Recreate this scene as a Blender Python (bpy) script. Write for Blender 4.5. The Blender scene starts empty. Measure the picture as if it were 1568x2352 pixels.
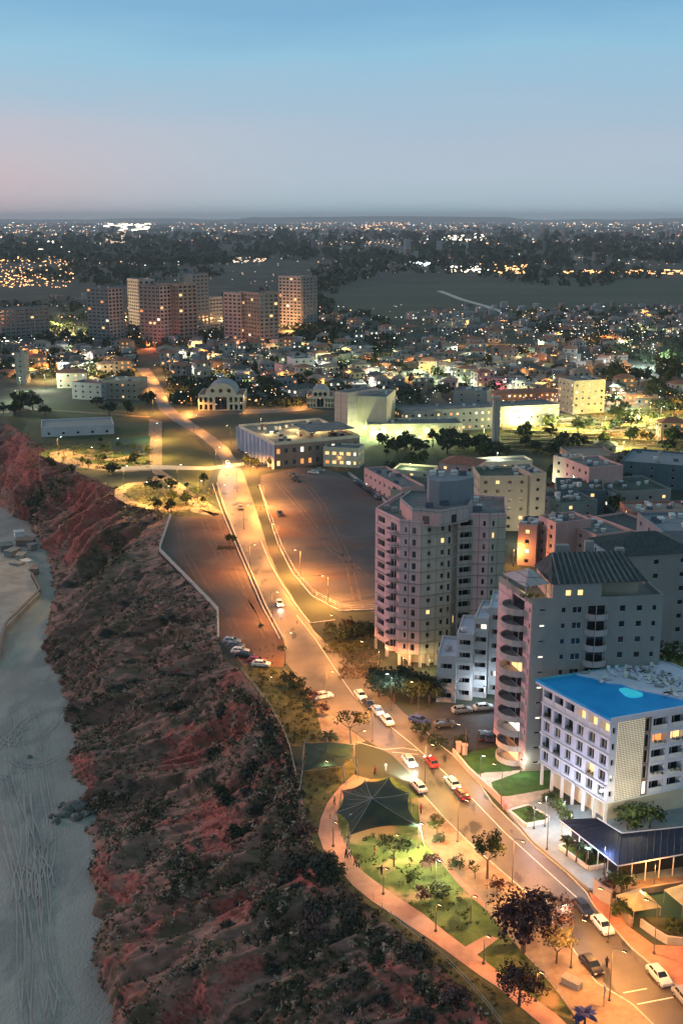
import bpy, bmesh, math, random
from mathutils import Vector, Matrix, noise
sc = bpy.context.scene
COL = sc.collection
R = math.radians
# ------------------------------------------------------------- camera
H = 100.0                      # camera height above the plateau
FL = 2601.0                    # focal length in units of the 1568 x 2352 picture
PITCH = math.atan(676.0 / FL)
SP, CP = math.sin(PITCH), math.cos(PITCH)
cam_d = bpy.data.cameras.new('camera')
cam = bpy.data.objects.new('camera', cam_d)
COL.objects.link(cam)
cam.location = (0, 0, H)
cam.rotation_euler = (math.pi / 2 - PITCH, 0, 0)
cam_d.sensor_fit = 'VERTICAL'
cam_d.sensor_height = 24.0
cam_d.lens = 24.0 * FL / 2352.0
cam_d.clip_start = 1.0
cam_d.clip_end = 60000.0
sc.camera = cam
# ------------------------------------------------------------- world: dusk sky
w = bpy.data.worlds.new("World")
sc.world = w
w.use_nodes = True
nt = w.node_tree
for n in list(nt.nodes): nt.nodes.remove(n)
def N(t, **k):
    n = nt.nodes.new(t)
    for a, b in k.items(): setattr(n, a, b)
    return n
L = nt.links.new
out = N('ShaderNodeOutputWorld'); bg = N('ShaderNodeBackground')
tc = N('ShaderNodeTexCoord'); sep = N('ShaderNodeSeparateXYZ')
L(tc.outputs['Generated'], sep.inputs[0])
ramp = N('ShaderNodeValToRGB')
mr = N('ShaderNodeMapRange'); mr.inputs['From Min'].default_value = -0.02; mr.inputs['From Max'].default_value = 0.50
nz = N('ShaderNodeTexNoise'); mp = N('ShaderNodeMapping'); mp.inputs['Scale'].default_value = (2.2, 2.2, 16)
L(tc.outputs['Generated'], mp.inputs['Vector']); L(mp.outputs[0], nz.inputs['Vector'])
nz.inputs['Scale'].default_value = 2.0; nz.inputs['Detail'].default_value = 5.0
ma = N('ShaderNodeMath', operation='MULTIPLY_ADD'); ma.inputs[1].default_value = 0.05
L(nz.outputs['Fac'], ma.inputs[0]); L(sep.outputs['Z'], ma.inputs[2])
L(ma.outputs[0], mr.inputs['Value']); L(mr.outputs[0], ramp.inputs['Fac'])
def lin(r, g, b):
    f = lambda c: (c / 255 / 12.92) if c <= 10.3 else ((c / 255 + 0.055) / 1.055) ** 2.4
    return (f(r), f(g), f(b), 1)
e = ramp.color_ramp.elements
def zpos(z): return (z + 0.025 + 0.02) / 0.52
stops = [(-0.01, lin(150, 184, 198)), (0.012, lin(176, 202, 216)), (0.03, lin(178, 200, 218)), (0.065, lin(174, 194, 216)), (0.10, lin(158, 192, 218)),
         (0.135, lin(142, 194, 224)), (0.165, lin(120, 176, 216)), (0.30, lin(132, 164, 182)), (0.42, lin(128, 160, 174))]
e[0].position = max(0, zpos(stops[0][0])); e[0].color = stops[0][1]
e[1].position = zpos(stops[-1][0]); e[1].color = stops[-1][1]
for z, c in stops[1:-1]:
    q = e.new(zpos(z)); q.color = c
# pink afterglow towards the west (left), low in the sky
mx = N('ShaderNodeMix', data_type='RGBA')
mw = N('ShaderNodeMapRange'); mw.inputs['From Min'].default_value = 0.0; mw.inputs['From Max'].default_value = -0.42
mw.interpolation_type = 'SMOOTHSTEP'
L(sep.outputs['X'], mw.inputs['Value'])
me = N('ShaderNodeMapRange'); me.inputs['From Min'].default_value = 0.13; me.inputs['From Max'].default_value = 0.05
L(ma.outputs[0], me.inputs['Value'])
mm = N('ShaderNodeMath', operation='MULTIPLY'); L(mw.outputs[0], mm.inputs[0]); L(me.outputs[0], mm.inputs[1])
mm2 = N('ShaderNodeMath', operation='MULTIPLY'); L(mm.outputs[0], mm2.inputs[0]); mm2.inputs[1].default_value = 0.85
L(mm2.outputs[0], mx.inputs['Factor']); L(ramp.outputs[0], mx.inputs['A']); mx.inputs['B'].default_value = lin(214, 184, 192)
sky = N('ShaderNodeTexSky', sky_type='NISHITA'); sky.sun_disc = False
SUN_EL, SUN_AZ = R(13), R(-64)     # low in the west (camera looks along +Y)
sky.sun_elevation = R(1.0); sky.sun_rotation = SUN_AZ
ad = N('ShaderNodeMix', data_type='RGBA', blend_type='ADD'); ad.inputs['Factor'].default_value = 0.04
L(mx.outputs['Result'], ad.inputs['A']); L(sky.outputs[0], ad.inputs['B'])
L(ad.outputs['Result'], bg.inputs['Color']); bg.inputs['Strength'].default_value = 0.95
L(bg.outputs[0], out.inputs['Surface'])
# ------------------------------------------------------------- afterglow "sun"
sd = bpy.data.lights.new('sun', 'SUN'); sun = bpy.data.objects.new('sun', sd); COL.objects.link(sun)
sd.energy = 1.5; sd.angle = R(10); sd.color = (1.0, 0.52, 0.50)
dirv = Vector((math.sin(SUN_AZ) * math.cos(SUN_EL), math.cos(SUN_AZ) * math.cos(SUN_EL), math.sin(SUN_EL)))
sun.rotation_euler = dirv.to_track_quat('Z', 'Y').to_euler()
# ------------------------------------------------------------- render look
sc.view_settings.view_transform = 'Standard'; sc.view_settings.look = 'None'
sc.view_settings.exposure = 0.0; sc.view_settings.gamma = 1.0
sc.cycles.max_bounces = 4; sc.cycles.diffuse_bounces = 2; sc.cycles.glossy_bounces = 2
sc.cycles.transmission_bounces = 3; sc.cycles.volume_bounces = 0; sc.cycles.transparent_max_bounces = 6
sc.cycles.caustics_reflective = False; sc.cycles.caustics_refractive = False
sc.cycles.sample_clamp_indirect = 3.0; sc.cycles.sample_clamp_direct = 40.0
sc.cycles.use_denoising = True
# ------------------------------------------------------------- helpers
def g(X, Y, z=0.0):
    """point of the picture -> the world point it shows at height z"""
    u, v = (X - 784.0) / FL, (Y - 1176.0) / FL
    zc = (H - z) / (SP + CP * v)
    return Vector((u * zc, zc * (CP - SP * v), z))
def px(p):
    q = H - p[2]; zc = p[1] * CP + q * SP
    return (784 + FL * p[0] / zc, 1176 + FL * (q * CP - p[1] * SP) / zc)
def hof(X, Yb, Yt):
    """height of something whose foot shows at (X,Yb) and whose top shows at row Yt"""
    y = g(X, Yb).y; v = (Yt - 1176.0) / FL
    q = y * (SP + v * CP) / (CP - v * SP)
    return H - q
def tag(o, label=None, cat=None, group=None, kind=None):
    if label: o['label'] = label
    if cat: o['category'] = cat
    if group: o['group'] = group
    if kind: o['kind'] = kind
    return o
def empty(name, loc, rz=0.0, label=None, cat=None, group=None):
    o = bpy.data.objects.new(name, None); o.empty_display_size = 0.5
    o.location = loc; o.rotation_euler = (0, 0, rz); COL.objects.link(o)
    return tag(o, label, cat, group)
class MB:
    def __init__(s): s.v = []; s.f = []; s.m = []
    def add(s, vs, fs, m=0):
        b = len(s.v); s.v.extend([tuple(p) for p in vs]); s.f.extend([tuple(b + i for i in f) for f in fs]); s.m.extend([m] * len(fs))
    def quad(s, a, b, c, d, m=0): s.add([a, b, c, d], [(0, 1, 2, 3)], m)
    def box(s, c, d, rz=0.0, m=0, taper=1.0):
        cx, cy, cz = c; dx, dy, dz = d[0] / 2, d[1] / 2, d[2] / 2
        C, S = math.cos(rz), math.sin(rz); vs = []
        for z in (-dz, dz):
            t = taper if z > 0 else 1.0
            for x, y in ((-dx, -dy), (dx, -dy), (dx, dy), (-dx, dy)):
                x *= t; y *= t
                vs.append((cx + x * C - y * S, cy + x * S + y * C, cz + z))
        s.add(vs, [(3, 2, 1, 0), (4, 5, 6, 7), (0, 1, 5, 4), (1, 2, 6, 5), (2, 3, 7, 6), (3, 0, 4, 7)], m)
    def prism(s, pts, z0, z1, m=0, mtop=None, bottom=True):
        n = len(pts); vs = [(p[0], p[1], z0) for p in pts] + [(p[0], p[1], z1) for p in pts]
        s.add(vs, [(i, (i + 1) % n, n + (i + 1) % n, n + i) for i in range(n)], m)
        s.add(vs, [tuple(range(n, 2 * n))], m if mtop is None else mtop)
        if bottom: s.add(vs, [tuple(reversed(range(n)))], m)
    def tube(s, pts, rs, n=6, m=0, caps=True):
        pts = [Vector(p) for p in pts]; rings = []
        for i, p in enumerate(pts):
            a = pts[max(0, i - 1)]; b = pts[min(len(pts) - 1, i + 1)]; d = (b - a)
            d = d.normalized() if d.length > 1e-6 else Vector((0, 0, 1))
            up = Vector((0, 0, 1)) if abs(d.z) < 0.95 else Vector((1, 0, 0))
            x = d.cross(up).normalized(); y = d.cross(x).normalized(); r = rs[i] if hasattr(rs, '__len__') else rs
            rings.append([p + x * (r * math.cos(2 * math.pi * k / n)) + y * (r * math.sin(2 * math.pi * k / n)) for k in range(n)])
        vs = [q for rr in rings for q in rr]; fs = []
        for i in range(len(pts) - 1):
            for k in range(n):
                k2 = (k + 1) % n; fs.append((i * n + k, (i + 1) * n + k, (i + 1) * n + k2, i * n + k2))
        if caps: fs.append(tuple(range(n))); fs.append(tuple(reversed(range((len(pts) - 1) * n, len(pts) * n))))
        s.add(vs, fs, m)
    def lathe(s, c, prof, n=10, m=0):
        vs = []; fs = []
        for r, z in prof:
            for k in range(n): vs.append((c[0] + r * math.cos(2 * math.pi * k / n), c[1] + r * math.sin(2 * math.pi * k / n), c[2] + z))
        for i in range(len(prof) - 1):
            for k in range(n):
                k2 = (k + 1) % n; fs.append((i * n + k, i * n + k2, (i + 1) * n + k2, (i + 1) * n + k))
        fs.append(tuple(reversed(range(n)))); fs.append(tuple(range((len(prof) - 1) * n, len(prof) * n)))
        s.add(vs, fs, m)
    def mesh(s, name, mats, smooth=False):
        me = bpy.data.meshes.new(name); me.from_pydata(s.v, [], s.f); me.update()
        for m in mats: me.materials.append(m)
        me.polygons.foreach_set('material_index', s.m)
        if smooth: me.polygons.foreach_set('use_smooth', [True] * len(s.f))
        return me
    def build(s, name, mats, parent=None, smooth=False, loc=None, rz=0):
        if not isinstance(mats, (list, tuple)): mats = [mats]
        return link(name, s.mesh(name, mats, smooth), parent, loc, rz)
def link(name, me, parent=None, loc=None, rz=0):
    o = bpy.data.objects.new(name, me); COL.objects.link(o)
    if parent: o.parent = parent
    if loc is not None: o.location = loc
    if rz: o.rotation_euler = (0, 0, rz)
    return o
def kids(o): return [c for c in ALLCH.get(o.name, [])]
def copy_tree(o, parent=None):
    c = o.copy(); COL.objects.link(c)
    if parent: c.parent = parent
    for ch in list(o.children): copy_tree(ch, c)
    return c
# ------------------------------------------------------------- materials
def mat(name, col, rough=0.85, var=0.0, scale=1.0, col2=None, detail=4, bump=0.0, spec=0.3, metal=0.0, coords='Object', stretch=None, thr=(0.35, 0.65), emit=None, es=0.0, bscale=None):
    m = bpy.data.materials.new(name); m.use_nodes = True; t = m.node_tree; b = t.nodes['Principled BSDF']
    c4 = lambda c: (c[0], c[1], c[2], 1)
    b.inputs['Roughness'].default_value = rough; b.inputs['Specular IOR Level'].default_value = spec; b.inputs['Metallic'].default_value = metal
    b.inputs['Base Color'].default_value = c4(col)
    if col2 is None and var > 0: col2 = tuple(min(1, x * (1 + var)) for x in col); col1 = tuple(x * (1 - var) for x in col)
    else: col1 = col
    if col2 is not None:
        tcn = t.nodes.new('ShaderNodeTexCoord'); nn = t.nodes.new('ShaderNodeTexNoise'); rr = t.nodes.new('ShaderNodeValToRGB')
        src = tcn.outputs[coords]
        if stretch:
            mpn = t.nodes.new('ShaderNodeMapping'); mpn.inputs['Scale'].default_value = stretch
            t.links.new(src, mpn.inputs[0]); src = mpn.outputs[0]
        nn.inputs['Scale'].default_value = scale; nn.inputs['Detail'].default_value = detail; nn.inputs['Roughness'].default_value = 0.65
        t.links.new(src, nn.inputs['Vector']); t.links.new(nn.outputs['Fac'], rr.inputs['Fac'])
        rr.color_ramp.elements[0].position = thr[0]; rr.color_ramp.elements[1].position = thr[1]
        rr.color_ramp.elements[0].color = c4(col1); rr.color_ramp.elements[1].color = c4(col2)
        t.links.new(rr.outputs[0], b.inputs['Base Color'])
        if bump:
            bn = t.nodes.new('ShaderNodeBump'); bn.inputs['Strength'].default_value = bump; bn.inputs['Distance'].default_value = 0.3
            n2 = nn
            if bscale:
                n2 = t.nodes.new('ShaderNodeTexNoise'); n2.inputs['Scale'].default_value = bscale; n2.inputs['Detail'].default_value = 5; t.links.new(src, n2.inputs['Vector'])
            t.links.new(n2.outputs['Fac'], bn.inputs['Height']); t.links.new(bn.outputs[0], b.inputs['Normal'])
    if emit:
        b.inputs['Emission Color'].default_value = c4(emit); b.inputs['Emission Strength'].default_value = es
        m.cycles.emission_sampling = 'NONE'
    return m
def mixnoise(m, col, scale, thr=(0.5, 0.6), coords='Object', stretch=None, detail=3):
    """lay another noise-shaped patch colour over an existing material"""
    t = m.node_tree; b = t.nodes['Principled BSDF']; inp = b.inputs['Base Color']
    mx = t.nodes.new('ShaderNodeMix'); mx.data_type = 'RGBA'
    if inp.is_linked: t.links.new(inp.links[0].from_socket, mx.inputs['A'])
    else: mx.inputs['A'].default_value = inp.default_value[:]
    mx.inputs['B'].default_value = (*col, 1)
    tcn = t.nodes.new('ShaderNodeTexCoord'); src = tcn.outputs[coords]
    mpn = t.nodes.new('ShaderNodeMapping'); mpn.inputs['Location'].default_value = (random.random() * 50,) * 3
    mpn.inputs['Scale'].default_value = stretch or (1, 1, 1); t.links.new(src, mpn.inputs[0])
    nn = t.nodes.new('ShaderNodeTexNoise'); nn.inputs['Scale'].default_value = scale; nn.inputs['Detail'].default_value = detail
    t.links.new(mpn.outputs[0], nn.inputs['Vector'])
    r = t.nodes.new('ShaderNodeMapRange'); r.inputs['From Min'].default_value = thr[0]; r.inputs['From Max'].default_value = thr[1]
    t.links.new(nn.outputs['Fac'], r.inputs['Value']); t.links.new(r.outputs[0], mx.inputs['Factor'])
    t.links.new(mx.outputs['Result'], inp)
    return m
random.seed(7)
M = {}
M['asphalt'] = mat('asphalt', (0.065, 0.06, 0.052), 0.5, col2=(0.14, 0.12, 0.095), scale=0.10, detail=6, bump=0.05, bscale=6, spec=0.5)
mixnoise(M['asphalt'], (0.20, 0.16, 0.11), 0.06, (0.5, 0.72), stretch=(1, .35, 1))
mixnoise(M['asphalt'], (0.03, 0.028, 0.026), 0.25, (0.60, 0.66), stretch=(1.5, .5, 1), detail=6)
M['asphalt_dark'] = mat('asphalt_dark', (0.035, 0.037, 0.042), 0.7, col2=(0.07, 0.07, 0.075), scale=0.3, detail=6)
M['sidewalk'] = mat('sidewalk', (0.17, 0.12, 0.085), 0.8, col2=(0.33, 0.245, 0.175), scale=0.35, detail=6)
M['redpave'] = mat('redpave', (0.36, 0.15, 0.10), 0.8, col2=(0.45, 0.22, 0.15), scale=0.6, detail=6)
M['path'] = mat('path_paving', (0.36, 0.19, 0.14), 0.75, col2=(0.50, 0.29, 0.22), scale=0.35, detail=6)
M['lawn'] = mat('lawn', (0.035, 0.062, 0.016), 0.95, col2=(0.11, 0.15, 0.045), scale=0.25, detail=8, bump=0.4, bscale=4)
mixnoise(M['lawn'], (0.27, 0.19, 0.10), 0.16, (0.56, 0.64), detail=8)
mixnoise(M['lawn'], (0.02, 0.035, 0.012), 0.22, (0.54, 0.62), detail=8)
M['lawn_neat'] = mat('lawn_neat', (0.02, 0.07, 0.018), 0.95, col2=(0.05, 0.12, 0.03), scale=0.5, detail=6, bump=0.3, bscale=4)
M['verge'] = mat('verge', (0.035, 0.045, 0.018), 0.95, col2=(0.12, 0.115, 0.05), scale=0.4, detail=8, bump=0.5, bscale=2)
M['dirt'] = mat('dirt', (0.12, 0.065, 0.045), 0.95, col2=(0.20, 0.12, 0.085), scale=0.06, detail=8, bump=0.3, bscale=1.2)
mixnoise(M['dirt'], (0.13, 0.10, 0.085), 0.03, (0.5, 0.62), stretch=(1.5, .4, 1), detail=6)
M['field'] = mat('field_soil', (0.075, 0.07, 0.072), 0.95, col2=(0.13, 0.115, 0.115), scale=0.035, detail=8, bump=0.3, bscale=0.8)
mixnoise(M['field'], (0.17, 0.07, 0.04), 0.02, (0.55, 0.7), stretch=(.5, 1.6, 1), detail=6)
M['sand'] = mat('beach_sand', (0.28, 0.28, 0.25), 0.95, col2=(0.41, 0.405, 0.365), scale=0.03, detail=12, bump=0.6, bscale=1.6, stretch=(1.3, .8, 1))
mixnoise(M['sand'], (0.25, 0.26, 0.245), 0.09, (0.5, 0.62), stretch=(1.6, .6, 1), detail=12)
mixnoise(M['sand'], (0.33, 0.33, 0.30), 0.6, (0.60, 0.7), detail=8)
M['concrete'] = mat('concrete', (0.34, 0.33, 0.31), 0.85, var=0.22, scale=0.5, detail=6)
M['plaza'] = mat('plaza_tiles', (0.17, 0.22, 0.24), 0.6, col2=(0.24, 0.30, 0.32), scale=0.5, detail=6)
M['white'] = mat('white_paint', (0.70, 0.70, 0.69), 0.7, var=0.1, scale=0.6)
M['kerb'] = mat('kerb_stone', (0.48, 0.45, 0.40), 0.8, var=0.2, scale=1.5)
M['line'] = mat('road_paint', (0.72, 0.70, 0.62), 0.7, var=0.25, scale=2.5)
M['green_far'] = mat('far_ground', (0.022, 0.036, 0.030), 0.95, col2=(0.055, 0.065, 0.045), scale=0.006, detail=10)
mixnoise(M['green_far'], (0.12, 0.10, 0.085), 0.02, (0.55, 0.72), detail=8)
M['metal'] = mat('dark_metal', (0.06, 0.06, 0.065), 0.5, metal=0.6)
M['galv'] = mat('galvanised_steel', (0.45, 0.45, 0.44), 0.5, metal=0.5)
M['glass'] = mat('dark_glass', (0.012, 0.016, 0.02), 0.12, spec=0.8)
M['tyre'] = mat('tyre_rubber', (0.015, 0.015, 0.016), 0.9)
M['bark'] = mat('bark', (0.11, 0.08, 0.06), 0.95, var=0.35, scale=4, stretch=(3, 3, .6))
def lit(name, c, s): 
    M[name] = mat(name, tuple(x * .5 for x in c), 0.6, emit=c, es=s); return M[name]
lit('lit_warm', (1.0, 0.62, 0.25), 1.5); lit('lit_white', (1.0, 0.90, 0.68), 1.7); lit('lit_orange', (1.0, 0.36, 0.10), 1.2); lit('lit_cool', (0.80, 0.92, 1.0), 2.0)
lit('lamp_orange', (1.0, 0.62, 0.28), 22); lit('lamp_white', (0.95, 1.0, 0.90), 25); lit('tail_red', (1.0, 0.06, 0.02), 2.5)
def leafmat(name, a, b, c=None):
    M[name] = mat(name, a, 0.85, col2=b, scale=1.1, detail=6, thr=(0.3, 0.7), spec=0.15)
    if c: mixnoise(M[name], c, 0.7, (0.52, 0.6))
leafmat('leaf_green', (0.014, 0.028, 0.010), (0.065, 0.09, 0.025))
leafmat('leaf_olive', (0.04, 0.045, 0.015), (0.12, 0.11, 0.04))
leafmat('leaf_purple', (0.018, 0.008, 0.010), (0.075, 0.032, 0.034), (0.16, 0.10, 0.085))
leafmat('leaf_mauve', (0.05, 0.035, 0.033), (0.15, 0.10, 0.095))
leafmat('leaf_grey', (0.02, 0.026, 0.022), (0.09, 0.095, 0.075))
leafmat('leaf_pale', (0.14, 0.13, 0.05), (0.32, 0.28, 0.13))
leafmat('leaf_dark', (0.014, 0.026, 0.017), (0.05, 0.072, 0.04))
leafmat('leaf_blue', (0.03, 0.035, 0.10), (0.08, 0.09, 0.24))
# ------------------------------------------------------------- terrain
ZB = -32.0                     # beach level
pairs = [((1700, 2950), (420, 3700)), ((1330, 2620), (350, 3150)), ((1165, 2400), (310, 2880)), ((1125, 2345), (295, 2780)), ((1055, 2268), (280, 2670)),
         ((1010, 2222), (270, 2600)), ((950, 2170), (262, 2530)), ((890, 2120), (257, 2460)), ((838, 2075), (255, 2400)), ((795, 2038), (245, 2340)), ((755, 1998), (236, 2280)),
         ((725, 1958), (226, 2220)), ((706, 1910), (216, 2150)), ((698, 1850), (214, 2080)), ((686, 1790), (206, 2010)), ((660, 1715), (208, 1925)),
         ((645, 1680), (207, 1880)), ((613, 1620), (190, 1835)), ((586, 1585), (170, 1800)), ((550, 1540), (166, 1740)), ((512, 1515), (162, 1680)), ((500, 1470), (152, 1620)),
         ((500, 1408), (135, 1565)), ((440, 1345), (108, 1515)), ((362, 1272), (97, 1470)), ((390, 1184), (122, 1368)), ((325, 1150), (112, 1300)),
         ((255, 1118), (92, 1242)), ((180, 1085), (66, 1198)), ((118, 1045), (30, 1184)), ((80, 1005), (-30, 1150)), ((25, 975), (-150, 1105)), ((-120, 945), (-300, 1080)), ((-600, 900), (-800, 1030))]
TT = [g(*a) for a, b in pairs]; BB = [g(b[0], b[1], ZB) for a, b in pairs]
def cliff_rows():
    rows = []
    for i in range(len(TT) - 1):
        L_ = max((TT[i + 1] - TT[i]).length, (BB[i + 1] - BB[i]).length)
        near = min(TT[i].y, BB[i].y)
        step = 0.42 if near < 330 else 1.0 if near < 480 else 3.0
        n = max(2, int(L_ / step))
        for k in range(n): rows.append((TT[i].lerp(TT[i + 1], k / n), BB[i].lerp(BB[i + 1], k / n)))
    rows.append((TT[-1], BB[-1])); return rows
rows = cliff_rows()
# smooth the rows so traced corners do not crease
def smooth(a, it, keep=False):
    for _ in range(it):
        a = [a[0]] + [(a[i - 1] + a[i] * 2 + a[i + 1]) / 4 for i in range(1, len(a) - 1)] + [a[-1]]
    return a
rt = [r[0] for r in rows]; rb = smooth([r[1] for r in rows], 6); rb = [b_ + Vector((noise.noise(Vector((i * .05, 3, 1))) * 3.2 + noise.noise(Vector((i * .16, 7, 1))) * 1.8, 0, 0)) if b_.y < 600 else b_ for i, b_ in enumerate(rb)]
NW = 130
cl = MB(); uv = []
s_acc = 0.0; TN = []; s_of = []
for i in range(len(rt)):
    a = rt[max(0, i - 4)]; b = rt[min(len(rt) - 1, i + 4)]; d = (b - a); d.z = 0; d.normalize(); TN.append(Vector((-d.y, d.x, 0)))
    if i: s_acc += ((rt[i] - rt[i - 1]).length + (rb[i] - rb[i - 1]).length) / 2
    s_of.append(s_acc)
def nz3(x, y, z=0.0): return noise.noise(Vector((x, y, z)))
def cliff_point(i, wv):
    """i: row, wv: 0 at the rim, 1 at the foot"""
    t_, b_ = rt[i], rb[i]; s = s_of[i]
    p = t_.lerp(b_, wv)
    prof = -math.sin(wv * math.pi) * 2.0
    env = min(1, wv * 5) * min(1, (1 - wv) * 7)
    warp = nz3(s * .02, wv * 2.0, 5) * 9 + wv * 4
    ridge = (1 - abs(nz3((s + warp) * .055, wv * .9, 1.3)) * 2.4) * 5.6
    ridge2 = (1 - abs(nz3((s + warp) * .17, wv * 2.0, 9.3)) * 2.2) * 3.0
    sc_ = nz3((s + warp) * .50, wv * 4.5, 2.2) * 1.0 + (1 - abs(nz3((s + warp * .6) * .9, wv * 6.5, 12.2)) * 2.5) * .62 + nz3(s * 1.5, wv * 30, 4.2) * .42
    big = nz3(s * .016, wv * 1.2, 33) * 5
    nrm = (TN[i] * .75 + Vector((0, 0, .66)))
    p = p + nrm * ((ridge - 2.6 + ridge2 - 1.3 + big) * env + prof * .6 + sc_ * min(1, env + .15))
    if wv > .96: p.z = p.z * (1 - (wv - .96) / .04) + (ZB - .6) * (wv - .96) / .04
    if wv == 0: p = t_.copy()
    return p
for i in range(len(rt)):
    for k in range(NW + 1):
        cl.v.append(tuple(cliff_point(i, k / NW))); uv.append((s_of[i] * .1, k / NW * 4.5))
W1 = NW + 1
for i in range(len(rt) - 1):
    for k in range(NW): cl.f.append((i * W1 + k, i * W1 + k + 1, (i + 1) * W1 + k + 1, (i + 1) * W1 + k)); cl.m.append(0)
cm = mat('cliff_soil', (0.15, 0.09, 0.07), 0.95, col2=(0.36, 0.215, 0.165), scale=4.5, detail=12, coords='UV', stretch=(1, .35, 1), bump=0.9, bscale=9)
mixnoise(cm, (0.13, 0.10, 0.06), 3.2, (0.50, 0.60), 'UV', (1, .45, 1), 12)
mixnoise(cm, (0.34, 0.11, 0.08), 0.55, (0.58, 0.66), 'UV', (1, .55, 1), 5)
mixnoise(cm, (0.035, 0.04, 0.030), 2.6, (0.57, 0.64), 'UV', (1, .5, 1), 8)
mixnoise(cm, (0.33, 0.23, 0.18), 6.0, (0.60, 0.70), 'UV', (1, .25, 1), 8)
# bare red soil and dark thicket, where they grow on this cliff
def blobs(lst, p, seed):
    X, Y = px(p); q = 0
    for (cx, cy, rx, ry, an) in lst:
        dx, dy = X - cx, Y - cy; c_, s_ = math.cos(R(an)), math.sin(R(an))
        ax, ay = (dx * c_ + dy * s_) / rx, (-dx * s_ + dy * c_) / ry
        q = max(q, 1.15 - math.sqrt(ax * ax + ay * ay))
    return max(0, min(1, q * 1.3 + nz3(X * .03, Y * .03, seed) * 1.2 + nz3(X * .10 + Y * .10, Y * .05, seed) * 1.1 + nz3(X * .3, Y * .3, seed) * .5)) if q > 0 else 0
reds = [(495, 1895, 62, 88, 20), (425, 1715, 45, 70, 20), (190, 1770, 28, 60, 0), (190, 1860, 15, 30, 0), (545, 2085, 65, 40, -20), (560, 2230, 75, 40, -30), (470, 2290, 120, 50, -35), (700, 2020, 70, 35, 20), (60, 1080, 75, 100, 0), (190, 1160, 70, 70, 0),
        (175, 1250, 60, 45, 0), (300, 2040, 45, 30, -30), (240, 2010, 26, 50, 0), (640, 1740, 30, 60, 20), (900, 2250, 60, 40, 20), (1000, 2330, 60, 30, 20), (330, 2150, 120, 22, -40), (540, 1560, 50, 25, -30)]
thick = [(240, 1275, 38, 85, 40), (110, 1130, 30, 90, 40), (610, 1810, 40, 70, 10), (650, 1900, 45, 60, 10), (560, 1600, 60, 25, 20), (340, 1880, 60, 22, -40), (435, 2030, 75, 28, -40), (640, 2080, 60, 50, 0), (700, 2180, 110, 70, 20), (850, 2150, 80, 35, 30), (205, 1855, 60, 24, -30),
         (660, 2300, 90, 60, 0), (980, 2280, 70, 30, 30), (560, 2010, 90, 18, -40), (200, 1640, 60, 18, -40), (660, 1760, 25, 60, 20), (300, 1110, 70, 25, 15), (620, 1700, 25, 60, 30)]
va = [blobs(reds, p, 4.0) for p in cl.v]; vb = [blobs(thick, p, 9.0) for p in cl.v]
def attrmix(m, name, c1, c2, sc_):
    t = m.node_tree; b = t.nodes['Principled BSDF']; inp = b.inputs['Base Color']
    mx_ = t.nodes.new('ShaderNodeMix'); mx_.data_type = 'RGBA'; t.links.new(inp.links[0].from_socket, mx_.inputs['A'])
    at = t.nodes.new('ShaderNodeAttribute'); at.attribute_name = name; t.links.new(at.outputs['Fac'], mx_.inputs['Factor'])
    nn = t.nodes.new('ShaderNodeTexNoise'); nn.inputs['Scale'].default_value = sc_; nn.inputs['Detail'].default_value = 8
    tcn = t.nodes.new('ShaderNodeTexCoord'); t.links.new(tcn.outputs['Object'], nn.inputs['Vector'])
    rr = t.nodes.new('ShaderNodeValToRGB'); rr.color_ramp.elements[0].position = .38; rr.color_ramp.elements[1].position = .62
    rr.color_ramp.elements[0].color = (*c1, 1); rr.color_ramp.elements[1].color = (*c2, 1)
    t.links.new(nn.outputs['Fac'], rr.inputs[0]); t.links.new(rr.outputs[0], mx_.inputs['B']); t.links.new(mx_.outputs['Result'], inp)
attrmix(cm, 'red_soil', (.19, .055, .045), (.42, .14, .11), 1.2); attrmix(cm, 'thicket', (.04, .04, .024), (.14, .11, .065), 1.5)
cliff = cl.build('cliff', cm, smooth=True); tag(cliff, 'red and brown scrubby sea cliff falling to the beach', 'cliff', kind='structure')
ul = cliff.data.uv_layers.new(name='uv')
for nm_, arr in (('red_soil', va), ('thicket', vb)):
    at_ = cliff.data.attributes.new(nm_, 'FLOAT', 'POINT'); at_.data.foreach_set('value', arr)
for lp in cliff.data.loops: ul.data[lp.index].uv = uv[lp.vertex_index]
def sheet(name, pts, z, m, label=None, cat=None, kind='structure', skirt=0):
    bm = bmesh.new(); vs = [bm.verts.new((p[0], p[1], z)) for p in pts]
    ed = [bm.edges.new((vs[i], vs[(i + 1) % len(vs)])) for i in range(len(vs))]
    bmesh.ops.triangle_fill(bm, use_beauty=True, edges=ed)
    bm.normal_update()
    for f in bm.faces:
        if f.normal.z < 0: f.normal_flip()
    if skirt:
        ex = bmesh.ops.extrude_face_region(bm, geom=bm.faces[:])
        for v in [x for x in ex['geom'] if isinstance(x, bmesh.types.BMVert)]: v.co.z += skirt
        bmesh.ops.recalc_face_normals(bm, faces=bm.faces[:])
    me = bpy.data.meshes.new(name); bm.to_mesh(me); bm.free(); me.materials.append(m)
    o = link(name, me)
    return tag(o, label, cat, None, kind)
def G(pts, z=0.0): return [g(x, y, z) for x, y in pts]
def resample(P, n):
    d = [0]
    for i in range(1, len(P)): d.append(d[-1] + (P[i] - P[i - 1]).length)
    out = []; j = 0
    for k in range(n):
        t = d[-1] * k / (n - 1)
        while j < len(P) - 2 and d[j + 1] < t: j += 1
        f = (t - d[j]) / max(1e-6, d[j + 1] - d[j]); out.append(P[j].lerp(P[j + 1], min(1, f)))
    return out
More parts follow.
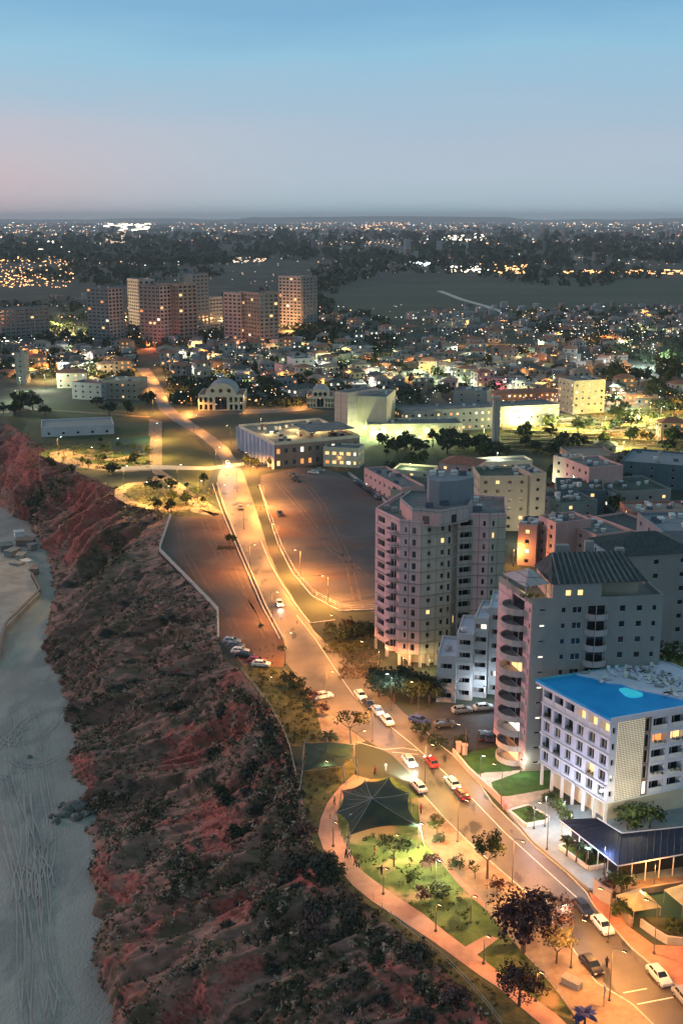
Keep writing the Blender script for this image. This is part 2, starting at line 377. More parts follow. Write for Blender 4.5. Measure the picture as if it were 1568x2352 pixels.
def ribbon(mb, pts, w_, z, m=0, h=0.0):
    P = [Vector((p.x, p.y, 0)) for p in pts]; n = len(P); l = []; r = []
    for i in range(n):
        d = (P[min(n - 1, i + 1)] - P[max(0, i - 1)]).normalized(); q = Vector((-d.y, d.x, 0)) * (w_ / 2)
        l.append(P[i] + q); r.append(P[i] - q)
    for i in range(n - 1):
        if h: 
            a, b, c, d_ = r[i], r[i + 1], l[i + 1], l[i]
            vs = [(p.x, p.y, z) for p in (a, b, c, d_)] + [(p.x, p.y, z + h) for p in (a, b, c, d_)]
            mb.add(vs, [(4, 5, 6, 7), (0, 1, 5, 4), (2, 3, 7, 6), (1, 2, 6, 5), (3, 0, 4, 7)], m)
        else: mb.quad((r[i].x, r[i].y, z), (r[i + 1].x, r[i + 1].y, z), (l[i + 1].x, l[i + 1].y, z), (l[i].x, l[i].y, z), m)
# plateau: everything right of the rim, out to the horizon
rim = [t.copy() for t in rt]
ground_pts = rim + [Vector((-9000, TT[-1].y + 40, 0)), Vector((-26000, 30000, 0)), Vector((26000, 30000, 0)), Vector((26000, -3000, 0)), Vector((60, -3000, 0)), Vector((60, rim[0].y - 10, 0))]
sheet('ground', ground_pts, 0, M['green_far'], 'dark plain and plateau reaching to the horizon', 'ground')
# beach with gentle undulation
bp = MB(); nx, ny = 90, 240
for j in range(ny + 1):
    y = 60 + (j / ny) ** 1.5 * 2400
    for i in range(nx + 1):
        x = -420 + 480 * i / nx
        z = ZB + nz3(x * .03, y * .03, 3) * .5 + nz3(x * .2, y * .08, 8) * .12
        bp.v.append((x, y, z - .2))
for j in range(ny):
    for i in range(nx): bp.f.append((j * (nx + 1) + i, j * (nx + 1) + i + 1, (j + 1) * (nx + 1) + i + 1, (j + 1) * (nx + 1) + i)); bp.m.append(0)
tag(bp.build('beach', M['sand'], smooth=True), 'blue grey sandy beach at the foot of the cliff', 'beach', kind='structure')
M['sea'] = mat('sea_water', (0.02, 0.05, 0.06), 0.15, spec=0.6, var=.2, scale=.1)
sheet('sea', [Vector((-9000, -3000, 0)), Vector((-150, -3000, 0)), Vector((-150, 400, 0)), Vector((-400, 2400, 0)), Vector((-9000, 6000, 0))], ZB + .35, M['sea'], 'dark sea beside the beach', 'sea')
tt = MB(); rt_ = random.Random(5)
for k in range(10):
    x0, y0, y1 = rt_.uniform(40, 150), rt_.uniform(1950, 2500), rt_.uniform(1620, 2000); cv = rt_.uniform(-30, 30); pts = []
    for j in range(26):
        f = j / 25; X = x0 - (y0 - (y0 + (y1 - y0) * f)) * .10 + cv * math.sin(f * 3.1) + 7 * math.sin(f * 9 + k) ; Y = y0 + (y1 - y0) * f; p = g(X, Y, ZB); pts.append(p)
    for o in (-.8, .8): ribbon_z = ZB + .28; ribbon(tt, [p + Vector((o, 0, 0)) for p in pts], .28, ribbon_z + k * .004)
for k in range(4):
    c = g(rt_.uniform(60, 110), rt_.uniform(1650, 1760), ZB); r_ = rt_.uniform(4, 15); a0 = rt_.uniform(0, 6); pts = [c + Vector((math.cos(a0 + j * .12) * r_, math.sin(a0 + j * .12) * r_ * 1.9, 0)) for j in range(24)]
    for o in (-.8, .8): ribbon(tt, [p + (p - c).normalized() * o for p in pts], .25, ZB + .36 + k * .004)
tag(tt.build('tyre_tracks', mat('rutted_sand', (.26, .27, .255), .95, col2=(.40, .405, .38), scale=.12, detail=6)), 'tangle of dark tyre tracks across the beach sand', 'tyre tracks', kind='stuff')
dt = MB()
for a_ in ([(468, 1195), (490, 1250), (520, 1310), (556, 1370), (596, 1430), (636, 1500)], [(410, 1200), (425, 1270), (470, 1350), (530, 1420), (560, 1500)], [(505, 1190), (540, 1290), (585, 1390), (618, 1450)]):
    c_ = resample(G(a_), 40)
    for o in (-.9, .9): ribbon(dt, [p + Vector((o, 0, 0)) for p in c_], .5, .018)
for a_ in ([(640, 1110), (700, 1180), (760, 1260), (850, 1330)], [(690, 1095), (740, 1160), (800, 1290), (820, 1380)], [(650, 1200), (730, 1240), (850, 1230)]):
    c_ = resample(G(a_), 40)
    for o in (-.9, .9): ribbon(dt, [p + Vector((o, 0, 0)) for p in c_], .5, .018)
tag(dt.build('wheel_ruts', mat('rut_dust', (.12, .08, .06), .95, col2=(.21, .15, .115), scale=.25)), 'pale wheel ruts worn across the dirt lot and the bare field', 'wheel ruts', kind='stuff')
# lower beach deck with retaining wall and rubble at the far left
deck_d = [(-200, 1560), (0, 1508), (14, 1440), (92, 1362), (72, 1325), (70, 1300), (0, 1290), (-200, 1290)]
deck = MB(); dz = G(deck_d, ZB + 1.6); deck.prism([(p.x, p.y) for p in dz][::-1], ZB - .5, ZB + 1.6)
M['deck'] = mat('pale_dust', (0.25, 0.245, 0.23), .95, col2=(0.40, 0.39, 0.36), scale=.12, detail=8, bump=.3, bscale=1)
tag(deck.build('terrace', M['deck']), 'pale raised terrace held by a dark wall on the far beach', 'terrace', kind='structure')
# ------------------------------------------------------------- ground patches
sheet('dirt_lot', G([(392, 1186), (365, 1268), (440, 1342), (501, 1405), (503, 1470), (560, 1530), (650, 1532), (660, 1470), (612, 1395), (572, 1310), (540, 1240), (515, 1182), (470, 1180)]), .012, M['dirt'], 'reddish brown dirt lot on the cliff top', 'dirt lot')
sheet('field', G([(600, 1092), (690, 1072), (760, 1080), (880, 1130), (900, 1240), (900, 1440), (850, 1402), (780, 1398), (715, 1365), (665, 1310), (640, 1250), (620, 1180), (598, 1120)]), .012, M['field'], 'bare dark field beside the main road', 'field')
road_l = [(1700, 2560), (1560, 2410), (1496, 2352), (1451, 2308), (1367, 2257), (1331, 2205), (1300, 2160), (1226, 2067), (1160, 2010), (1085, 1945), (1020, 1880), (975, 1830), (945, 1780), (900, 1735), (840, 1700), (785, 1660), (735, 1612), (690, 1565), (655, 1520), (650, 1470), (615, 1400), (575, 1310), (545, 1240), (520, 1180), (498, 1130), (500, 1095), (512, 1065), (490, 1030), (455, 1000), (400, 968), (365, 940), (348, 900), (333, 870), (312, 845)]
road_r = [(1800, 2440), (1640, 2330), (1548, 2262), (1491, 2214), (1451, 2181), (1365, 2085), (1345, 2050), (1300, 2005), (1226, 1944), (1190, 1905), (1130, 1845), (1100, 1800), (1040, 1735), (1000, 1705), (962, 1662), (930, 1640), (880, 1590), (830, 1545), (790, 1510), (755, 1482), (722, 1450), (700, 1415), (672, 1372), (640, 1320), (618, 1270), (603, 1220), (588, 1170), (572, 1125), (560, 1090), (545, 1060), (525, 1030), (495, 1005), (450, 975), (412, 950), (388, 925), (372, 890), (357, 865), (342, 845)]
def strip(name, la, lb, z, m, n=160, **k):
    """surface between two edges, each given by points of the picture"""
    A = resample(G(la), n); B = resample(G(lb), n); mb = MB()
    for a, b in zip(A, B): mb.v += [(a.x, a.y, z), (b.x, b.y, z)]
    for i in range(n - 1): mb.f.append((2 * i, 2 * i + 1, 2 * i + 3, 2 * i + 2)); mb.m.append(0)
    o = mb.build(name, m); return tag(o, k.get('label'), k.get('cat'), None, 'structure')
sheet('road', G(road_l) + G(road_r)[::-1], .03, M['asphalt'], 'main road running along the cliff top to the far town', 'road')
# road markings and kerbs
mk = MB()
ribbon(mk, G([(681, 1413), (724, 1468), (765, 1530), (811, 1597), (902, 1674), (943, 1707), (1010, 1765), (1088, 1839), (1157, 1911), (1277, 2020), (1335, 2072)]), .16, .036)
ribbon(mk, G([(1430, 2281), (1484, 2271)]), .22, .036); ribbon(mk, G([(1462, 2307), (1545, 2291)]), .22, .036)
ribbon(mk, G([(815, 1703), (880, 1722), (925, 1718), (958, 1724)]), .2, .036); ribbon(mk, G([(900, 1728), (960, 1733)]), .18, .036)
tag(mk.build('road_markings', M['line']), 'worn pale lane lines painted on the main road', 'road markings', kind='structure')
kb = MB()
ribbon(kb, resample(G(road_r[:15]), 160), .22, 0, h=.16); ribbon(kb, resample(G(road_l[1:13]), 160), .22, 0, h=.16)
ribbon(kb, resample(G([(498, 1110), (520, 1180), (545, 1240), (575, 1310), (612, 1395), (652, 1470)]), 90), .35, 0, h=.35)
ribbon(kb, resample(G([(488, 1112), (512, 1182), (537, 1242), (567, 1312), (604, 1397), (642, 1468)]), 90), .3, 0, h=.3)
ribbon(kb, resample(G([(597, 1120), (618, 1190), (640, 1255), (672, 1318), (715, 1370), (780, 1405), (858, 1402)]), 90), .3, 0, h=.4)
ribbon(kb, resample(G([(598, 1240), (618, 1290), (640, 1330), (672, 1382), (712, 1432), (770, 1425)]), 60), .3, 0, h=.2)
tag(kb.build('kerb', M['kerb']), 'pale stone kerbs edging the main road', 'kerb', kind='structure')
# promenade path and its spur
path_o = [(812, 1780), (778, 1809), (751, 1845), (736, 1881), (730, 1914), (742, 1950), (772, 1990), (811, 2035), (854, 2070), (908, 2105), (953, 2135), (998, 2165), (1058, 2209), (1103, 2242), (1145, 2270), (1200, 2318), (1240, 2352), (1330, 2440)]
path_i = [(850, 1790), (806, 1818), (784, 1839), (773, 1868), (778, 1895), (793, 1932), (805, 1960), (823, 1993), (848, 2014), (908, 2058), (968, 2097), (1028, 2145), (1067, 2174), (1091, 2190), (1148, 2235), (1200, 2275), (1277, 2330), (1390, 2440)]
sheet('path', G(path_o) + G(path_i)[::-1], .04, M['path'], 'salmon coloured promenade path curving round the play area', 'path')
sheet('path_spur', G([(1066, 2176), (1118, 2147), (1144, 2156), (1094, 2194)]), .045, M['path'], 'short paved spur from the promenade to the road', 'path')
sheet('lawn', G([(850, 1790)] + path_i[1:14] + [(1148, 2235), (1200, 2275), (1277, 2330), (1320, 2345), (1283, 2284), (1196, 2184), (1115, 2091), (1082, 2061), (1043, 2022), (1010, 1977), (975, 1935), (968, 1880), (960, 1830), (900, 1785)]), .02, M['lawn'], 'patchy park lawn between the path and the road', 'lawn')
sheet('verge', G([(703, 1715), (815, 1715), (820, 1770), (778, 1807), (749, 1845), (734, 1881), (728, 1914), (740, 1952), (770, 1992), (809, 2037), (852, 2072), (1056, 2211), (1143, 2272), (1238, 2354), (1300, 2420), (1190, 2425), (1127, 2347), (1057, 2269), (1012, 2222), (952, 2170), (892, 2120), (840, 2075), (797, 2038), (757, 1998), (727, 1958), (708, 1910), (700, 1850), (690, 1790)]), .018, M['verge'], 'rough grassy verge along the cliff edge', 'verge')
sheet('verge_upper', G([(560, 1528), (640, 1535), (680, 1575), (730, 1625), (745, 1700), (700, 1715), (664, 1713), (647, 1679), (615, 1619), (588, 1583), (552, 1539)]), .02, M['verge'], 'grassy verge north of the shade canopies', 'verge')
sheet('pavement', G([(975, 1832), (1020, 1882), (1085, 1947), (1160, 2012), (1226, 2069), (1300, 2162), (1331, 2207), (1367, 2259), (1451, 2310), (1496, 2354), (1560, 2412), (1400, 2440), (1330, 2352), (1283, 2286), (1247, 2241), (1196, 2184), (1115, 2091), (1082, 2061), (1043, 2022), (1010, 1977), (972, 1930), (962, 1880), (958, 1835)]), .02, M['sidewalk'], 'sandy pavement between the park and the road', 'pavement', skirt=.12)
sheet('brick_pavement', G([(976, 1934), (1031, 1940), (1034, 1992), (1100, 2060), (1120, 2095), (1080, 2060), (1043, 2022), (1012, 1978)]), .148, M['redpave'], 'red brick strip of pavement beside the park', 'pavement')
sheet('forecourt', G([(650, 1535), (690, 1567), (785, 1662), (840, 1702), (815, 1712), (745, 1700), (722, 1622)]), .025, M['sidewalk'], 'sandy forecourt between the verge and the road', 'forecourt')
sheet('pavement_right', G([(1365, 2085), (1451, 2181), (1491, 2214), (1548, 2262), (1640, 2330), (1800, 2440), (1800, 2160), (1568, 2175), (1500, 2172), (1440, 2128), (1405, 2085), (1352, 2050)]), .02, M['redpave'], 'brick red pavement on the far side of the road', 'pavement', skirt=.12)
sheet('plaza', G([(1166, 1868), (1190, 1903), (1226, 1942), (1300, 2003), (1352, 2046), (1420, 2040), (1700, 2020), (1700, 1860), (1440, 1850), (1300, 1850), (1250, 1830)]), .024, M['plaza'], 'blue grey tiled forecourt of the hotel', 'forecourt', skirt=.12)
sheet('car_park', G([(938, 1641), (1000, 1622), (1180, 1615), (1200, 1700), (1067, 1724), (1002, 1706)]), .022, M['asphalt_dark'], 'dark asphalt car park behind the hedge', 'car park')
sheet('garden_lawn', G([(1060, 1731), (1150, 1715), (1175, 1772), (1115, 1774), (1085, 1784), (1037, 1743)]), .022, M['lawn_neat'], 'neat green lawn below the balcony tower', 'lawn')
sheet('garden_lawn_lower', G([(1127, 1797), (1210, 1768), (1262, 1768), (1262, 1812), (1160, 1830), (1138, 1826)]), .022, M['lawn_neat'], 'neat green lawn beside the hotel', 'lawn')
sheet('garden_path', G([(1037, 1745), (1085, 1784), (1115, 1774), (1180, 1770), (1210, 1767), (1127, 1797), (1138, 1827), (1260, 1812), (1260, 1845), (1170, 1868), (1100, 1800)]), .016, M['concrete'], 'pale paving between the garden lawns', 'path')
sheet('court', G([(1430, 2055), (1700, 2020), (1700, 2125), (1470, 2108)]), .15, mat('court_green', (.012, .06, .05), .7, var=.15, scale=.3), 'dark green court behind the garden walls', 'court')
sheet('bank', G([(1480, 2108), (1700, 2120), (1700, 2185), (1568, 2162), (1500, 2130)]), .155, M['verge'], 'grassy bank below the green court', 'grass bank')
sheet('yard', G([(1400, 2052), (1440, 2052), (1800, 2018), (1800, 2000), (1480, 2020), (1400, 2040)]), .152, M['sidewalk'], 'lamp lit strip of yard along the court', 'yard')
gm = MB(); rg = random.Random(3)
for k in range(13):
    y0 = 962 + k * 6.2; pts = [(1150 + 30 * j, y0 + 5 * math.sin(j * .5 + k) + (j - 7) * (j - 7) * .10 * (1 - k / 14)) for j in range(15)]
    ribbon(gm, resample(G(pts), 60), 1.2, .0, 0, 1.1)
tag(gm.build('garden_terrace', mat('dry_stone', (.20, .17, .10), .9, var=.3, scale=.6)), 'low stone terrace walls stepping across the floodlit garden', 'terrace', kind='structure')
# far junction
sheet('side_road', G([(388, 955), (430, 945), (520, 941), (645, 938), (760, 928), (762, 936), (640, 948), (520, 953), (440, 960), (400, 970)]), .05, M['asphalt'], 'lamp lit side road by the arched white building', 'road')
M['meadow'] = mat('meadow', (.035, .05, .02), .95, col2=(.10, .10, .04), scale=.03, detail=8)
sheet('meadow', G([(378, 985), (400, 985), (450, 1010), (488, 1050), (492, 1075), (470, 1130), (395, 1085), (362, 1060)]), .02, M['meadow'], 'triangular grass field beside the main road', 'meadow')
sheet('far_path', G([(343, 962), (372, 968), (372, 1080), (450, 1135), (515, 1180), (490, 1186), (440, 1160), (350, 1085), (340, 1030)]), .03, M['sidewalk'], 'sandy walkway past the grass field', 'path')
sheet('park_green', G([(90, 1045), (120, 1025), (340, 1010), (342, 1075), (250, 1082), (170, 1072)]), .02, M['lawn'], 'small park on the headland', 'lawn')
sheet('park_loop', G([(120, 1040), (160, 1028), (155, 1048), (190, 1062), (260, 1072), (255, 1080), (180, 1073), (130, 1060)]), .03, M['sidewalk'], 'lamp lit loop path on the headland', 'path')
sheet('cross_path', G([(250, 1075), (340, 1068), (480, 1072), (560, 1062), (562, 1068), (480, 1080), (345, 1078), (255, 1083)]), .035, M['kerb'], 'pale path crossing below the grass field', 'path')
sheet('headland_clearing', G([(275, 1125), (330, 1112), (420, 1150), (510, 1185), (400, 1186), (320, 1160), (280, 1150)]), .018, M['verge'], 'scrubby clearing where the walkway ends', 'clearing')
lp = MB(); ribbon(lp, resample(G([(372, 1092), (345, 1108), (300, 1112), (278, 1124), (276, 1140), (300, 1154), (345, 1166), (395, 1170), (430, 1166), (470, 1178), (505, 1184)]), 90), 4.2, .03)
ribbon(lp, resample(G([(345, 1035), (300, 1050), (255, 1056), (190, 1050), (150, 1036), (125, 1040), (128, 1054), (170, 1068), (240, 1078), (290, 1082), (345, 1078)]), 90), 4.0, .034)
ribbon(lp, resample(G([(0, 948), (80, 940), (180, 946), (300, 955), (345, 958)]), 60), 3.5, .034)
tag(lp.build('headland_path', M['sidewalk']), 'curving lamp lit paths looping over the headland', 'path', kind='structure')
sheet('green_court', G([(255, 1010), (345, 1002), (345, 1040), (262, 1045)]), .04, mat('court_teal', (.01, .05, .045), .8, var=.2, scale=.2), 'dark green sports court on the headland', 'court')
sheet('dark_park', G([(0, 960), (100, 935), (330, 925), (345, 962), (340, 1010), (100, 1030), (60, 1000)]), .015, M['meadow'], 'dark green park north of the headland', 'lawn')
sheet('far_field', G([(740, 735), (745, 668), (900, 655), (1100, 650), (1700, 640), (1700, 705), (1300, 712), (1000, 735)]), .08, mat('far_field', (.035, .055, .035), .95, col2=(.075, .09, .055), scale=.008, detail=9, stretch=(.3, 1, 1)), 'dark green fields beyond the town', 'field')
fp = MB(); ribbon(fp, G([(1008, 668), (1060, 688), (1110, 702), (1155, 717)]), 9, .12); tag(fp.build('field_track', M['kerb']), 'pale straight track across the far fields', 'track', kind='structure')
sheet('theatre_garden', G([(1000, 1010), (1140, 985), (1290, 955), (1480, 935), (1700, 950), (1700, 1045), (1430, 1052), (1290, 1035), (1160, 1040), (1050, 1040)]), .03, M['lawn'], 'floodlit terraced garden behind the clock pillar', 'garden')
# low hills on the horizon
hl = MB(); n = 120
for i in range(n + 1):
    x = -16000 + 32000 * i / n
    h_ = 82 + 50 * nz3(i * .07, 2) + 24 * nz3(i * .31, 7) + (30 if x > -2000 and x < 3500 else 0)
    for (yy, zz) in ((21500, -2), (22800, h_ * .6), (24500, h_), (27500, -2)): hl.v.append((x, yy, zz))
for i in range(n):
    for k in range(3): hl.f.append((i * 4 + k, (i + 1) * 4 + k, (i + 1) * 4 + k + 1, i * 4 + k + 1)); hl.m.append(0)
tag(hl.build('hills', mat('hill', (.16, .20, .21), .95, var=.3, scale=.001), smooth=True), 'low hazy hills on the horizon', 'hills', kind='structure')
# haze
hz = MB(); hz.box((0, 12500, 82), (60000, 37000, 232))
hm = bpy.data.materials.new('haze'); hm.use_nodes = True; t = hm.node_tree
for n_ in list(t.nodes): t.nodes.remove(n_)
o_ = t.nodes.new('ShaderNodeOutputMaterial'); v_ = t.nodes.new('ShaderNodeVolumePrincipled')
v_.inputs['Color'].default_value = (.80, .95, 1.0, 1); v_.inputs['Density'].default_value = 0.52e-4; v_.inputs['Anisotropy'].default_value = 0.0
t.links.new(v_.outputs[0], o_.inputs['Volume'])
tag(hz.build('haze', hm), 'thin evening haze over the plain', 'haze', kind='stuff')
# ------------------------------------------------------------- shrubs and scrub on the cliff (uncountable)
class Leaves:
    """many leaf-sized faces gathered in one mesh"""
    def __init__(s): s.mb = MB()
    def clump(s, c, r, n, size, flat=1.0, m=0, rnd=random, shell=.5):
        for _ in range(n):
            u = rnd.random() * 2 - 1; a = rnd.random() * 6.283; q = math.sqrt(1 - u * u); d = r * (shell + (1 - shell) * rnd.random())
            p = Vector((c[0] + q * math.cos(a) * d, c[1] + q * math.sin(a) * d, c[2] + u * d * flat))
            nrm = Vector((q * math.cos(a) + rnd.uniform(-.7, .7), q * math.sin(a) + rnd.uniform(-.7, .7), u + rnd.uniform(-.3, .9))).normalized()
            x = nrm.orthogonal().normalized(); y = nrm.cross(x); th = rnd.random() * 6.283; x, y = x * math.cos(th) + y * math.sin(th), y * math.cos(th) - x * math.sin(th)
            k = size * rnd.uniform(.6, 1.3)
            s.mb.quad(p - x * k - y * k * .5, p + x * k - y * k * .6, p + x * k * .9 + y * k * .6, p - x * k * .8 + y * k * .5, m)
rs = random.Random(3)
lv = Leaves(); tot = len(rt)
M['scrub'] = mat('dry_scrub', (0.08, 0.065, 0.05), .95, col2=(.23, .175, .14), scale=.35, detail=8, thr=(.35, .65), spec=.1)
mixnoise(M['scrub'], (.12, .095, .05), .12, (.48, .58)); mixnoise(M['scrub'], (.28, .085, .06), .05, (.58, .64))
M['scrub_pale'] = mat('pale_scrub', (.15, .13, .09), .95, col2=(.36, .30, .23), scale=.5, detail=8, spec=.1)
M['scrub_dark'] = mat('dark_scrub', (0.022, 0.028, 0.018), .95, col2=(.085, .085, .05), scale=.5, detail=8, thr=(.35, .65), spec=.1)
vis = [i for i in range(tot) if rt[i].y < 620]
for _ in range(19000):
    i = rs.choice(vis); wv = rs.random() ** .9 * .99
    k = int(wv * NW); idx = i * W1 + k; p = Vector(cl.v[idx])
    if va[idx] > .5 and rs.random() < .75: continue
    if rb[i].y > 330 and rs.random() < .4: continue
    dark = vb[idx] > .3
    dense = nz3(s_of[i] * .08, wv * 3, 70)
    if not dark and dense < -.15 and rs.random() < .7: continue
    r_ = rs.uniform(.25, .75) * (1.5 if dark else 1) * (1 + (rb[i].y / 600))
    lv.clump(p + Vector((0, 0, r_ * .25)), r_, 11 if not dark else 18, .12 + r_ * .14, .6, (1 if rs.random() < .75 else 2) if dark else rs.choice((0, 0, 2, 2, 1)), rs)
for i in vis[::2]:          # rim growth
    for q in range(2):
        wv = rs.random() * .09; p = Vector(cl.v[i * W1 + int(wv * NW)]); r_ = rs.uniform(.4, 1.1)
        if rt[i].y < 225: lv.clump(p + Vector((0, 0, r_ * .3)), r_, 16, .16 + r_ * .12, .6, 1, rs)
tag(lv.mb.build('scrub', [M['scrub'], M['scrub_dark'], M['scrub_pale']]), 'low dry scrub and dark bushes all over the cliff face', 'scrub', kind='stuff')
# ------------------------------------------------------------- trees
def crown_mesh(name, r, hgt, nclump, nleaf, leaf, m, seed, spread=1.0, cr=.42, gaps=.2):
    rd = random.Random(seed); lf = Leaves()
    for _ in range(nclump):
        u = rd.uniform(-.75, 1); a = rd.random() * 6.283; q = math.sqrt(max(0, 1 - u * u)); d = rd.uniform(.35, .95)
        lf.clump((q * math.cos(a) * r * d * spread * rd.uniform(.8, 1.1), q * math.sin(a) * r * d * spread, u * hgt * .5 * d), r * cr * rd.uniform(.55, 1.1), nleaf, leaf, .8, 0, rd)
    return lf.mb.mesh(name, [m])
def trunk_mesh(name, h, r, seed, lean=.0, forks=4, spread=.5):
    rd = random.Random(seed); mb = MB(); top = Vector((lean * h * .3, 0, h * .62))
    mb.tube([(0, 0, -.1), (lean * h * .1, .03, h * .3), top], [r * 1.3, r, r * .8], 7)
    for k in range(forks):
        a = 6.283 * k / forks + rd.uniform(-.4, .4); l = h * spread * rd.uniform(.6, 1)
        mid = top + Vector((math.cos(a) * l * .4, math.sin(a) * l * .4, l * .35)); end = top + Vector((math.cos(a) * l * .9, math.sin(a) * l * .9, l * .75))
        mb.tube([top, mid, end], [r * .6, r * .4, r * .12], 5)
    return mb.mesh(name, [M['bark']])
TP = {}
def tree_proto(key, r, ch, th, tr, nclump, nleaf, leaf, m, seed, cz=None, **k):
    TP[key] = (trunk_mesh('trunk', th, tr, seed, k.pop('lean', 0), k.pop('forks', 4), k.pop('tspread', .45)), crown_mesh('crown', r, ch, nclump, nleaf, leaf, m, seed, **k), cz if cz is not None else th)
def tree(key, loc, s=1.0, rz=0, name='tree', label=None, cat='tree', group=None):
    a, b, cz = TP[key]; e_ = empty(name, loc, rz, label, cat, group); e_.scale = (s, s, s)
    link('trunk', a, e_); c = link('crown', b, e_); c.location = (0, 0, cz); return e_
tree_proto('purple_big', 4.6, 6.0, 5.0, .28, 60, 34, .21, M['leaf_purple'], 1, cz=5.2, cr=.34)
tree_proto('green_round', 2.4, 4.2, 4.4, .16, 30, 30, .16, M['leaf_green'], 2, cz=5.0, cr=.42)
tree_proto('olive_open', 3.3, 2.6, 4.4, .14, 20, 26, .17, M['leaf_olive'], 3, cz=5.3, cr=.30, lean=.3, tspread=.6, forks=5)
tree_proto('pale', 2.5, 3.2, 2.9, .12, 26, 26, .16, M['leaf_pale'], 4, cz=4.0, cr=.38)
tree_proto('bush_purple', 1.5, 1.7, 1.0, .07, 18, 24, .13, M['leaf_purple'], 5, cz=1.3, cr=.45)
tree_proto('bush_green', 1.6, 1.8, 1.0, .08, 18, 24, .14, M['leaf_green'], 6, cz=1.2, cr=.45)
tree_proto('bush_dark', 1.8, 2.0, 1.0, .08, 20, 24, .15, M['leaf_dark'], 7, cz=1.2, cr=.45)
tree_proto('dark_dense', 3.8, 5.0, 4.0, .25, 46, 28, .24, M['leaf_dark'], 8, cz=4.2, cr=.38)
tree_proto('sapling', .95, 1.8, 1.6, .05, 9, 16, .11, M['leaf_olive'], 9, cz=2.0, cr=.5)
tree_proto('mound_grey', 2.4, 3.0, .8, .1, 46, 26, .20, M['leaf_grey'], 21, cz=1.0, cr=.40)
tree_proto('mound_mauve', 2.5, 3.0, .8, .1, 46, 26, .20, M['leaf_mauve'], 22, cz=1.0, cr=.40)
tree_proto('mound_dark', 2.5, 3.2, .8, .1, 46, 26, .20, M['leaf_dark'], 23, cz=1.0, cr=.40)
# far tree kinds with fewer, larger leaves
tree_proto('far_a', 4.0, 5.5, 3.5, .3, 15, 11, .62, M['leaf_dark'], 11, cz=4.5, cr=.45)
tree_proto('far_b', 3.2, 6.5, 3.5, .25, 13, 11, .58, M['leaf_green'], 12, cz=4.8, cr=.5)
tree_proto('far_c', 5.0, 4.6, 3.0, .3, 17, 11, .70, M['leaf_dark'], 13, cz=4.2, cr=.42)
# palm and spiky plants
def palm_mesh(name, n, length, m, seed, up=.6, droop=1.0):
    rd = random.Random(seed); mb = MB()
    for k in range(n):
        a = 6.283 * k / n + rd.uniform(-.15, .15); el = rd.uniform(.1, up * 2); d = Vector((math.cos(a), math.sin(a), 0)); s_ = Vector((-d.y, d.x, 0)); pts = []
        for j in range(6):
            t_ = j / 5; pts.append(d * (length * t_ * math.cos(el * .5)) + Vector((0, 0, length * (math.sin(el) * t_ - droop * .6 * t_ * t_))))
        for j in range(5):
            w0 = .22 * math.sin(math.pi * min(1, (j + .4) / 5.4)) + .03; w1 = .22 * math.sin(math.pi * min(1, (j + 1.4) / 5.4)) + .02
            for sg in (-1, 1):
                mb.quad(pts[j], pts[j] + s_ * sg * w0 * 1.6 - Vector((0, 0, w0 * .7)), pts[j + 1] + s_ * sg * w1 * 1.6 - Vector((0, 0, w1 * .7)), pts[j + 1])
    return mb.mesh(name, [m])
def palm(loc, h, s, m, label, n=20, length=2.4, name='palm_tree', cat='palm tree', seed=1, group=None):
    e_ = empty(name, loc, 0, label, cat, group); mb = MB()
    mb.tube([(0, 0, -.1), (.05, 0, h * .5), (0, 0, h)], [.22 * s, .16 * s, .14 * s], 7); mb.build('trunk', M['bark'], e_)
    c = link('crown', palm_mesh('crown', n, length * s, m, seed), e_); c.location = (0, 0, h); return e_
# ------------------------------------------------------------- lamps
LN = 0
def point(parent, loc, col, power, r=.25):
    global LN; power *= 1.0; LN += 1
    d = bpy.data.lights.new('lamp_light', 'POINT'); d.energy = power; d.color = col; d.shadow_soft_size = r
    o = bpy.data.objects.new('lamp_light', d); COL.objects.link(o); o.parent = parent; o.location = loc; return o
def lamp_mesh(h, arm):
    mb = MB(); mb.tube([(0, 0, -.1), (0, 0, h * .5), (0, 0, h)], [.09, .065, .045], 6); mb.tube([(0, 0, h), (arm * .5, 0, h + .25), (arm, 0, h + .3)], [.04, .035, .03], 5)
    mb.box((0, 0, .2), (.34, .34, .4)); a = mb.mesh('pole', [M['pole_paint']])
    hb = MB(); hb.box((arm + .15, 0, h + .31), (.75, .32, .14), taper=.7); b = hb.mesh('lamp_head', [M['metal']])
    return a, b, arm
def lens_mesh(mname, h, arm):
    mb = MB(); mb.box((arm + .15, 0, h + .22), (.55, .24, .06)); return mb.mesh('lens', [M[mname]])
LM = {}; M['pole_paint'] = mat('pole_paint', (.10, .09, .08), .6)
OR = (1.0, .385, .08); WH = (1.0, .93, .72); YE = (1.0, .74, .28); CO = (.75, .88, 1.0); GR = (.93, 1.0, .70)
def lamp(X, Y, rz, col=OR, power=9000, h=8.0, arm=1.3, label=None, group='street lamps along the main road', loc=None, name='street_lamp'):
    key = (h, arm, col)
    if key not in LM: LM[key] = (*lamp_mesh(h, arm)[:2], lens_mesh('lamp_orange' if col in (OR, YE) else 'lamp_white', h, arm))
    p = loc or g(X, Y); e_ = empty(name, p, rz, label, 'street lamp', group)
    link('pole', LM[key][0], e_); hd = link('lamp_head', LM[key][1], e_); link('lens', LM[key][2], hd)
    if name == 'floodlight': point(e_, (arm + .15, 0, h + .02), col, power)
    else:
        o = point(e_, (arm + .15, 0, h + .02), col, power); d = bpy.data.lights.new('lamp_light', 'SPOT'); d.energy = power; d.color = col; d.shadow_soft_size = .25; d.spot_size = R(158); d.spot_blend = .35; o2 = bpy.data.objects.new('lamp_light', d); COL.objects.link(o2); o2.parent = e_; o2.location = o.location; bpy.data.objects.remove(o)
    return e_
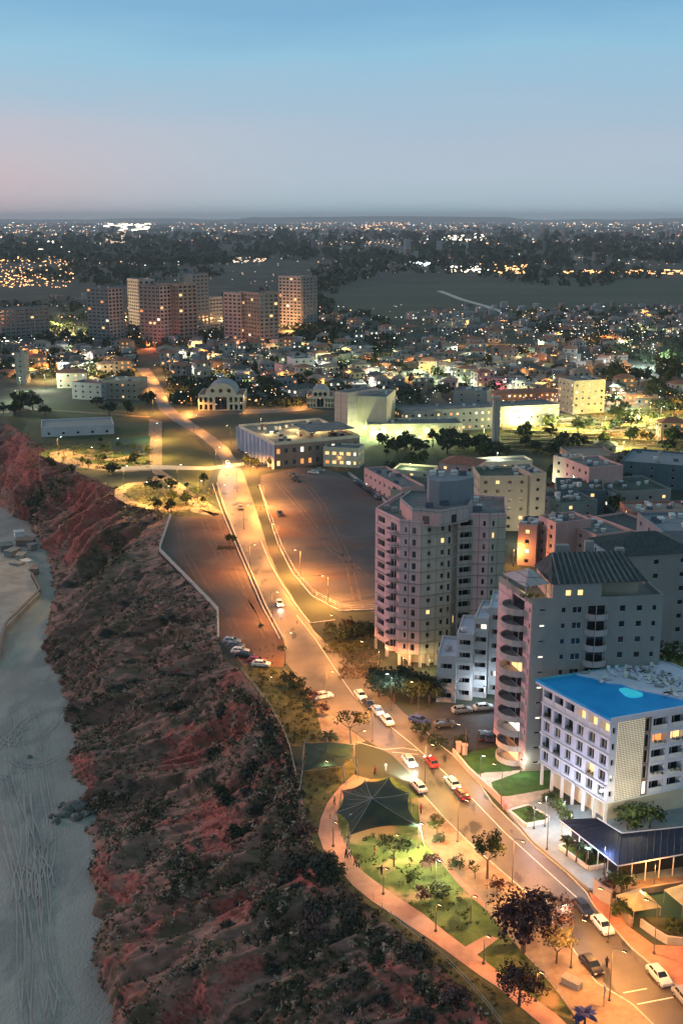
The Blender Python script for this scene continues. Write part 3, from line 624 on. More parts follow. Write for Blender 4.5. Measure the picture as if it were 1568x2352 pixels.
# ------------------------------------------------------------- cars
def car_meshes():
    # side outline of the lower body (x forward), lofted with tumblehome
    prof = [(-2.2, .35), (-2.22, .75), (-2.05, .98), (-1.2, 1.02), (0.95, 1.0), (1.75, .88), (2.15, .70), (2.2, .35)]
    mb = MB(); n = len(prof); vs = []
    for sg, wd in ((-1, .80), (-1, .88), (1, .88), (1, .80)):
        ins = wd == .80
        for x, z in prof: vs.append((x * (.985 if ins else .96), sg * wd, z + (.03 if ins and z > .6 else 0) - (0 if ins else .06 if z > .6 else -.0)))
    # ring order: bottom-left -> shell
    L0, L1, R1, R0 = [range(i * n, i * n + n) for i in range(4)]
    fs = []
    for i in range(n - 1):
        fs.append((L1[i], L1[i + 1], L0[i + 1], L0[i])); fs.append((R0[i], R0[i + 1], R1[i + 1], R1[i])); fs.append((L0[i], L0[i + 1], R0[i + 1], R0[i]))
    fs.append(tuple(L1)[::-1]); fs.append(tuple(R1)); fs.append((L0[0], R0[0], R0[-1], L0[-1]))
    mb.add(vs, fs)
    # roof and pillars
    base = [(-1.75, .74), (1.15, .76)]; top = [(-1.25, .60), (.35, .62)]
    zt, zb = 1.46, 1.0
    mb.add([(-1.25, -.6, zt), (.35, -.62, zt), (.35, .62, zt), (-1.25, .6, zt), (-1.28, -.62, zt - .06), (.42, -.64, zt - .06), (.42, .64, zt - .06), (-1.28, .62, zt - .06)],
           [(0, 1, 2, 3), (0, 4, 5, 1), (1, 5, 6, 2), (2, 6, 7, 3), (3, 7, 4, 0)])
    for x0, x1 in ((-1.75, -1.28), (-.42, -.42), (1.15, .42)):
        for sg in (-1, 1): mb.tube([(x0, sg * .745, zb), (x1, sg * .63, zt - .04)], .045, 4)
    body = mb
    gl = MB()
    B = [(-1.72, -.72, zb), (1.1, -.74, zb), (1.1, .74, zb), (-1.72, .72, zb)]; T = [(-1.26, -.60, zt - .05), (.38, -.62, zt - .05), (.38, .62, zt - .05), (-1.26, .60, zt - .05)]
    gl.add(B + T, [(0, 1, 5, 4), (1, 2, 6, 5), (2, 3, 7, 6), (3, 0, 4, 7)])
    wh = MB(); wh.lathe((0, 0, 0), [(.12, -.1), (.31, -.11), (.33, -.05), (.33, .05), (.31, .11), (.12, .1)], 12)
    wm = wh.mesh('wheel', [M['tyre']]); 
    for v in wm.vertices: v.co = Vector((v.co.x, v.co.z, v.co.y))
    rim_ = MB(); rim_.lathe((0, 0, 0), [(.02, .105), (.2, .115), (.2, -.115), (.02, -.105)], 8); rm = rim_.mesh('rim', [M['galv']])
    for v in rm.vertices: v.co = Vector((v.co.x, v.co.z, v.co.y))
    hl_ = MB(); hl_.box((0, 0, 0), (.10, .34, .15)); 
    return body, gl, wm, rm, hl_
cb, cg, cw, cr_, ch_ = car_meshes(); CM = {}
M['head_off'] = mat('headlight_glass', (.6, .6, .58), .2, spec=.8); M['tail_off'] = mat('tail_glass', (.35, .02, .02), .3)
def carpaint(n, c, r=.28): return mat('paint_' + n, c, r, spec=.6, metal=.15)
CP_ = {'white': carpaint('white', (.78, .78, .76)), 'silver': carpaint('silver', (.40, .42, .44)), 'black': carpaint('black', (.018, .018, .022)), 'grey': carpaint('grey', (.12, .13, .14)),
       'navy': carpaint('navy', (.02, .03, .07)), 'red': carpaint('red', (.30, .03, .03)), 'maroon': carpaint('maroon', (.12, .012, .02)), 'blue': carpaint('blue', (.04, .07, .25))}
glm = cg.mesh('window', [M['glass']]); hls = {k: ch_.mesh('headlight', [M[k]]) for k in ('head_off', 'lamp_white', 'tail_off', 'tail_red')}
def car(X, Y, heading, colr, label, group='cars parked and driving along the main road', lights=None, s=1.0, z=0.03, loc=None, tall=1.0, name='car', simple=False):
    """heading: picture point the bonnet aims at (or an angle in radians)"""
    p = loc or g(X, Y, z)
    if isinstance(heading, tuple): q = g(*heading); an = math.atan2(q.y - p.y, q.x - p.x)
    else: an = heading
    if colr not in CM: CM[colr] = cb.mesh('body', [CP_[colr]], False)
    e_ = empty(name, p, an, label, 'car', group); e_.scale = (s, s, s * tall)
    link('body', CM[colr], e_); link('window', glm, e_)
    for x in (-1.35, 1.38):
        for y in (-.79, .79):
            w_ = link('wheel', cw, e_, (x, y, .33))
            if not simple: link('rim', cr_, w_)
    for y in (-.6, .6):
        link('headlight', hls['lamp_white' if lights else 'head_off'], e_, (2.13, y, .68)); link('taillight', hls['tail_red' if lights else 'tail_off'], e_, (-2.17, y, .78))
    if lights:
        sp = bpy.data.lights.new('headlight_beam', 'SPOT'); sp.energy = lights; sp.color = (1, .93, .78); sp.spot_size = R(75); sp.spot_blend = .6; sp.shadow_soft_size = .15
        so = bpy.data.objects.new('headlight_beam', sp); COL.objects.link(so); so.parent = e_; so.location = (2.35, 0, .8); so.rotation_euler = (R(72), 0, R(-90))
    return e_
# ------------------------------------------------------------- people
def person(X, Y, heading, top, legs, label, z=.05, walk=.25, loc=None):
    e_p = loc or g(X, Y, z)
    me = bpy.data.meshes.new('person'); w_ = walk
    V = [((0, 0, .95), .15), ((0, 0, 1.15), .135), ((0, 0, 1.38), .155), ((0, 0, 1.50), .065), ((.02, 0, 1.60), .095), ((.02, 0, 1.70), .085),
         ((0, .10, .88), .095), ((w_ * .5, .10, .50), .065), ((w_ * .55, .10, .10), .045), ((w_ * .55 + .16, .10, .05), .035),
         ((0, -.10, .88), .095), ((-w_ * .35, -.10, .50), .065), ((-w_, -.10, .12), .045), ((-w_ + .15, -.10, .05), .035),
         ((0, .19, 1.40), .06), ((-w_ * .3, .24, 1.14), .045), ((w_ * .1, .25, .92), .035), ((w_ * .14, .25, .82), .03),
         ((0, -.19, 1.40), .06), ((w_ * .4, -.24, 1.14), .045), ((w_ * .8, -.25, .94), .035), ((w_ * .9, -.25, .84), .03)]
    E = [(0, 1), (1, 2), (2, 3), (3, 4), (4, 5), (0, 6), (6, 7), (7, 8), (8, 9), (0, 10), (10, 11), (11, 12), (12, 13), (2, 14), (14, 15), (15, 16), (16, 17), (2, 18), (18, 19), (19, 20), (20, 21)]
    me.from_pydata([v for v, r in V], E, []); o = link('person', me); me.materials.append(top)
    o.location = e_p; o.rotation_euler = (0, 0, heading)
    md = o.modifiers.new('skin', 'SKIN'); md.use_smooth_shade = True
    for i, (v, r) in enumerate(V): me.skin_vertices[0].data[i].radius = (r, r)
    me.skin_vertices[0].data[0].use_root = True
    ss = o.modifiers.new('sub', 'SUBSURF'); ss.levels = 1; ss.render_levels = 1
    hr = MB(); hr.lathe((.005, 0, 1.66), [(.06, -.08), (.1, -.03), (.105, .04), (.07, .1), (.02, .125)], 9); hr.build('hair', M['hair'], o, True)
    tr = MB(); 
    tr.tube([(0, .095, .90), (w_ * .5, .10, .50), (w_ * .55, .10, .12)], [.125, .09, .07], 8); tr.tube([(0, -.095, .90), (-w_ * .35, -.10, .50), (-w_, -.10, .14)], [.125, .09, .07], 8); tr.tube([(0, 0, .84), (0, 0, 1.0)], [.17, .17], 8)
    tr.build('trousers', legs, o, True)
    return tag(o, label, 'person', 'people strolling along the promenade')
M['hair'] = mat('hair', (.02, .015, .012), .8); M['cloth_dark'] = mat('cloth_dark', (.02, .022, .03), .9); M['cloth_white'] = mat('cloth_white', (.6, .58, .55), .9); M['cloth_blue'] = mat('cloth_blue', (.05, .09, .2), .9); M['cloth_red'] = mat('cloth_red', (.35, .06, .05), .9); M['cloth_tan'] = mat('cloth_tan', (.35, .27, .18), .9)
# ------------------------------------------------------------- building kit
PANE = {}
def pane_mesh(w_, h_, kind, frame):
    key = (round(w_, 2), round(h_, 2), kind, frame)
    if key not in PANE:
        mb = MB(); a, b = w_ / 2, h_ / 2
        mb.quad((-a, 0, -b), (a, 0, -b), (a, 0, b), (-a, 0, b), 0)
        t_ = .06 if w_ < 2.5 else .09
        for x0, x1, z0, z1 in ((-a, -a + t_, -b, b), (a - t_, a, -b, b), (-a + t_, a - t_, -b, -b + t_), (-a + t_, a - t_, b - t_, b)) + (((-t_ / 2, t_ / 2, -b + t_, b - t_),) if w_ > 1.3 else ()):
            mb.box(((x0 + x1) / 2, -.03, (z0 + z1) / 2), (x1 - x0, .06, z1 - z0), m=1)
        PANE[key] = mb.mesh('window', [M[kind], M[frame]])
    return PANE[key]
class Bld:
    def __init__(s, name, label, cat, o, group=None, lit=.06, seed=1, frame='white', most=98):
        s.o = Vector((o[0], o[1], 0)); s.root = empty(name, s.o, 0, label, cat, group); s.mb = {}; s.nw = 0; s.nb = 0; s.rd = random.Random(seed); s.lit = lit; s.frame = frame; s.most = most; s.extra = None
        s.glow = ['lit_warm', 'lit_white', 'lit_warm', 'lit_orange']
    def part(s, name, m):
        k = (name, m)
        if k not in s.mb: s.mb[k] = MB()
        return s.mb[k]
    def finish(s):
        for (name, m), mb in s.mb.items():
            if mb.v: mb.build(name, M[m] if isinstance(m, str) else m, s.root)
        if s.extra: tag(s.extra.build('window', [M['glass'], M[s.frame], M['lit_warm']], s.root), kind='stuff')
        return s.root
    def L(s, p): return Vector((p[0] - s.o.x, p[1] - s.o.y, p[2] if len(p) > 2 else 0))
    def window(s, fr, c, z, w_, h_, d=-.22, kind=None):
        k = kind or (s.rd.choice(s.glow) if s.rd.random() < s.lit else 'glass')
        p = fr.P(c, d, z)
        if s.nw < s.most:
            s.nw += 1; o = link('window', pane_mesh(w_, h_, k, s.frame), s.root, p, fr.ang); 
            if k != 'glass': o['label'] = 'lit window'
            return o
        if s.extra is None: s.extra = MB()
        a, b = w_ / 2, h_ / 2; q = lambda x, y, zz: fr.P(c + x, d + y, z + zz)
        s.extra.quad(q(-a, 0, -b), q(a, 0, -b), q(a, 0, b), q(-a, 0, b), 0 if k == 'glass' else 2)
        s.extra.quad(q(-a, .03, b - .08), q(a, .03, b - .08), q(a, .03, b), q(-a, .03, b), 1)
    def face(s, p0, p1, z0, z1, wall, ops=(), name='wall'):
        """one wall with real openings; ops: (centre, width, zlow, zhigh, depth)"""
        fr = Frame(s.L(p0), s.L(p1)); mb = s.part(name, wall); ln = fr.len
        rect = [(max(.05, c - w_ / 2), min(ln - .05, c + w_ / 2), a, b, d) for c, w_, a, b, d in ops]
        xs = sorted({0, ln} | {r[0] for r in rect} | {r[1] for r in rect}); zs = sorted({z0, z1} | {r[2] for r in rect} | {r[3] for r in rect})
        for i in range(len(xs) - 1):
            run = None
            for j in range(len(zs) - 1):
                cx, cz = (xs[i] + xs[i + 1]) / 2, (zs[j] + zs[j + 1]) / 2
                hole = any(r[0] < cx < r[1] and r[2] < cz < r[3] for r in rect) or cz < z0 or cz > z1
                if not hole and run is None: run = zs[j]
                if hole and run is not None: mb.quad(fr.P(xs[i], 0, run), fr.P(xs[i + 1], 0, run), fr.P(xs[i + 1], 0, zs[j]), fr.P(xs[i], 0, zs[j])); run = None
            if run is not None: mb.quad(fr.P(xs[i], 0, run), fr.P(xs[i + 1], 0, run), fr.P(xs[i + 1], 0, z1), fr.P(xs[i], 0, z1))
        for x0, x1, a, b, d in rect:
            P = fr.P
            mb.quad(P(x0, 0, a), P(x0, -d, a), P(x0, -d, b), P(x0, 0, b)); mb.quad(P(x1, -d, a), P(x1, 0, a), P(x1, 0, b), P(x1, -d, b))
            mb.quad(P(x0, 0, b), P(x0, -d, b), P(x1, -d, b), P(x1, 0, b)); mb.quad(P(x0, -d, a), P(x0, 0, a), P(x1, 0, a), P(x1, -d, a))
        return fr
    def facade(s, p0, p1, z0, fh, nf, wall, bays, top=0.0, name='wall', skip=None, bal='white', first=0.0):
        """bays: (centre as share of the length, width, sill, head, kind)"""
        ln = (s.L(p1) - s.L(p0)).length; ops = []; todo = []
        for f in range(nf):
            for bi, (c, w_, a, b, kind) in enumerate(bays):
                if skip and skip(f, bi): continue
                zz = z0 + first + f * fh; cc = c * ln if c <= 1 else c
                d = {'w': .22, 'l': 1.4, 'b': .25, 'c': .25, 'g': .22}[kind]
                ops.append((cc, w_, zz + a, zz + b, d)); todo.append((cc, w_, zz + a, zz + b, d, kind, f))
        fr = s.face(p0, p1, z0, z0 + first + nf * fh + top, wall, ops, name)
        for cc, w_, a, b, d, kind, f in todo:
            s.window(fr, cc, (a + b) / 2, w_ - .04, b - a - .04, -d + .02)
            if kind == 'l': s.rail(fr, cc, w_, a, -.06, .12, bal)
            if kind == 'b': s.balcony(fr, cc, w_ + .9, a, 1.3, bal)
            if kind == 'c': s.balcony(fr, cc, w_ + 1.0, a, 1.7, bal, True)
        return fr
    def rail(s, fr, c, w_, z, d0, th, m):
        mb = MB(); q = lambda x, y, zz: fr.P(x, y, zz)
        x0, x1 = c - w_ / 2 + .02, c + w_ / 2 - .02; vs = [q(x, d, zz) for zz in (z + .01, z + .95) for x, d in ((x0, d0), (x1, d0), (x1, d0 - th), (x0, d0 - th))]
        mb.add(vs, [(0, 1, 5, 4), (4, 5, 6, 7), (2, 3, 7, 6)]); s.sub('balcony_rail', mb, m)
    def sub(s, name, mb, m):
        s.nb += 1
        if s.nb <= s.most: return mb.build(name, M[m], s.root)
        t_ = s.part(name + '_row', m); t_.add(mb.v, mb.f)
    def balcony(s, fr, c, w_, z, dep, m, curved=False):
        mb = MB()
        if curved:
            n = 9; pts = [(c + w_ / 2 * math.cos(math.pi * k / (n - 1)), dep * math.sin(math.pi * k / (n - 1))) for k in range(n)][::-1]
        else: pts = [(c - w_ / 2, 0), (c - w_ / 2, dep), (c + w_ / 2, dep), (c + w_ / 2, 0)]
        n = len(pts); a = [fr.P(x, y + .003, z - .2) for x, y in pts]; b = [fr.P(x, y + .003, z) for x, y in pts]
        mb.add(a + b, [tuple(range(n)), tuple(reversed(range(n, 2 * n)))] + [(i, i + 1, n + i + 1, n + i)[::-1] for i in range(n - 1)])
        for i in range(n - 1):
            (x0, y0), (x1, y1) = pts[i], pts[i + 1]; mx_, my_ = c, dep * .35
            s_ = .92
            A = [fr.P(x0, y0 + .003, z), fr.P(x1, y1 + .003, z), fr.P(x1, y1 + .003, z + .95), fr.P(x0, y0 + .003, z + .95)]
            Bq = [fr.P(mx_ + (x0 - mx_) * s_, max(.003, my_ + (y0 - my_) * s_), z), fr.P(mx_ + (x1 - mx_) * s_, max(.003, my_ + (y1 - my_) * s_), z)]
            Bt = [p + Vector((0, 0, .95)) for p in Bq]
            mb.add(A + Bq + Bt, [(3, 2, 1, 0), (4, 5, 7, 6), (3, 6, 7, 2)])
        return s.sub('balcony', mb, m)
    def roof(s, pts, z, m='roof_flat', par=.9, pm='white', th=.3, name='roof', inset=0):
        P = [s.L(p) for p in pts]; s.part(name, m).prism(P, z - .25, z)
        if par:
            mb = s.part('parapet', pm); n = len(P); c = sum((Vector((p.x, p.y, 0)) for p in P), Vector()) / n
            for i in range(n):
                a, b = P[i], P[(i + 1) % n]; fr = Frame(a, b)
                vs = [fr.P(x, d, zz) for zz in (z - .25, z + par) for x, d in ((0, .003), (fr.len, .003), (fr.len - th, -th), (th, -th))]
                mb.add(vs, [(0, 1, 5, 4), (4, 5, 6, 7), (2, 3, 7, 6)])
    def block(s, pts, z0, z1, wall, roofm='roof_flat', name='annex'):
        P = [s.L(p) for p in pts]; s.part(name, wall).prism(P, z0, z1); s.part('roof', roofm).prism([p for p in P], z1 + .003, z1 + .12)
    def hip(s, pts, z, h, m, over=.5, k=.35, name='roof'):
        P = [s.L(p) for p in pts]; c = sum(P, Vector()) / len(P)
        O = [c + (p - c) * (1 + over / max(1, (p - c).length)) for p in P]
        l1, l2 = (O[1] - O[0]).length, (O[2] - O[1]).length
        if l1 >= l2: a, b = (O[0] + O[3]) / 2, (O[1] + O[2]) / 2
        else: a, b = (O[0] + O[1]) / 2, (O[2] + O[3]) / 2
        r0, r1 = a.lerp(b, k), b.lerp(a, k)
        vs = [(p.x, p.y, z) for p in O] + [(r0.x, r0.y, z + h), (r1.x, r1.y, z + h)]
        fs = [(0, 1, 5, 4), (2, 3, 4, 5), (1, 2, 5), (3, 0, 4), (3, 2, 1, 0)] if l1 >= l2 else [(1, 2, 5, 4), (3, 0, 4, 5), (0, 1, 4), (2, 3, 5), (3, 2, 1, 0)]
        s.part(name, m).add(vs, fs)
class Frame:
    def __init__(s, a, b):
        s.a = Vector((a.x, a.y, 0)); d = Vector((b.x - a.x, b.y - a.y, 0)); s.len = d.length; s.u = d.normalized(); s.n = Vector((s.u.y, -s.u.x, 0)); s.ang = math.atan2(s.u.y, s.u.x)
    def P(s, x, d, z): p = s.a + s.u * x + s.n * d; return Vector((p.x, p.y, z))
def wallmat(n, c, c2=None, panel=None, sc_=.35):
    M[n] = mat(n, c, .85, col2=c2 or tuple(x * 1.25 for x in c), scale=sc_, detail=8, stretch=(1, 1, .4), thr=(.3, .7), bump=.15, bscale=5)
    if panel:
        t = M[n].node_tree; b = t.nodes['Principled BSDF']; inp = b.inputs['Base Color']; tcn = t.nodes.new('ShaderNodeTexCoord')
        br = t.nodes.new('ShaderNodeTexBrick'); br.offset = 0; br.inputs['Scale'].default_value = 1.0; br.inputs['Brick Width'].default_value = panel[0]; br.inputs['Row Height'].default_value = panel[1]; br.inputs['Mortar Size'].default_value = panel[2]
        br.inputs['Color1'].default_value = (1, 1, 1, 1); br.inputs['Color2'].default_value = (.9, .9, .9, 1); br.inputs['Mortar'].default_value = (.42, .40, .38, 1)
        sx = t.nodes.new('ShaderNodeSeparateXYZ'); cx = t.nodes.new('ShaderNodeCombineXYZ'); ad_ = t.nodes.new('ShaderNodeMath'); ad_.operation = 'ADD'
        t.links.new(tcn.outputs['Object'], sx.inputs[0]); mu = t.nodes.new('ShaderNodeMath'); mu.operation = 'MULTIPLY'; mu.inputs[1].default_value = .6
        t.links.new(sx.outputs['Y'], mu.inputs[0]); t.links.new(sx.outputs['X'], ad_.inputs[0]); t.links.new(mu.outputs[0], ad_.inputs[1]); t.links.new(ad_.outputs[0], cx.inputs[0]); t.links.new(sx.outputs['Z'], cx.inputs[1])
        t.links.new(cx.outputs[0], br.inputs['Vector']); ml = t.nodes.new('ShaderNodeMix'); ml.data_type = 'RGBA'; ml.blend_type = 'MULTIPLY'; ml.inputs['Factor'].default_value = .85
        t.links.new(inp.links[0].from_socket, ml.inputs['A']); t.links.new(br.outputs['Color'], ml.inputs['B']); t.links.new(ml.outputs['Result'], inp)
wallmat('stone_pale', (.36, .31, .31), (.48, .42, .41), (2.2, 2.85, .07)); wallmat('render_grey', (.23, .235, .225), (.29, .295, .28)); wallmat('render_white', (.46, .46, .47), (.58, .58, .59))
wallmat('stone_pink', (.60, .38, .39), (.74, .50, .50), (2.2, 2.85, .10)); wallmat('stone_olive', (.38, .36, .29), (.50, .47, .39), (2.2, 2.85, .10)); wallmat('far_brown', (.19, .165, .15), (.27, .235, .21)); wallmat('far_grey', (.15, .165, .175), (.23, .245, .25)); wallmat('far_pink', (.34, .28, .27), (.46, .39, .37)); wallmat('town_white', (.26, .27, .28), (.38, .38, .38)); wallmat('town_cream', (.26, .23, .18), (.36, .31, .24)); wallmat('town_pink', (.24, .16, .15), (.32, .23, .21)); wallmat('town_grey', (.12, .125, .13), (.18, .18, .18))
wallmat('render_pink', (.50, .30, .28), (.62, .40, .37)); wallmat('render_beige', (.36, .33, .25), (.46, .42, .33)); wallmat('render_lilac', (.56, .58, .70), (.68, .70, .82)); wallmat('render_blue_grey', (.17, .20, .23), (.23, .26, .29))
wallmat('render_cream', (.55, .50, .38), (.68, .62, .48)); wallmat('render_brown', (.22, .17, .14), (.30, .23, .19)); wallmat('render_teal', (.08, .13, .15), (.13, .19, .21)); wallmat('brick_red', (.32, .13, .10), (.42, .2, .16))
M['roof_flat'] = mat('roof_felt', (.10, .11, .115), .9, col2=(.20, .205, .20), scale=.25, detail=8); M['roof_green'] = mat('roof_green', (.035, .055, .045), .9, col2=(.08, .105, .085), scale=.2, detail=8)
M['roof_tile'] = mat('roof_tile_dark', (.018, .028, .030), .7, col2=(.06, .075, .075), scale=1.6, detail=6, stretch=(1.8, .4, .4), bump=.5)
M['roof_red'] = mat('roof_tile_red', (.18, .075, .05), .8, col2=(.30, .13, .09), scale=.8, detail=6); M['roof_blue'] = mat('roof_blue', (.0, .27, .66), .55, col2=(.01, .36, .78), scale=.12, detail=6)
M['terrace_deck'] = mat('terrace_deck', (.13, .12, .11), .8, col2=(.30, .27, .22), scale=.3, detail=8)
M['solar'] = mat('solar_panel', (.012, .02, .05), .2, spec=.8)
def clutter(b, pts, z, n, seed, mats=('white', 'galv', 'concrete')):
    """roof plant: water tanks, boxes and panels, each a part"""
    rd = random.Random(seed); P = [b.L(p) for p in pts]; a, c, d = P[0], P[1], P[-1]
    for k in range(n):
        u, v = rd.uniform(.1, .9), rd.uniform(.12, .88); p = a + (c - a) * u + (d - a) * v; mb = MB(); q = rd.random()
        if q < .4:
            mb.tube([(p.x - .7, p.y, z + .9), (p.x + .7, p.y, z + .9)], .38, 8); mb.box((p.x, p.y, z + .28), (1.1, .5, .5)); mb.build('water_tank', M['white'], b.root)
        elif q < .7:
            x, y = p.x, p.y; mb.add([(x - .9, y - .6, z + .1), (x + .9, y - .6, z + .1), (x + .9, y + .6, z + .95), (x - .9, y + .6, z + .95), (x - .9, y + .6, z + .02), (x + .9, y + .6, z + .02)], [(0, 1, 2, 3), (3, 2, 5, 4), (0, 3, 4), (1, 5, 2)])
            mb.build('solar_panel', M['solar'], b.root)
        else: mb.box((p.x, p.y, z + rd.uniform(.35, .8)), (rd.uniform(.8, 1.8), rd.uniform(.8, 1.4), rd.uniform(.7, 1.6)), rd.uniform(0, 1)); mb.build('air_conditioner', M[rd.choice(mats)], b.root)
# ------------------------------------------------------------- main buildings
def off(a, b, depth):
    """points behind the wall a-b"""
    d = (b - a); d.z = 0; d.normalize(); n_ = Vector((-d.y, d.x, 0)); return b + n_ * depth, a + n_ * depth
# --- round stone tower
hT = hof(967, 1528, 1204)
tp = [g(*p, hT) for p in ((862, 1176), (918, 1203), (968, 1207), (1005, 1203), (1040, 1199), (1052, 1192), (1090, 1189), (1126, 1190), (1162, 1188))]
tower_pts = tp + [tp[-1] + Vector((2, 16, 0)), Vector((tp[4].x + 6, tp[4].y + 22, 0)), tp[0] + Vector((7, 16, 0))]
b = Bld('apartment_tower', 'tall pale stone tower with a curved front and rounded roof rooms, beside the bare field', 'apartment tower', tp[2], lit=.05, seed=4, most=98)
fh = (hT - 3.2) / 11
T = tower_pts
def nofirst(f, bi): return f > 10
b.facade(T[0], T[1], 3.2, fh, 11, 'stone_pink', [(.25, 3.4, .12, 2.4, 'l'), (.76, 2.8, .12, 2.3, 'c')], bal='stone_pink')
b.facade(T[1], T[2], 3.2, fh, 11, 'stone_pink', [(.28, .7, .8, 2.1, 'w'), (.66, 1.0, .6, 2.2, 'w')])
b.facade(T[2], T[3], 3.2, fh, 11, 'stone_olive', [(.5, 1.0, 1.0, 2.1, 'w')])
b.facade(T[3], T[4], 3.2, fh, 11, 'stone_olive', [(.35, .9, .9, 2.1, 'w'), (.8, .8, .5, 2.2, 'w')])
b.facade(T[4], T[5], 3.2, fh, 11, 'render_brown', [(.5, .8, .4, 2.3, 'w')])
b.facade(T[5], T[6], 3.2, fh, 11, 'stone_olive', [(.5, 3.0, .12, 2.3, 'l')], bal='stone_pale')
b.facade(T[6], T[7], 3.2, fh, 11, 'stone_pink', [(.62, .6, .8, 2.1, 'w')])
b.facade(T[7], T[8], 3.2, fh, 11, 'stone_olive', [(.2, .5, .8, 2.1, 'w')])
for i in range(8, 12): b.facade(T[i], T[(i + 1) % 12], 3.2, fh, 11, 'stone_pale', [])
# pilotis level
core = [p + (Vector((sum(q.x for q in T) / 12, sum(q.y for q in T) / 12, 0)) - p) * .22 for p in T]
b.part('wall', 'render_cream').prism([(q.x - b.o.x, q.y - b.o.y) for q in core], 0, 3.2)
for i in range(9):
    for f_ in (0.02, .5):
        a_, c_ = T[i], T[(i + 1) % 12]; q = a_.lerp(c_, f_); q = q + (core[i] - T[i]).normalized() * .5
        mb = MB(); mb.box((q.x - b.o.x, q.y - b.o.y, 1.6), (.7, .7, 3.2)); mb.build('column', M['stone_pale'], b.root)
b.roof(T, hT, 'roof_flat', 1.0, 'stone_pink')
for i in range(9):          # string courses at every floor
    f_ = Frame(b.L(T[i]), b.L(T[(i + 1) % 12])) if i < 8 else None
    if f_:
        for k in range(12):
            zz = 3.2 + k * fh; vs = [f_.P(x, d, z) for z in (zz - .09, zz + .05) for x, d in ((0, .004), (f_.len, .004), (f_.len, .11), (0, .11))]
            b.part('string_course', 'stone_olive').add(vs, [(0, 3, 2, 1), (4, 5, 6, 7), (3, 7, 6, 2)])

for i in range(12):        # floor slab under the first storey
    pass
b.part('soffit', 'render_cream').prism([(q.x - b.o.x, q.y - b.o.y) for q in T], 2.95, 3.198)
# roof rooms
rr_ = [g(*p, hT + 3) for p in ((918, 1150), (946, 1175), (1010, 1180), (1075, 1168), (1085, 1150))]; rr_ = [Vector((p.x, p.y, 0)) for p in rr_]
rr_ = rr_ + [rr_[-1] + Vector((-1, 7, 0)), rr_[0] + Vector((3, 8, 0))]
for i in range(7):
    b.facade(rr_[i], rr_[(i + 1) % 7], hT, 3.0, 1, 'render_pink' if i < 2 else 'stone_pale', [(.5, 1.6, .3, 2.3, 'w')] if i in (1, 2, 3) else [], name='roof_room')
b.roof(rr_, hT + 3.2, 'roof_flat', .5, 'stone_pale', name='roof')
mr = [g(*p, hT + 7) for p in ((985, 1118), (1008, 1122), (1050, 1120), (1088, 1112))]; mr = mr + [mr[-1] + Vector((0, 6, 0)), mr[0] + Vector((0, 6, 0))]
b.part('machine_room', 'render_blue_grey').prism([(q.x - b.o.x, q.y - b.o.y) for q in mr], hT + 3, hT + 8.6)
mb = MB(); 
for dx in (0, 3, 6): mb.tube([(mr[0].x - b.o.x + dx, mr[0].y - b.o.y + 2, hT + 8.6), (mr[0].x - b.o.x + dx, mr[0].y - b.o.y + 2, hT + 11)], .05, 4)
mb.build('antenna', M['galv'], b.root)
clutter(b, [Vector((mr[0].x, mr[0].y, 0)), Vector((mr[3].x, mr[3].y, 0)), mr[4], mr[5]], hT + 8.6, 5, 3)
clutter(b, [rr_[1], rr_[3], rr_[5], rr_[6]], hT + 3.2, 7, 6)
clutter(b, [T[0] + Vector((2, 3, 0)), T[8] + Vector((-2, 3, 0)), T[9], T[11]], hT, 12, 9)
for k in range(5): 
    q = tp[0].lerp(tp[2], .1 + k * .17) + Vector((1.8, 3.2, 0)); mb = MB(); mb.box((q.x - b.o.x, q.y - b.o.y, hT + .6), (1.2, .9, 1.1)); mb.build('air_conditioner', M['concrete'], b.root)
b.finish()
LOBBY = b
# --- balcony tower in front of it
C0 = g(1205, 1772); hB = hof(1205, 1772, 1387); t_ = g(1523, 1377, hB); C1 = Vector((t_.x, t_.y, 0)); BK1, BK0 = off(C0, C1, 15)
BK0 = Vector((C0.x - 4.2, C0.y + 13.5, 0))
b = Bld('balcony_tower', 'tall grey slab with a stack of rounded balconies up its narrow pink end', 'apartment tower', C0, lit=.10, seed=11, most=98)
nf = 11; fh = hB / nf; ln = (C1 - C0).length
ops = [(1.9, 1.1, 1.45, 1.95, 'w'), (5.8, .9, 1.0, 2.1, 'w'), (8.3, 1.8, .9, 2.2, 'w'), (ln * .69, 1.2, .9, 2.2, 'w'), (ln * .82, 1.2, .9, 2.1, 'w'), (ln * .935, .9, .9, 2.0, 'w'), (11.9, 3.4, .12, 2.35, 'c')]
b.lit = .035; b.rd = random.Random(5); b.facade(C0, C1, 0, fh, nf, 'render_grey', ops, bal='stone_pale')
fr0 = Frame(b.L(C0), b.L(C1))
for f in (3, 5, 7, 9): b.window(fr0, 1.9, f * fh + 1.72, .9, .4, -.12, 'lit_white')
wl = (C0 - BK0).length
fr = b.face(BK0, C0, 0, hB, 'stone_pink', [(wl - 5.6, 5.0, f * fh + .12, f * fh + 2.45, .35) for f in range(nf)] + [(wl - .9, .5, f * fh + 1, f * fh + 2.0, .25) for f in range(nf)])
for f in range(nf):
    litf = f in (2, 6); 
    o = b.window(fr, wl - 5.6, f * fh + 1.29, 4.96, 2.3, -.33, 'lit_white' if f == 2 else 'lit_warm' if f in (0, 6) else 'glass')
    b.window(fr, wl - .9, f * fh + 1.5, .46, .96, -.23)
    b.balcony(fr, wl - 5.6, 6.8, f * fh + .12, 3.1, 'stone_pale', True)
b.face(C1, BK1, 0, hB, 'render_grey'); b.face(BK1, BK0, 0, hB, 'render_grey')
F = Frame(b.L(C0), b.L(C1))
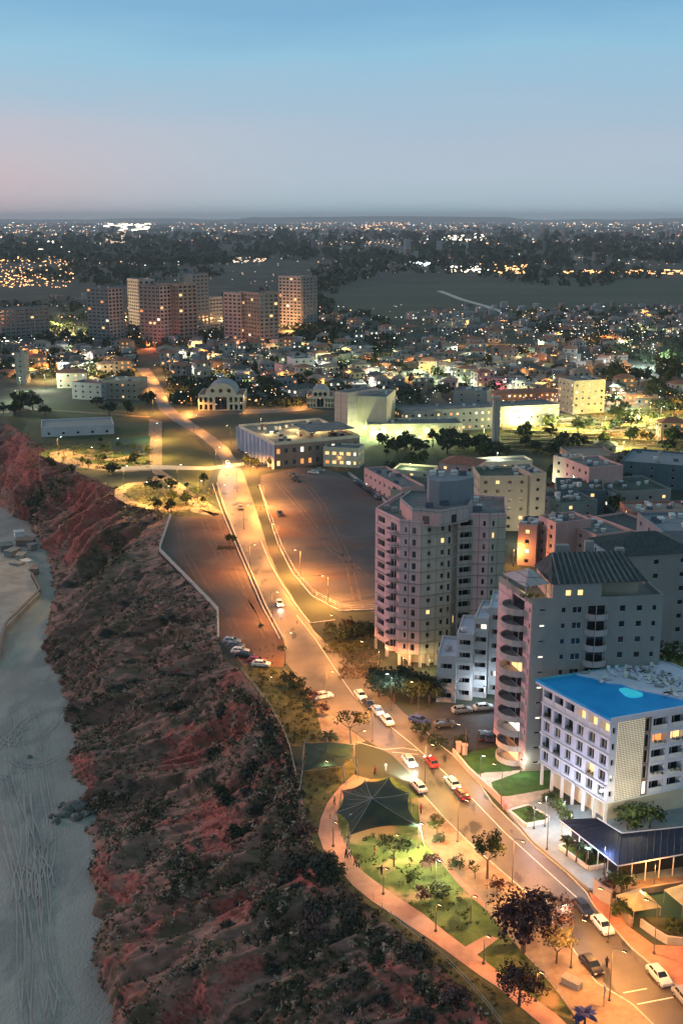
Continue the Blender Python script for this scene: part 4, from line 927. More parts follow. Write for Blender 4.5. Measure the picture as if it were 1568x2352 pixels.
def FP(x, d): p = F.P(x, d, 0); return Vector((p.x + b.o.x, p.y + b.o.y, 0))
b.roof([C0, C1, BK1, BK0], hB, 'roof_flat', .9, 'render_grey')
up = [FP(3.6, 0.0), FP(12.6, 0.0), FP(12.6, -11), FP(3.6, -11)]
fu = b.face(up[0], up[1], hB + .9, hB + 3.6, 'render_grey', [(2.9, 1.0, hB + 1.3, hB + 2.4, .2), (5.1, 1.0, hB + 1.3, hB + 2.4, .2)], 'upper_wall')
b.window(fu, 2.9, hB + 1.85, .96, 1.06, -.18, 'lit_white'); b.window(fu, 5.1, hB + 1.85, .96, 1.06, -.18, 'lit_white')
b.face(up[1], up[2], hB, hB + 3.6, 'render_grey', (), 'upper_wall'); b.face(up[2], up[3], hB, hB + 3.6, 'render_grey', (), 'upper_wall'); b.face(up[3], up[0], hB, hB + 3.6, 'stone_pink', (), 'upper_wall')
up2 = [FP(12.7, -3.2), FP(20.5, -3.2), FP(20.5, -11), FP(12.7, -11)]
b.part('upper_wall', 'render_beige').prism([(p.x - b.o.x, p.y - b.o.y) for p in up2], hB, hB + 3.1)
q_ = [FP(3.2, .4), FP(21, .3), FP(21, -11.5), FP(3.2, -11.5)]
P = [b.L(p) for p in q_]; r0 = P[0].lerp(P[3], .66).lerp(P[1].lerp(P[2], .66), .12); r1 = P[1].lerp(P[2], .66).lerp(P[0].lerp(P[3], .66), .14)
z_ = hB + 3.62; b.part('tiled_roof', 'roof_tile').add([(p.x, p.y, z_) for p in P] + [(r0.x, r0.y, z_ + 3.6), (r1.x, r1.y, z_ + 3.6)], [(0, 1, 5, 4), (2, 3, 4, 5), (1, 2, 5), (3, 0, 4), (3, 2, 1, 0)])
for k in range(15):
    a_ = P[0].lerp(P[1], .08 + k * .06); c_ = r0.lerp(r1, k * .07); mb = MB(); mb.tube([(a_.x, a_.y, z_ + .05), (c_.x, c_.y, z_ + 3.66)], .17, 4); mb.build('roof_rib', M['roof_flat'], b.root)
for k, (u, v, h_) in enumerate(((.25, .8, 3.2), (.55, .85, 3.6), (.85, .7, 2.6))):
    q = P[0].lerp(P[1], u).lerp(P[3].lerp(P[2], u), v); mb = MB(); mb.box((q.x, q.y, z_ + h_), (1.6 if k else 2.6, 1.2, 2.8)); mb.build('chimney', M['render_grey'], b.root)
# lit roof terrace on the left corner
mb = MB(); a_ = b.L(FP(-1.2, -1)); mb.add([(a_.x, a_.y, hB + 2.9), (a_.x + 4.5, a_.y + .6, hB + 3.3), (a_.x + 3, a_.y + 9, hB + 3.3), (a_.x - 3, a_.y + 8, hB + 2.9), (a_.x + 1.2, a_.y + 4, hB + 5.2)], [(0, 1, 4), (1, 2, 4), (2, 3, 4), (3, 0, 4), (3, 2, 1, 0)]); mb.build('terrace_roof', M['stone_pale'], b.root)
for dx, dy in ((0.2, .3), (3.9, .9), (2.4, 8), (-2.2, 7)): mb = MB(); mb.tube([(a_.x + dx, a_.y + dy, hB), (a_.x + dx, a_.y + dy, hB + 2.95)], .12, 5); mb.build('column', M['stone_pale'], b.root)
point(b.root, (a_.x + 1, a_.y + 3, hB + 2.2), YE, 260, .2)
lv = Leaves(); rs = random.Random(5)
for k in range(9): lv.clump((a_.x + rs.uniform(-1, 3), a_.y + rs.uniform(-.6, 1.2), hB + 1.2), .55, 22, .14, .8, 0, rs)
lv.mb.build('terrace_plants', M['leaf_olive'], b.root)
b.finish()
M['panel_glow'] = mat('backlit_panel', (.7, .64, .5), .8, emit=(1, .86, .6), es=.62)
# --- hotel with the blue roof
hH = 20.0
A = g(1229, 1564, hH); B_ = g(1401, 1657, hH); Cx = g(1568, 1628, hH); A.z = B_.z = Cx.z = 0
dr = (Cx - B_).normalized(); Cx = B_ + dr * 27
Dk = A + (Cx - B_)
b = Bld('hotel', 'white and lilac hotel with a bright blue roof and a lit latticed stair panel', 'hotel', B_, lit=.22, seed=21, most=98, frame='white')
ins = .9
dA = (A - B_).normalized()
Bw = B_ + dA * ins + dr * ins; Aw = A - dA * ins + dr * ins; Cw = Cx + dA * ins; Dw = Dk - dA * ins
zb, fh, nf = 4.6, 2.9, 5; ztop = zb + fh * nf
wlen = (Bw - Aw).length
bays = [((k + .5) / 6, 1.75, .55, 2.45, 'w') for k in range(6)]
frL = Frame(b.L(Aw), b.L(Bw))
ops = []; fl = []
for f in range(5):
    for k in range(6):
        c = (k + .5) / 6 * wlen; z = zb + f * fh
        if f == 4: ops.append((c, 2.3, z + .25, z + 2.65, 1.3)); fl.append((c, 2.3, z + .25, z + 2.65, 1.3, 'l'))
        elif f == 3 and k < 3: ops.append((c, 2.2, z + .2, z + 2.5, 1.0)); fl.append((c, 2.2, z + .2, z + 2.5, 1.0, 'p'))
        elif f == 1 and k in (0, 1, 4): ops.append((c, 2.1, z + .2, z + 2.5, .9)); fl.append((c, 2.1, z + .2, z + 2.5, .9, 'p'))
        else: ops.append((c, 1.6, z + .6, z + 2.45, .35)); fl.append((c, 1.6, z + .6, z + 2.45, .35, 'w'))
b.face(Aw, Bw, zb, ztop + .5, 'render_lilac', ops); rs = random.Random(8)
for c, w_, a_, bb, d, kd in fl:
    b.lit = .5 if kd == 'l' else .12; b.window(frL, c, (a_ + bb) / 2, w_ - .04, bb - a_ - .04, -d + .02)
    if kd == 'l': b.rail(frL, c, w_, a_, -.05, .1, 'white')
    if kd == 'p':
        lv = Leaves(); 
        for q in range(3): lv.clump(frL.P(c + (q - 1) * .6, -.25, a_ + .55), .45, 26, .13, .8, 0, rs)
        lv.mb.build('planter', M['leaf_olive' if rs.random() < .6 else 'leaf_green'], b.root)
# ledges between the floors
for f in range(6):
    z = zb + f * fh; mb = MB(); vs = [frL.P(x, d, zz) for zz in (z - .14, z + .14) for x, d in ((0, .01), (wlen, .01), (wlen, .28), (0, .28))]
    mb.add(vs, [(0, 1, 5, 4)[::-1], (4, 5, 6, 7)[::-1], (3, 2, 6, 7), (1, 2, 6, 5), (0, 3, 7, 4), (0, 1, 2, 3)]); mb.build('ledge', M['white'], b.root)
# right face: narrow strip, latticed panel, slot, balconies
rlen = (Cw - Bw).length; sc_ = 27 / 27.0; m_ = (Cx - B_).length
per = 13.2 / 168.0        # metres of this face per unit of the picture
s1, s2, s3 = (1419 - 1401) * per, (1486 - 1401) * per, (1503 - 1401) * per
frR = Frame(b.L(Bw), b.L(Cw))
def RP(x): p = frR.P(x, 0, 0); return Vector((p.x + b.o.x, p.y + b.o.y, 0))
b.lit = .1
b.facade(RP(0), RP(s1), zb, fh, nf, 'render_lilac', [(.5, .6, .9, 2.0, 'w')], top=.5)
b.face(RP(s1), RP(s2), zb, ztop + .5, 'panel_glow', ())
b.facade(RP(s2), RP(s3), zb, fh, nf, 'render_brown', [(.5, .8, .2, 2.6, 'w')], top=.5)
rest = rlen - s3; nb = 5; b.lit = .22
b.facade(RP(s3), RP(rlen), zb, fh, nf, 'render_lilac', [((k + .5) / nb, rest / nb - .7, .12, 2.4, 'l') for k in range(nb)], top=.5, bal='white')
# lattice of thin bars standing proud of the panel wall
lat = MB(); w2 = s2 - s1
for k in range(18):
    x = s1 + .08 + k * (w2 - .16) / 17; vs = [frR.P(x + dx, d, z) for z in (zb + .1, ztop + .3) for dx, d in ((-.035, .12), (.035, .12), (.035, .2), (-.035, .2))]
    lat.add(vs, [(0, 1, 5, 4)[::-1], (1, 2, 6, 5), (3, 2, 6, 7), (0, 3, 7, 4)])
for k in range(44):
    z = zb + .2 + k * (ztop - zb - .1) / 43; vs = [frR.P(x, d, zz) for zz in (z - .035, z + .035) for x, d in ((s1, .13), (s2, .13), (s2, .21), (s1, .21))]
    lat.add(vs, [(0, 1, 5, 4)[::-1], (4, 5, 6, 7)[::-1], (3, 2, 6, 7)])
lat.build('lattice_panel', M['concrete'], b.root)
b.face(Cw, Dw, zb, ztop + .5, 'render_lilac'); b.face(Dw, Aw, zb, ztop + .5, 'render_lilac')
b.part('ground_floor', 'render_cream').prism([((p.x - b.o.x) , (p.y - b.o.y)) for p in (Bw + dA * 2 + dr * 2, Cw, Dw, Aw + dr * 2 - dA * 1)], 0, zb - .2)
b.part('slab', 'white').prism([((p.x - b.o.x), (p.y - b.o.y)) for p in (Bw, Cw, Dw, Aw)], zb - .2, zb - .002)
for k in range(7):
    q = frL.P(.4 + k * (wlen - .8) / 6, -.4, 0); mb = MB(); mb.box((q.x, q.y, zb / 2 - .1), (.5, .5, zb - .2)); mb.build('column', M['white'], b.root)
# roof slab with a pale rim
P = [b.L(p) for p in (A, B_, Cx, Dk)]
b.part('cornice', 'render_lilac').prism(P, ztop + .5, hH - .02)
b.part('roof', 'roof_blue').prism([p + (sum(P, Vector()) / 4 - p).normalized() * .25 for p in P], hH - .02, hH + .06)
for i, mm_ in ((0, 'roof_blue'), (1, 'render_lilac'), (2, 'render_lilac'), (3, 'roof_pale')):
    if mm_ == 'roof_pale': M.setdefault('roof_pale', mat('roof_rim_cyan', (.10, .42, .50), .6, var=.15, scale=.4))
    a_, c_ = P[i], P[(i + 1) % 4]; f_ = Frame(a_, c_); L_ = f_.len
    vs = [f_.P(x, d, zz) for zz in (hH - .03, hH + .45) for x, d in ((0, .004), (L_, .004), (L_ - .3, -.3), (.3, -.3))]; b.part('parapet', mm_).add(vs, [(0, 1, 5, 4), (4, 5, 6, 7), (2, 3, 7, 6)])
# back right: roof pool and sun deck
def RQ(u, v): 
    p = P[0].lerp(P[1], v).lerp(P[3].lerp(P[2], v), u); return p
dk = MB(); pts_ = [RQ(.30, .02), RQ(.36, .15), RQ(.385, .30), RQ(.45, .36), RQ(.47, .52), RQ(.56, .70), RQ(.62, .86), RQ(.98, .9), RQ(.98, .02)]; dk.prism(pts_, hH + .06, hH + .32); dk.build('sun_deck', M['render_lilac'], b.root)
M['pool'] = mat('pool_water', (.02, .55, .65), .1, emit=(.05, .60, .80), es=.40, spec=.8)
pl_ = MB(); pl_.prism([RQ(.40 + .05 * math.cos(a) * (1 + .25 * math.sin(3 * a)), .56 + .13 * math.sin(a) * (1 + .2 * math.cos(2 * a))) for a in [k * .3927 for k in range(16)]][::-1], hH + .07, hH + .36); pl_.build('pool', M['pool'], b.root)
rs = random.Random(12)
for k in range(60):
    u, v = rs.uniform(.34, .85), rs.uniform(.04, .86)
    if v > .3 and u < .6: u += .22
    q = RQ(u, v); mb = MB(); an = rs.uniform(0, 3.1)
    mb.box((q.x, q.y, hH + .58), (1.7, .62, .08), an); mb.box((q.x + math.cos(an) * .75, q.y + math.sin(an) * .75, hH + .82), (.12, .62, .5), an)
    for sx in (-.6, .5): mb.box((q.x + math.cos(an) * sx, q.y + math.sin(an) * sx, hH + .44), (.08, .5, .25), an)
    mb.build('deck_chair', M[rs.choice(['white', 'white', 'concrete', 'render_lilac'])], b.root)
for k in range(10):
    q = frR.P(s3 + rest * ((k % 5) + .5) / 5, .12, zb + fh * (1 + 2 * (k // 5)) + .75); lv = Leaves(); rs2 = random.Random(k)
    for j in (-1, 0, 1): lv.clump((q.x + j * .8, q.y, q.z + .25), .42, 20, .13, .7, 0, rs2)
    lv.mb.build('planter', M['leaf_olive'], b.root)
b.finish(); HOTEL = b
for (x, y, c, pw) in ((1415, 1868, WH, 1500), (1455, 1862, WH, 1500), (1480, 1855, WH, 900)):
    p = g(x, y, 5.2); q = b.L(p); point(b.root, (q.x, q.y - .3, 6.1), (1, .86, .6), pw * .35, .3)
# glass roofed pavilion wrapped round its foot
e_ = empty('pavilion', g(1418, 1992), 0, 'low pavilion with a dark blue glass roof wrapping the foot of the hotel', 'pavilion'); o_ = e_.location.copy(); Lp = lambda p: p - Vector((o_.x, o_.y, 0))
M['blue_glass'] = mat('blue_glass', (.010, .018, .05), .45, spec=.4, var=.4, scale=.6); 
zo, zi = 3.8, 4.45
o1, o2, o3 = [Lp(g(*p, zo)) for p in ((1284, 1884), (1418, 1990), (1640, 1950))]; i1, i2, i3 = [Lp(g(*p, zi)) for p in ((1370, 1880), (1427, 1915), (1640, 1893))]
mb = MB(); 
def slab(a, b_, c, d, m_): mb.add([a, b_, c, d] + [p - Vector((0, 0, .12)) for p in (a, b_, c, d)], [(0, 1, 2, 3), (7, 6, 5, 4), (0, 4, 5, 1), (1, 5, 6, 2), (2, 6, 7, 3), (3, 7, 4, 0)], m_)
slab(o1, o2, i2, i1, 0); mb.build('glass_roof', M['blue_glass'], e_)
mb = MB(); slab(o2, o3, i3, i2, 0); mb.build('glass_roof', M['blue_glass'], e_)
for (a0, a1, c0, c1, n_) in ((o1, o2, i1, i2, 12), (o2, o3, i2, i3, 14)):
    for k in range(n_ + 1): mb = MB(); mb.tube([a0.lerp(a1, k / n_) + Vector((0, 0, .05)), c0.lerp(c1, k / n_) + Vector((0, 0, .05))], .05, 4); mb.build('rafter', M['metal'], e_)
    mb = MB(); mb.tube([a0 + Vector((0, 0, .04)), a1 + Vector((0, 0, .04))], .12, 4); mb.build('gutter', M['render_lilac'], e_)
    mb = MB(); mb.tube([c0 + Vector((0, 0, .1)), c1 + Vector((0, 0, .1))], .12, 4); mb.build('gutter', M['white'], e_)
    for k in range(0, n_ + 1, 2): q = a0.lerp(a1, k / n_).lerp(c0.lerp(c1, k / n_), .06); mb = MB(); mb.tube([(q.x, q.y, .1), (q.x, q.y, q.z)], .09, 6); mb.build('post', M['white'], e_)
    mb = MB(); w0, w1 = a0.lerp(c0, .35), a1.lerp(c1, .35); mb.quad((w0.x, w0.y, .12), (w1.x, w1.y, .12), (w1.x, w1.y, w1.z), (w0.x, w0.y, w0.z)); mb.build('glazing', M['glass'], e_)
for p, pw in (((1330, 1935), 500), ((1395, 1965), 400), ((1470, 1960), 700), ((1540, 1950), 900)):
    q = Lp(g(*p, 2.9)); point(e_, q, OR if p[0] > 1500 else CO, pw * .3, .2)
# --- generic blocks
ALLB = []
def gblock(name, label, FL, FR, depth, z, wall, roof='roof_flat', lit=.12, bay=3.6, side=None, hip=0, cat=None, group=None, win=(1.3, .9, 2.1), seed=None, clut=3, kind='w', most=60, par=.7):
    a, c = g(*FL, z), g(*FR, z); a.z = c.z = 0; k1, k0 = off(a, c, depth); fr_ = Vector(a)
    s = Bld(name, label, cat or 'building', (a + c) / 2, group, lit, seed or int(FL[0] + FL[1]), 'white', most)
    nfl = max(1, round(z / 3.1)); fh_ = z / nfl; side = side or wall
    def bays(l):
        if bay >= 50: return []
        n_ = max(1, int(l / bay)); return [((k + .5) / n_, win[0], win[1], win[2], kind) for k in range(n_)]
    s.facade(a, c, 0, fh_, nfl, wall, bays((c - a).length), bal=wall)
    lf = FL[0] > 760; s.facade(k0, a, 0, fh_, nfl, side, bays(depth) if depth > 5 and lf else [])
    s.facade(c, k1, 0, fh_, nfl, side if not lf else wall, bays(depth) if depth > 5 and not lf else []); s.facade(k1, k0, 0, fh_, nfl, wall, [])
    if hip: s.hip([a, c, k1, k0], z, hip, roof)
    else: s.roof([a, c, k1, k0], z, roof, par, wall)
    if clut: clutter(s, [a, c, k1, k0], z if not hip else z + hip * .5, clut, int(FL[0]))
    s.finish(); ALLB.append(s); FOOT.append([a, c, k1, k0]); return s
FOOT = [T, [C0, C1, BK1, BK0], [A, B_, Cx, Dk]]
# terraced white block between the towers
for i, (x0, x1, yt, dy) in enumerate(((1003, 1048, 1512, 0), (1048, 1088, 1462, 2), (1088, 1122, 1425, 4), (1122, 1166, 1402, 6))):
    z = hof(1040, 1612 - dy * 3, yt); gblock('terraced_house', ['lowest step of the white terraced flats beside the curved tower', 'second step of the white terraced flats, one up from the lowest', 'third step of the white terraced flats, just under the top one', 'topmost step of the white terraced flats against the balcony tower'][i],
        (x0, yt), (x1 - 1, yt + 3), 12, z, 'render_white', 'render_lilac', .12, 3.2, 'stone_pale', cat='block of flats', group='stepped white terraced flats', kind='l', win=(2.3, .2, 2.2), clut=1)
GB = [
 ('tiled_block', 'grey block with a dark tiled roof behind the balcony tower', (1415, 1279), (1600, 1268), 15, 29, 'render_grey', 'roof_tile', .04, 5.5, 'render_lilac', 3.2),
 ('blue_roofed_block', 'blue grey block at the right edge behind the tiled roof', (1520, 1226), (1680, 1222), 18, 25, 'render_blue_grey', 'render_blue_grey', .05, 5, None, 0),
 ('lamp_lit_block', 'block with orange lit balconies at the right edge above the hotel', (1527, 1350), (1660, 1346), 14, 19, 'render_beige', 'roof_flat', .7, 3.2, None, 0),
 ('olive_hotel', 'olive beige five storey block behind the curved tower', (1101, 1098), (1212, 1097), 15, 18, 'render_beige', 'roof_green', .12, 3.3, 'render_beige', 0),
 ('olive_wing', 'narrow greenish wing beside the olive beige block', (1218, 1092), (1254, 1090), 14, 19, 'render_beige', 'roof_flat', .05, 6, None, 0),
 ('pink_house', 'pink house with floodlit terraces right of the curved tower', (1190, 1208), (1232, 1212), 10, 12, 'render_pink', 'roof_flat', .35, 3, 'render_pink', 0),
 ('pink_house', 'tall pink gable house just right of the floodlit terraces', (1236, 1188), (1276, 1206), 12, 14, 'render_pink', 'roof_flat', .1, 4, 'render_pink', 0),
 ('pink_terrace', 'long pink terrace of flats stepping down towards the tiled roof', (1276, 1196), (1368, 1234), 12, 12, 'render_pink', 'roof_flat', .03, 4, 'render_pink', 0),
 ('pink_terrace', 'upper pink row with a dark sloping parapet above the tiled roof', (1362, 1190), (1488, 1236), 12, 9, 'render_pink', 'roof_tile', .03, 5, 'render_pink', 0),
 ('pink_house', 'tall pink house in front of the floodlit garden', (1296, 1056), (1352, 1078), 14, 13, 'render_pink', 'roof_flat', .1, 3.5, 'render_pink', 0),
 ('pale_house', 'pale house with lit windows left of the tall pink house', (1270, 1050), (1296, 1056), 10, 13, 'render_cream', 'roof_flat', .5, 3, None, 0),
 ('low_hall', 'low grey hall with a planted dark roof on the right', (1417, 1134), (1540, 1127), 22, 7, 'render_grey', 'roof_green', .08, 5, 'white', 0),
 ('teal_hall', 'blue grey flat roofed hall near the right edge below the garden', (1425, 1062), (1620, 1078), 26, 9, 'render_teal', 'render_blue_grey', .03, 7, 'render_grey', 0),
 ('garden_hall', 'hall with a brown roof and brightly lit yard under the garden', (1316, 1052), (1418, 1050), 20, 6, 'render_brown', 'render_brown', .6, 4, None, 0),
 ('grey_shed', 'plain grey green shed in front of the tall pink house', (1277, 1127), (1388, 1131), 18, 8, 'render_teal', 'roof_green', .05, 8, 'render_grey', 0),
 ('brick_block', 'dark red brick block with a glowing doorway at the right edge', (1452, 1181), (1640, 1178), 14, 8, 'brick_red', 'render_brown', .45, 4.5, None, 0),
 ('pink_lodge', 'small pink lodge at the far corner of the bare field', (836, 1078), (922, 1124), 9, 7, 'render_pink', 'roof_flat', .05, 4, 'render_pink', 0),
 ('green_roofed_shed', 'long low shed with a green roof behind the curved tower', (896, 1128), (990, 1134), 24, 6, 'render_beige', 'roof_green', .05, 5, None, 0),
 ('yellow_lit_lodge', 'low lodge washed in yellow light behind the green roofed shed', (900, 1082), (990, 1088), 12, 5, 'render_cream', 'roof_green', .6, 4, None, 0),
 ('peach_house', 'peach coloured house behind the machine room of the curved tower', (1008, 1062), (1092, 1070), 12, 10, 'render_pink', 'roof_red', .1, 4, None, 2),
 ('cream_arcade', 'long cream lit arcade behind the olive beige block', (1096, 1066), (1222, 1060), 9, 6, 'render_cream', 'roof_flat', .65, 3.2, None, 0),
 ('grey_villa', 'grey green villa between the pink rows on the right', (1290, 1160), (1372, 1152), 14, 8, 'render_teal', 'roof_green', .1, 5, None, 0),
 ('glass_gallery', 'long dark gallery with a row of lit windows behind the tall pillar', (926, 948), (1284, 931), 16, 10, 'render_blue_grey', 'roof_flat', .75, 3.2, None, 0),
 ('arcade_hall', 'low hall with glaring white green windows before the theatre', (846, 978), (1062, 975), 16, 7, 'render_cream', 'roof_flat', .95, 3.6, None, 0),
 ('grey_cube', 'pale grey cube with yellow windows behind the gallery', (1040, 900), (1118, 903), 16, 14, 'render_grey', 'roof_flat', .25, 6, 'white', 0),
 ('restaurant', 'restaurant glowing orange and red beyond the gallery', (1138, 905), (1312, 899), 14, 6, 'brick_red', 'roof_red', .8, 3, None, 1.5),
 ('orange_block', 'square block lit orange from below on the right', (1318, 878), (1390, 874), 16, 17, 'render_beige', 'roof_flat', .3, 3.4, None, 0),
 ('pale_slab', 'long pale building left of the main road', (165, 880), (232, 884), 14, 9, 'town_white', 'roof_red', .05, 4, None, 0),
 ('grey_school', 'grey flat roofed school beside the far road', (236, 876), (314, 878), 18, 10, 'town_cream', 'town_cream', .04, 3.2, None, 0),
 ('white_box_house', 'grey white box house far up the middle of the town', (673, 826), (722, 824), 14, 12, 'render_white', 'roof_flat', .05, 4, None, 0),
 ('pink_box_house', 'small pink tower house left of the grey white box', (649, 840), (673, 838), 10, 9, 'render_pink', 'roof_flat', .05, 4, None, 0),
 ('narrow_tower', 'narrow cream tower block by the left edge', (34, 812), (56, 812), 10, 19, 'town_grey', 'roof_flat', .05, 4, None, 0),
 ('lit_villa', 'villa lit orange beside the bright sports ground', (130, 858), (200, 856), 14, 9, 'render_cream', 'roof_red', .5, 4, None, 2),
 ('flat_pavilion', 'flat grey roofed pavilion in the dark park', (95, 985), (262, 978), 22, 4, 'render_white', 'render_grey', .0, 6, None, 0),
]
for (nm, lb, FL_, FR_, dp, z, wl_, rf, lt, by, sd_, hp) in GB:
    gblock(nm, lb, FL_, FR_, dp, z, wl_, rf, lt, by, sd_, hp, clut=0 if z < 7 or hp or 'tile' in rf else (13 if g(*FL_).y < 420 else 5), most=80)
# --- far towers
FT = [('slab_block', 'wide dark slab block at the left edge of the town', (0, 712), (112, 706), 775, 14, 'far_grey', 3.2, 'far_grey'),
 ('tower_block', 'grey tower block, leftmost of the high rise cluster', (198, 662), (248, 664), 782, 18, 'far_grey', 3.2, 'far_pink'),
 ('tower_block', 'dark blue tower block tucked behind the leftmost tower', (250, 666), (291, 662), 778, 18, 'far_grey', 3.4, None),
 ('tower_block', 'slim pink grey tower rising between the two left towers', (292, 642), (318, 645), 752, 16, 'far_pink', 3.4, None),
 ('tower_block', 'broad brown tower block lit red at its foot', (318, 656), (366, 658), 790, 18, 'far_brown', 3.2, 'far_pink'),
 ('tower_block', 'brown tower block joined to the right of the broad one', (368, 652), (409, 655), 788, 18, 'far_brown', 3.2, None),
 ('tower_block', 'grey tower block, the tallest of the high rise cluster', (411, 628), (440, 628), 764, 18, 'far_grey', 3.2, 'far_grey'),
 ('tower_block', 'dark twin just right of the tallest tower', (442, 632), (478, 630), 764, 18, 'far_grey', 3.2, None),
 ('tower_block', 'small white block of flats right of the dark twin', (481, 686), (511, 684), 758, 14, 'town_white', 3.0, None),
 ('tower_block', 'pinkish tower with pale vertical ribs, right of the small white block', (513, 674), (553, 676), 788, 18, 'far_pink', 3.0, 'far_pink'),
 ('tower_block', 'brown tower joined to the ribbed pinkish tower', (555, 672), (595, 676), 792, 18, 'far_brown', 3.2, None),
 ('tower_block', 'low pale block between the ribbed tower and the pink slab', (597, 684), (636, 682), 754, 14, 'town_cream', 3.0, None),
 ('tower_block', 'pink slab tower glowing orange at its foot', (639, 636), (690, 638), 752, 16, 'far_pink', 3.0, 'far_pink'),
 ('tower_block', 'grey slab tower, rightmost of the high rise cluster', (695, 638), (728, 636), 752, 18, 'far_grey', 3.2, None)]
for i, (nm, lb, (x0, y0), (x1, y1), yb, dp, wl_, by, sd_) in enumerate(FT):
    z = hof((x0 + x1) / 2, yb, (y0 + y1) / 2)
    s = gblock(nm, lb, (x0, y0), (x1, y1), dp, z, wl_, 'roof_flat', .03, by * 1.3, sd_, 0, cat='tower block', group='high rise cluster' if nm == 'tower_block' else None, win=(2.9, .6, 2.5), seed=i + 50, clut=3, kind='w', most=98, par=1.2)
# --- theatre
b = gblock('theatre', 'tall windowless theatre hall with a floodlit pale green wall', (800, 912), (888, 915), 24, hof(840, 1003, 913), 'render_cream', 'roof_flat', 0, 60, None, 0, clut=4, cat='theatre')
b2 = gblock('stair_block', 'grey stone stair block on the left of the theatre', (768, 902), (798, 906), 22, hof(785, 1005, 904), 'stone_pale', 'roof_flat', 0, 60, None, 0, clut=0, cat='building')
# --- pillar
hP = hof(1133, 1046, 914); p = g(1133, 1046); e_ = empty('pillar', p, 0, 'tall slender concrete pillar rising before the lit gallery', 'pillar')
mb = MB(); mb.box((-.55, 0, hP / 2), (1.1, 2.6, hP)); mb.build('shaft', M['concrete'], e_); mb = MB(); mb.box((1.15, .1, hP / 2 - .4), (1.9, 2.2, hP - .8)); mb.build('shaft', M['render_grey'], e_); mb = MB(); mb.box((0.3, 0, hP + .3), (3.8, 3, .6)); mb.build('cap', M['concrete'], e_)
# --- white arched house
def arched(label, x0, x1, ytop, ybase, dome, name='arched_house'):
    a, c = g(x0, ybase), g(x1, ybase); z = hof((x0 + x1) / 2, ybase, ytop); k1, k0 = off(a, c, 22); s = Bld(name, label, 'building', (a + c) / 2, None, .2, int(x0), most=60); ln = (c - a).length
    s.face(a, c, 0, z * .55, 'render_cream', [(ln * (k + .5) / 9, ln / 9 * .55, .4 if q == 0 else z * .30, z * .22 if q == 0 else z * .48, .8) for k in range(9) for q in (0, 1) if not 3 <= k <= 5] + [(ln / 2, ln * .26, .3, z * .5, 1.0)])
    s.face(k0, a, 0, z * .55, 'render_cream', ()); s.face(c, k1, 0, z * .55, 'render_cream', ()); s.face(k1, k0, 0, z * .55, 'render_cream', ())
    fr = Frame(s.L(a), s.L(c)); mb = s.part('barrel_roof', 'render_blue_grey'); n_ = 12; r = ln * .34; A0 = []; A1 = []
    for k in range(n_ + 1):
        t = math.pi * k / n_; x = ln / 2 - math.cos(t) * r; zz = z * .55 + math.sin(t) * z * .45; A0.append(fr.P(x, -.3, zz)); A1.append(fr.P(x, -20, zz))
    for k in range(n_): mb.quad(A0[k], A1[k], A1[k + 1], A0[k + 1])
    s.part('gable', 'render_cream').add(A0, [tuple(range(n_ + 1))]); s.roof([a, c, k1, k0], z * .55, 'roof_red', .5, 'render_cream')
    for k in range(3): 
        t = [-.18, 0, .18][k]; p_ = fr.P(ln / 2 + t * ln, -.25, z * .72); mb = MB(); mb.lathe((0, 0, 0), [(.01, -.06), (1.1, -.06), (1.1, .06), (.01, .06)], 10); me = mb.mesh('round_window', [M['glass']])
        for v in me.vertices: v.co = Vector((v.co.x, v.co.z, v.co.y))
        link('round_window', me, s.root, p_, fr.ang)
    s.window(fr, ln / 2, z * .26, ln * .26 - .1, z * .46, -.95, 'glass'); s.finish(); FOOT.append([a, c, k1, k0]); return s
arched('white house with arched windows and a grey barrel roof', 456, 560, 880, 943, True)
arched('smaller white arched house with lit edges right of the barrel roofed one', 705, 766, 893, 937, True)
# --- columned hall
hC = 10.0; c0, c1, c2 = [g(*p, hC) for p in ((548, 980), (630, 1022), (826, 1004))]
for q in (c0, c1, c2): q.z = 0
k1 = c2 + (c0 - c1); b = Bld('columned_hall', 'flat roofed hall with lilac columns and a brightly lit roof terrace', 'hall', c1, lit=.35, seed=31)
fr = b.facade(c0, c1, 0, 5, 2, 'render_lilac', [((k + .5) / 9, 1.8, .6, 4.2, 'w') for k in range(9)])
for k in range(10): q = fr.P(fr.len * k / 9.0, .7, 0); mb = MB(); mb.box((q.x, q.y, hC / 2), (.9, .9, hC)); mb.build('column', M['render_lilac'], b.root)
b.facade(c1, c2, 0, 5, 2, 'render_brown', [((k + .5) / 11, 1.5, 1.0, 3.2, 'w') for k in range(11)]); b.face(c2, k1, 0, hC, 'render_brown'); b.face(k1, c0, 0, hC, 'render_brown'); b.roof([c0, c1, c2, k1], hC, 'terrace_deck', 1.0, 'render_cream')
clutter(b, [c0, c1, c2, k1], hC, 44, 4, ('white', 'roof_red', 'concrete', 'render_cream'))
b.part('pergola', 'roof_flat').prism([(q.x - b.o.x, q.y - b.o.y) for q in (c1.lerp(c2, .45).lerp(c0.lerp(k1, .45), .12), c2.lerp(k1, .12), c2.lerp(k1, .5), c1.lerp(c2, .45).lerp(c0.lerp(k1, .45), .5))], hC + 2.8, hC + 3.1); b.finish(); FOOT.append([c0, c1, c2, k1])
for u, v in ((.15, .5), (.35, .3), (.5, .6), (.7, .4), (.9, .5)):
    q = b.L(c1.lerp(c2, u).lerp(c0.lerp(k1, u), v)); point(b.root, (q.x, q.y, hC + 2.4), (1, .70, .28), 2600, .4)
p = gblock('lit_porch', 'orange lit pillared porch at the corner of the columned hall', (742, 1030), (824, 1034), 10, 7.5, 'render_cream', 'roof_flat', .9, 2.6, None, 0, kind='l', win=(2.0, .3, 2.6), clut=0)
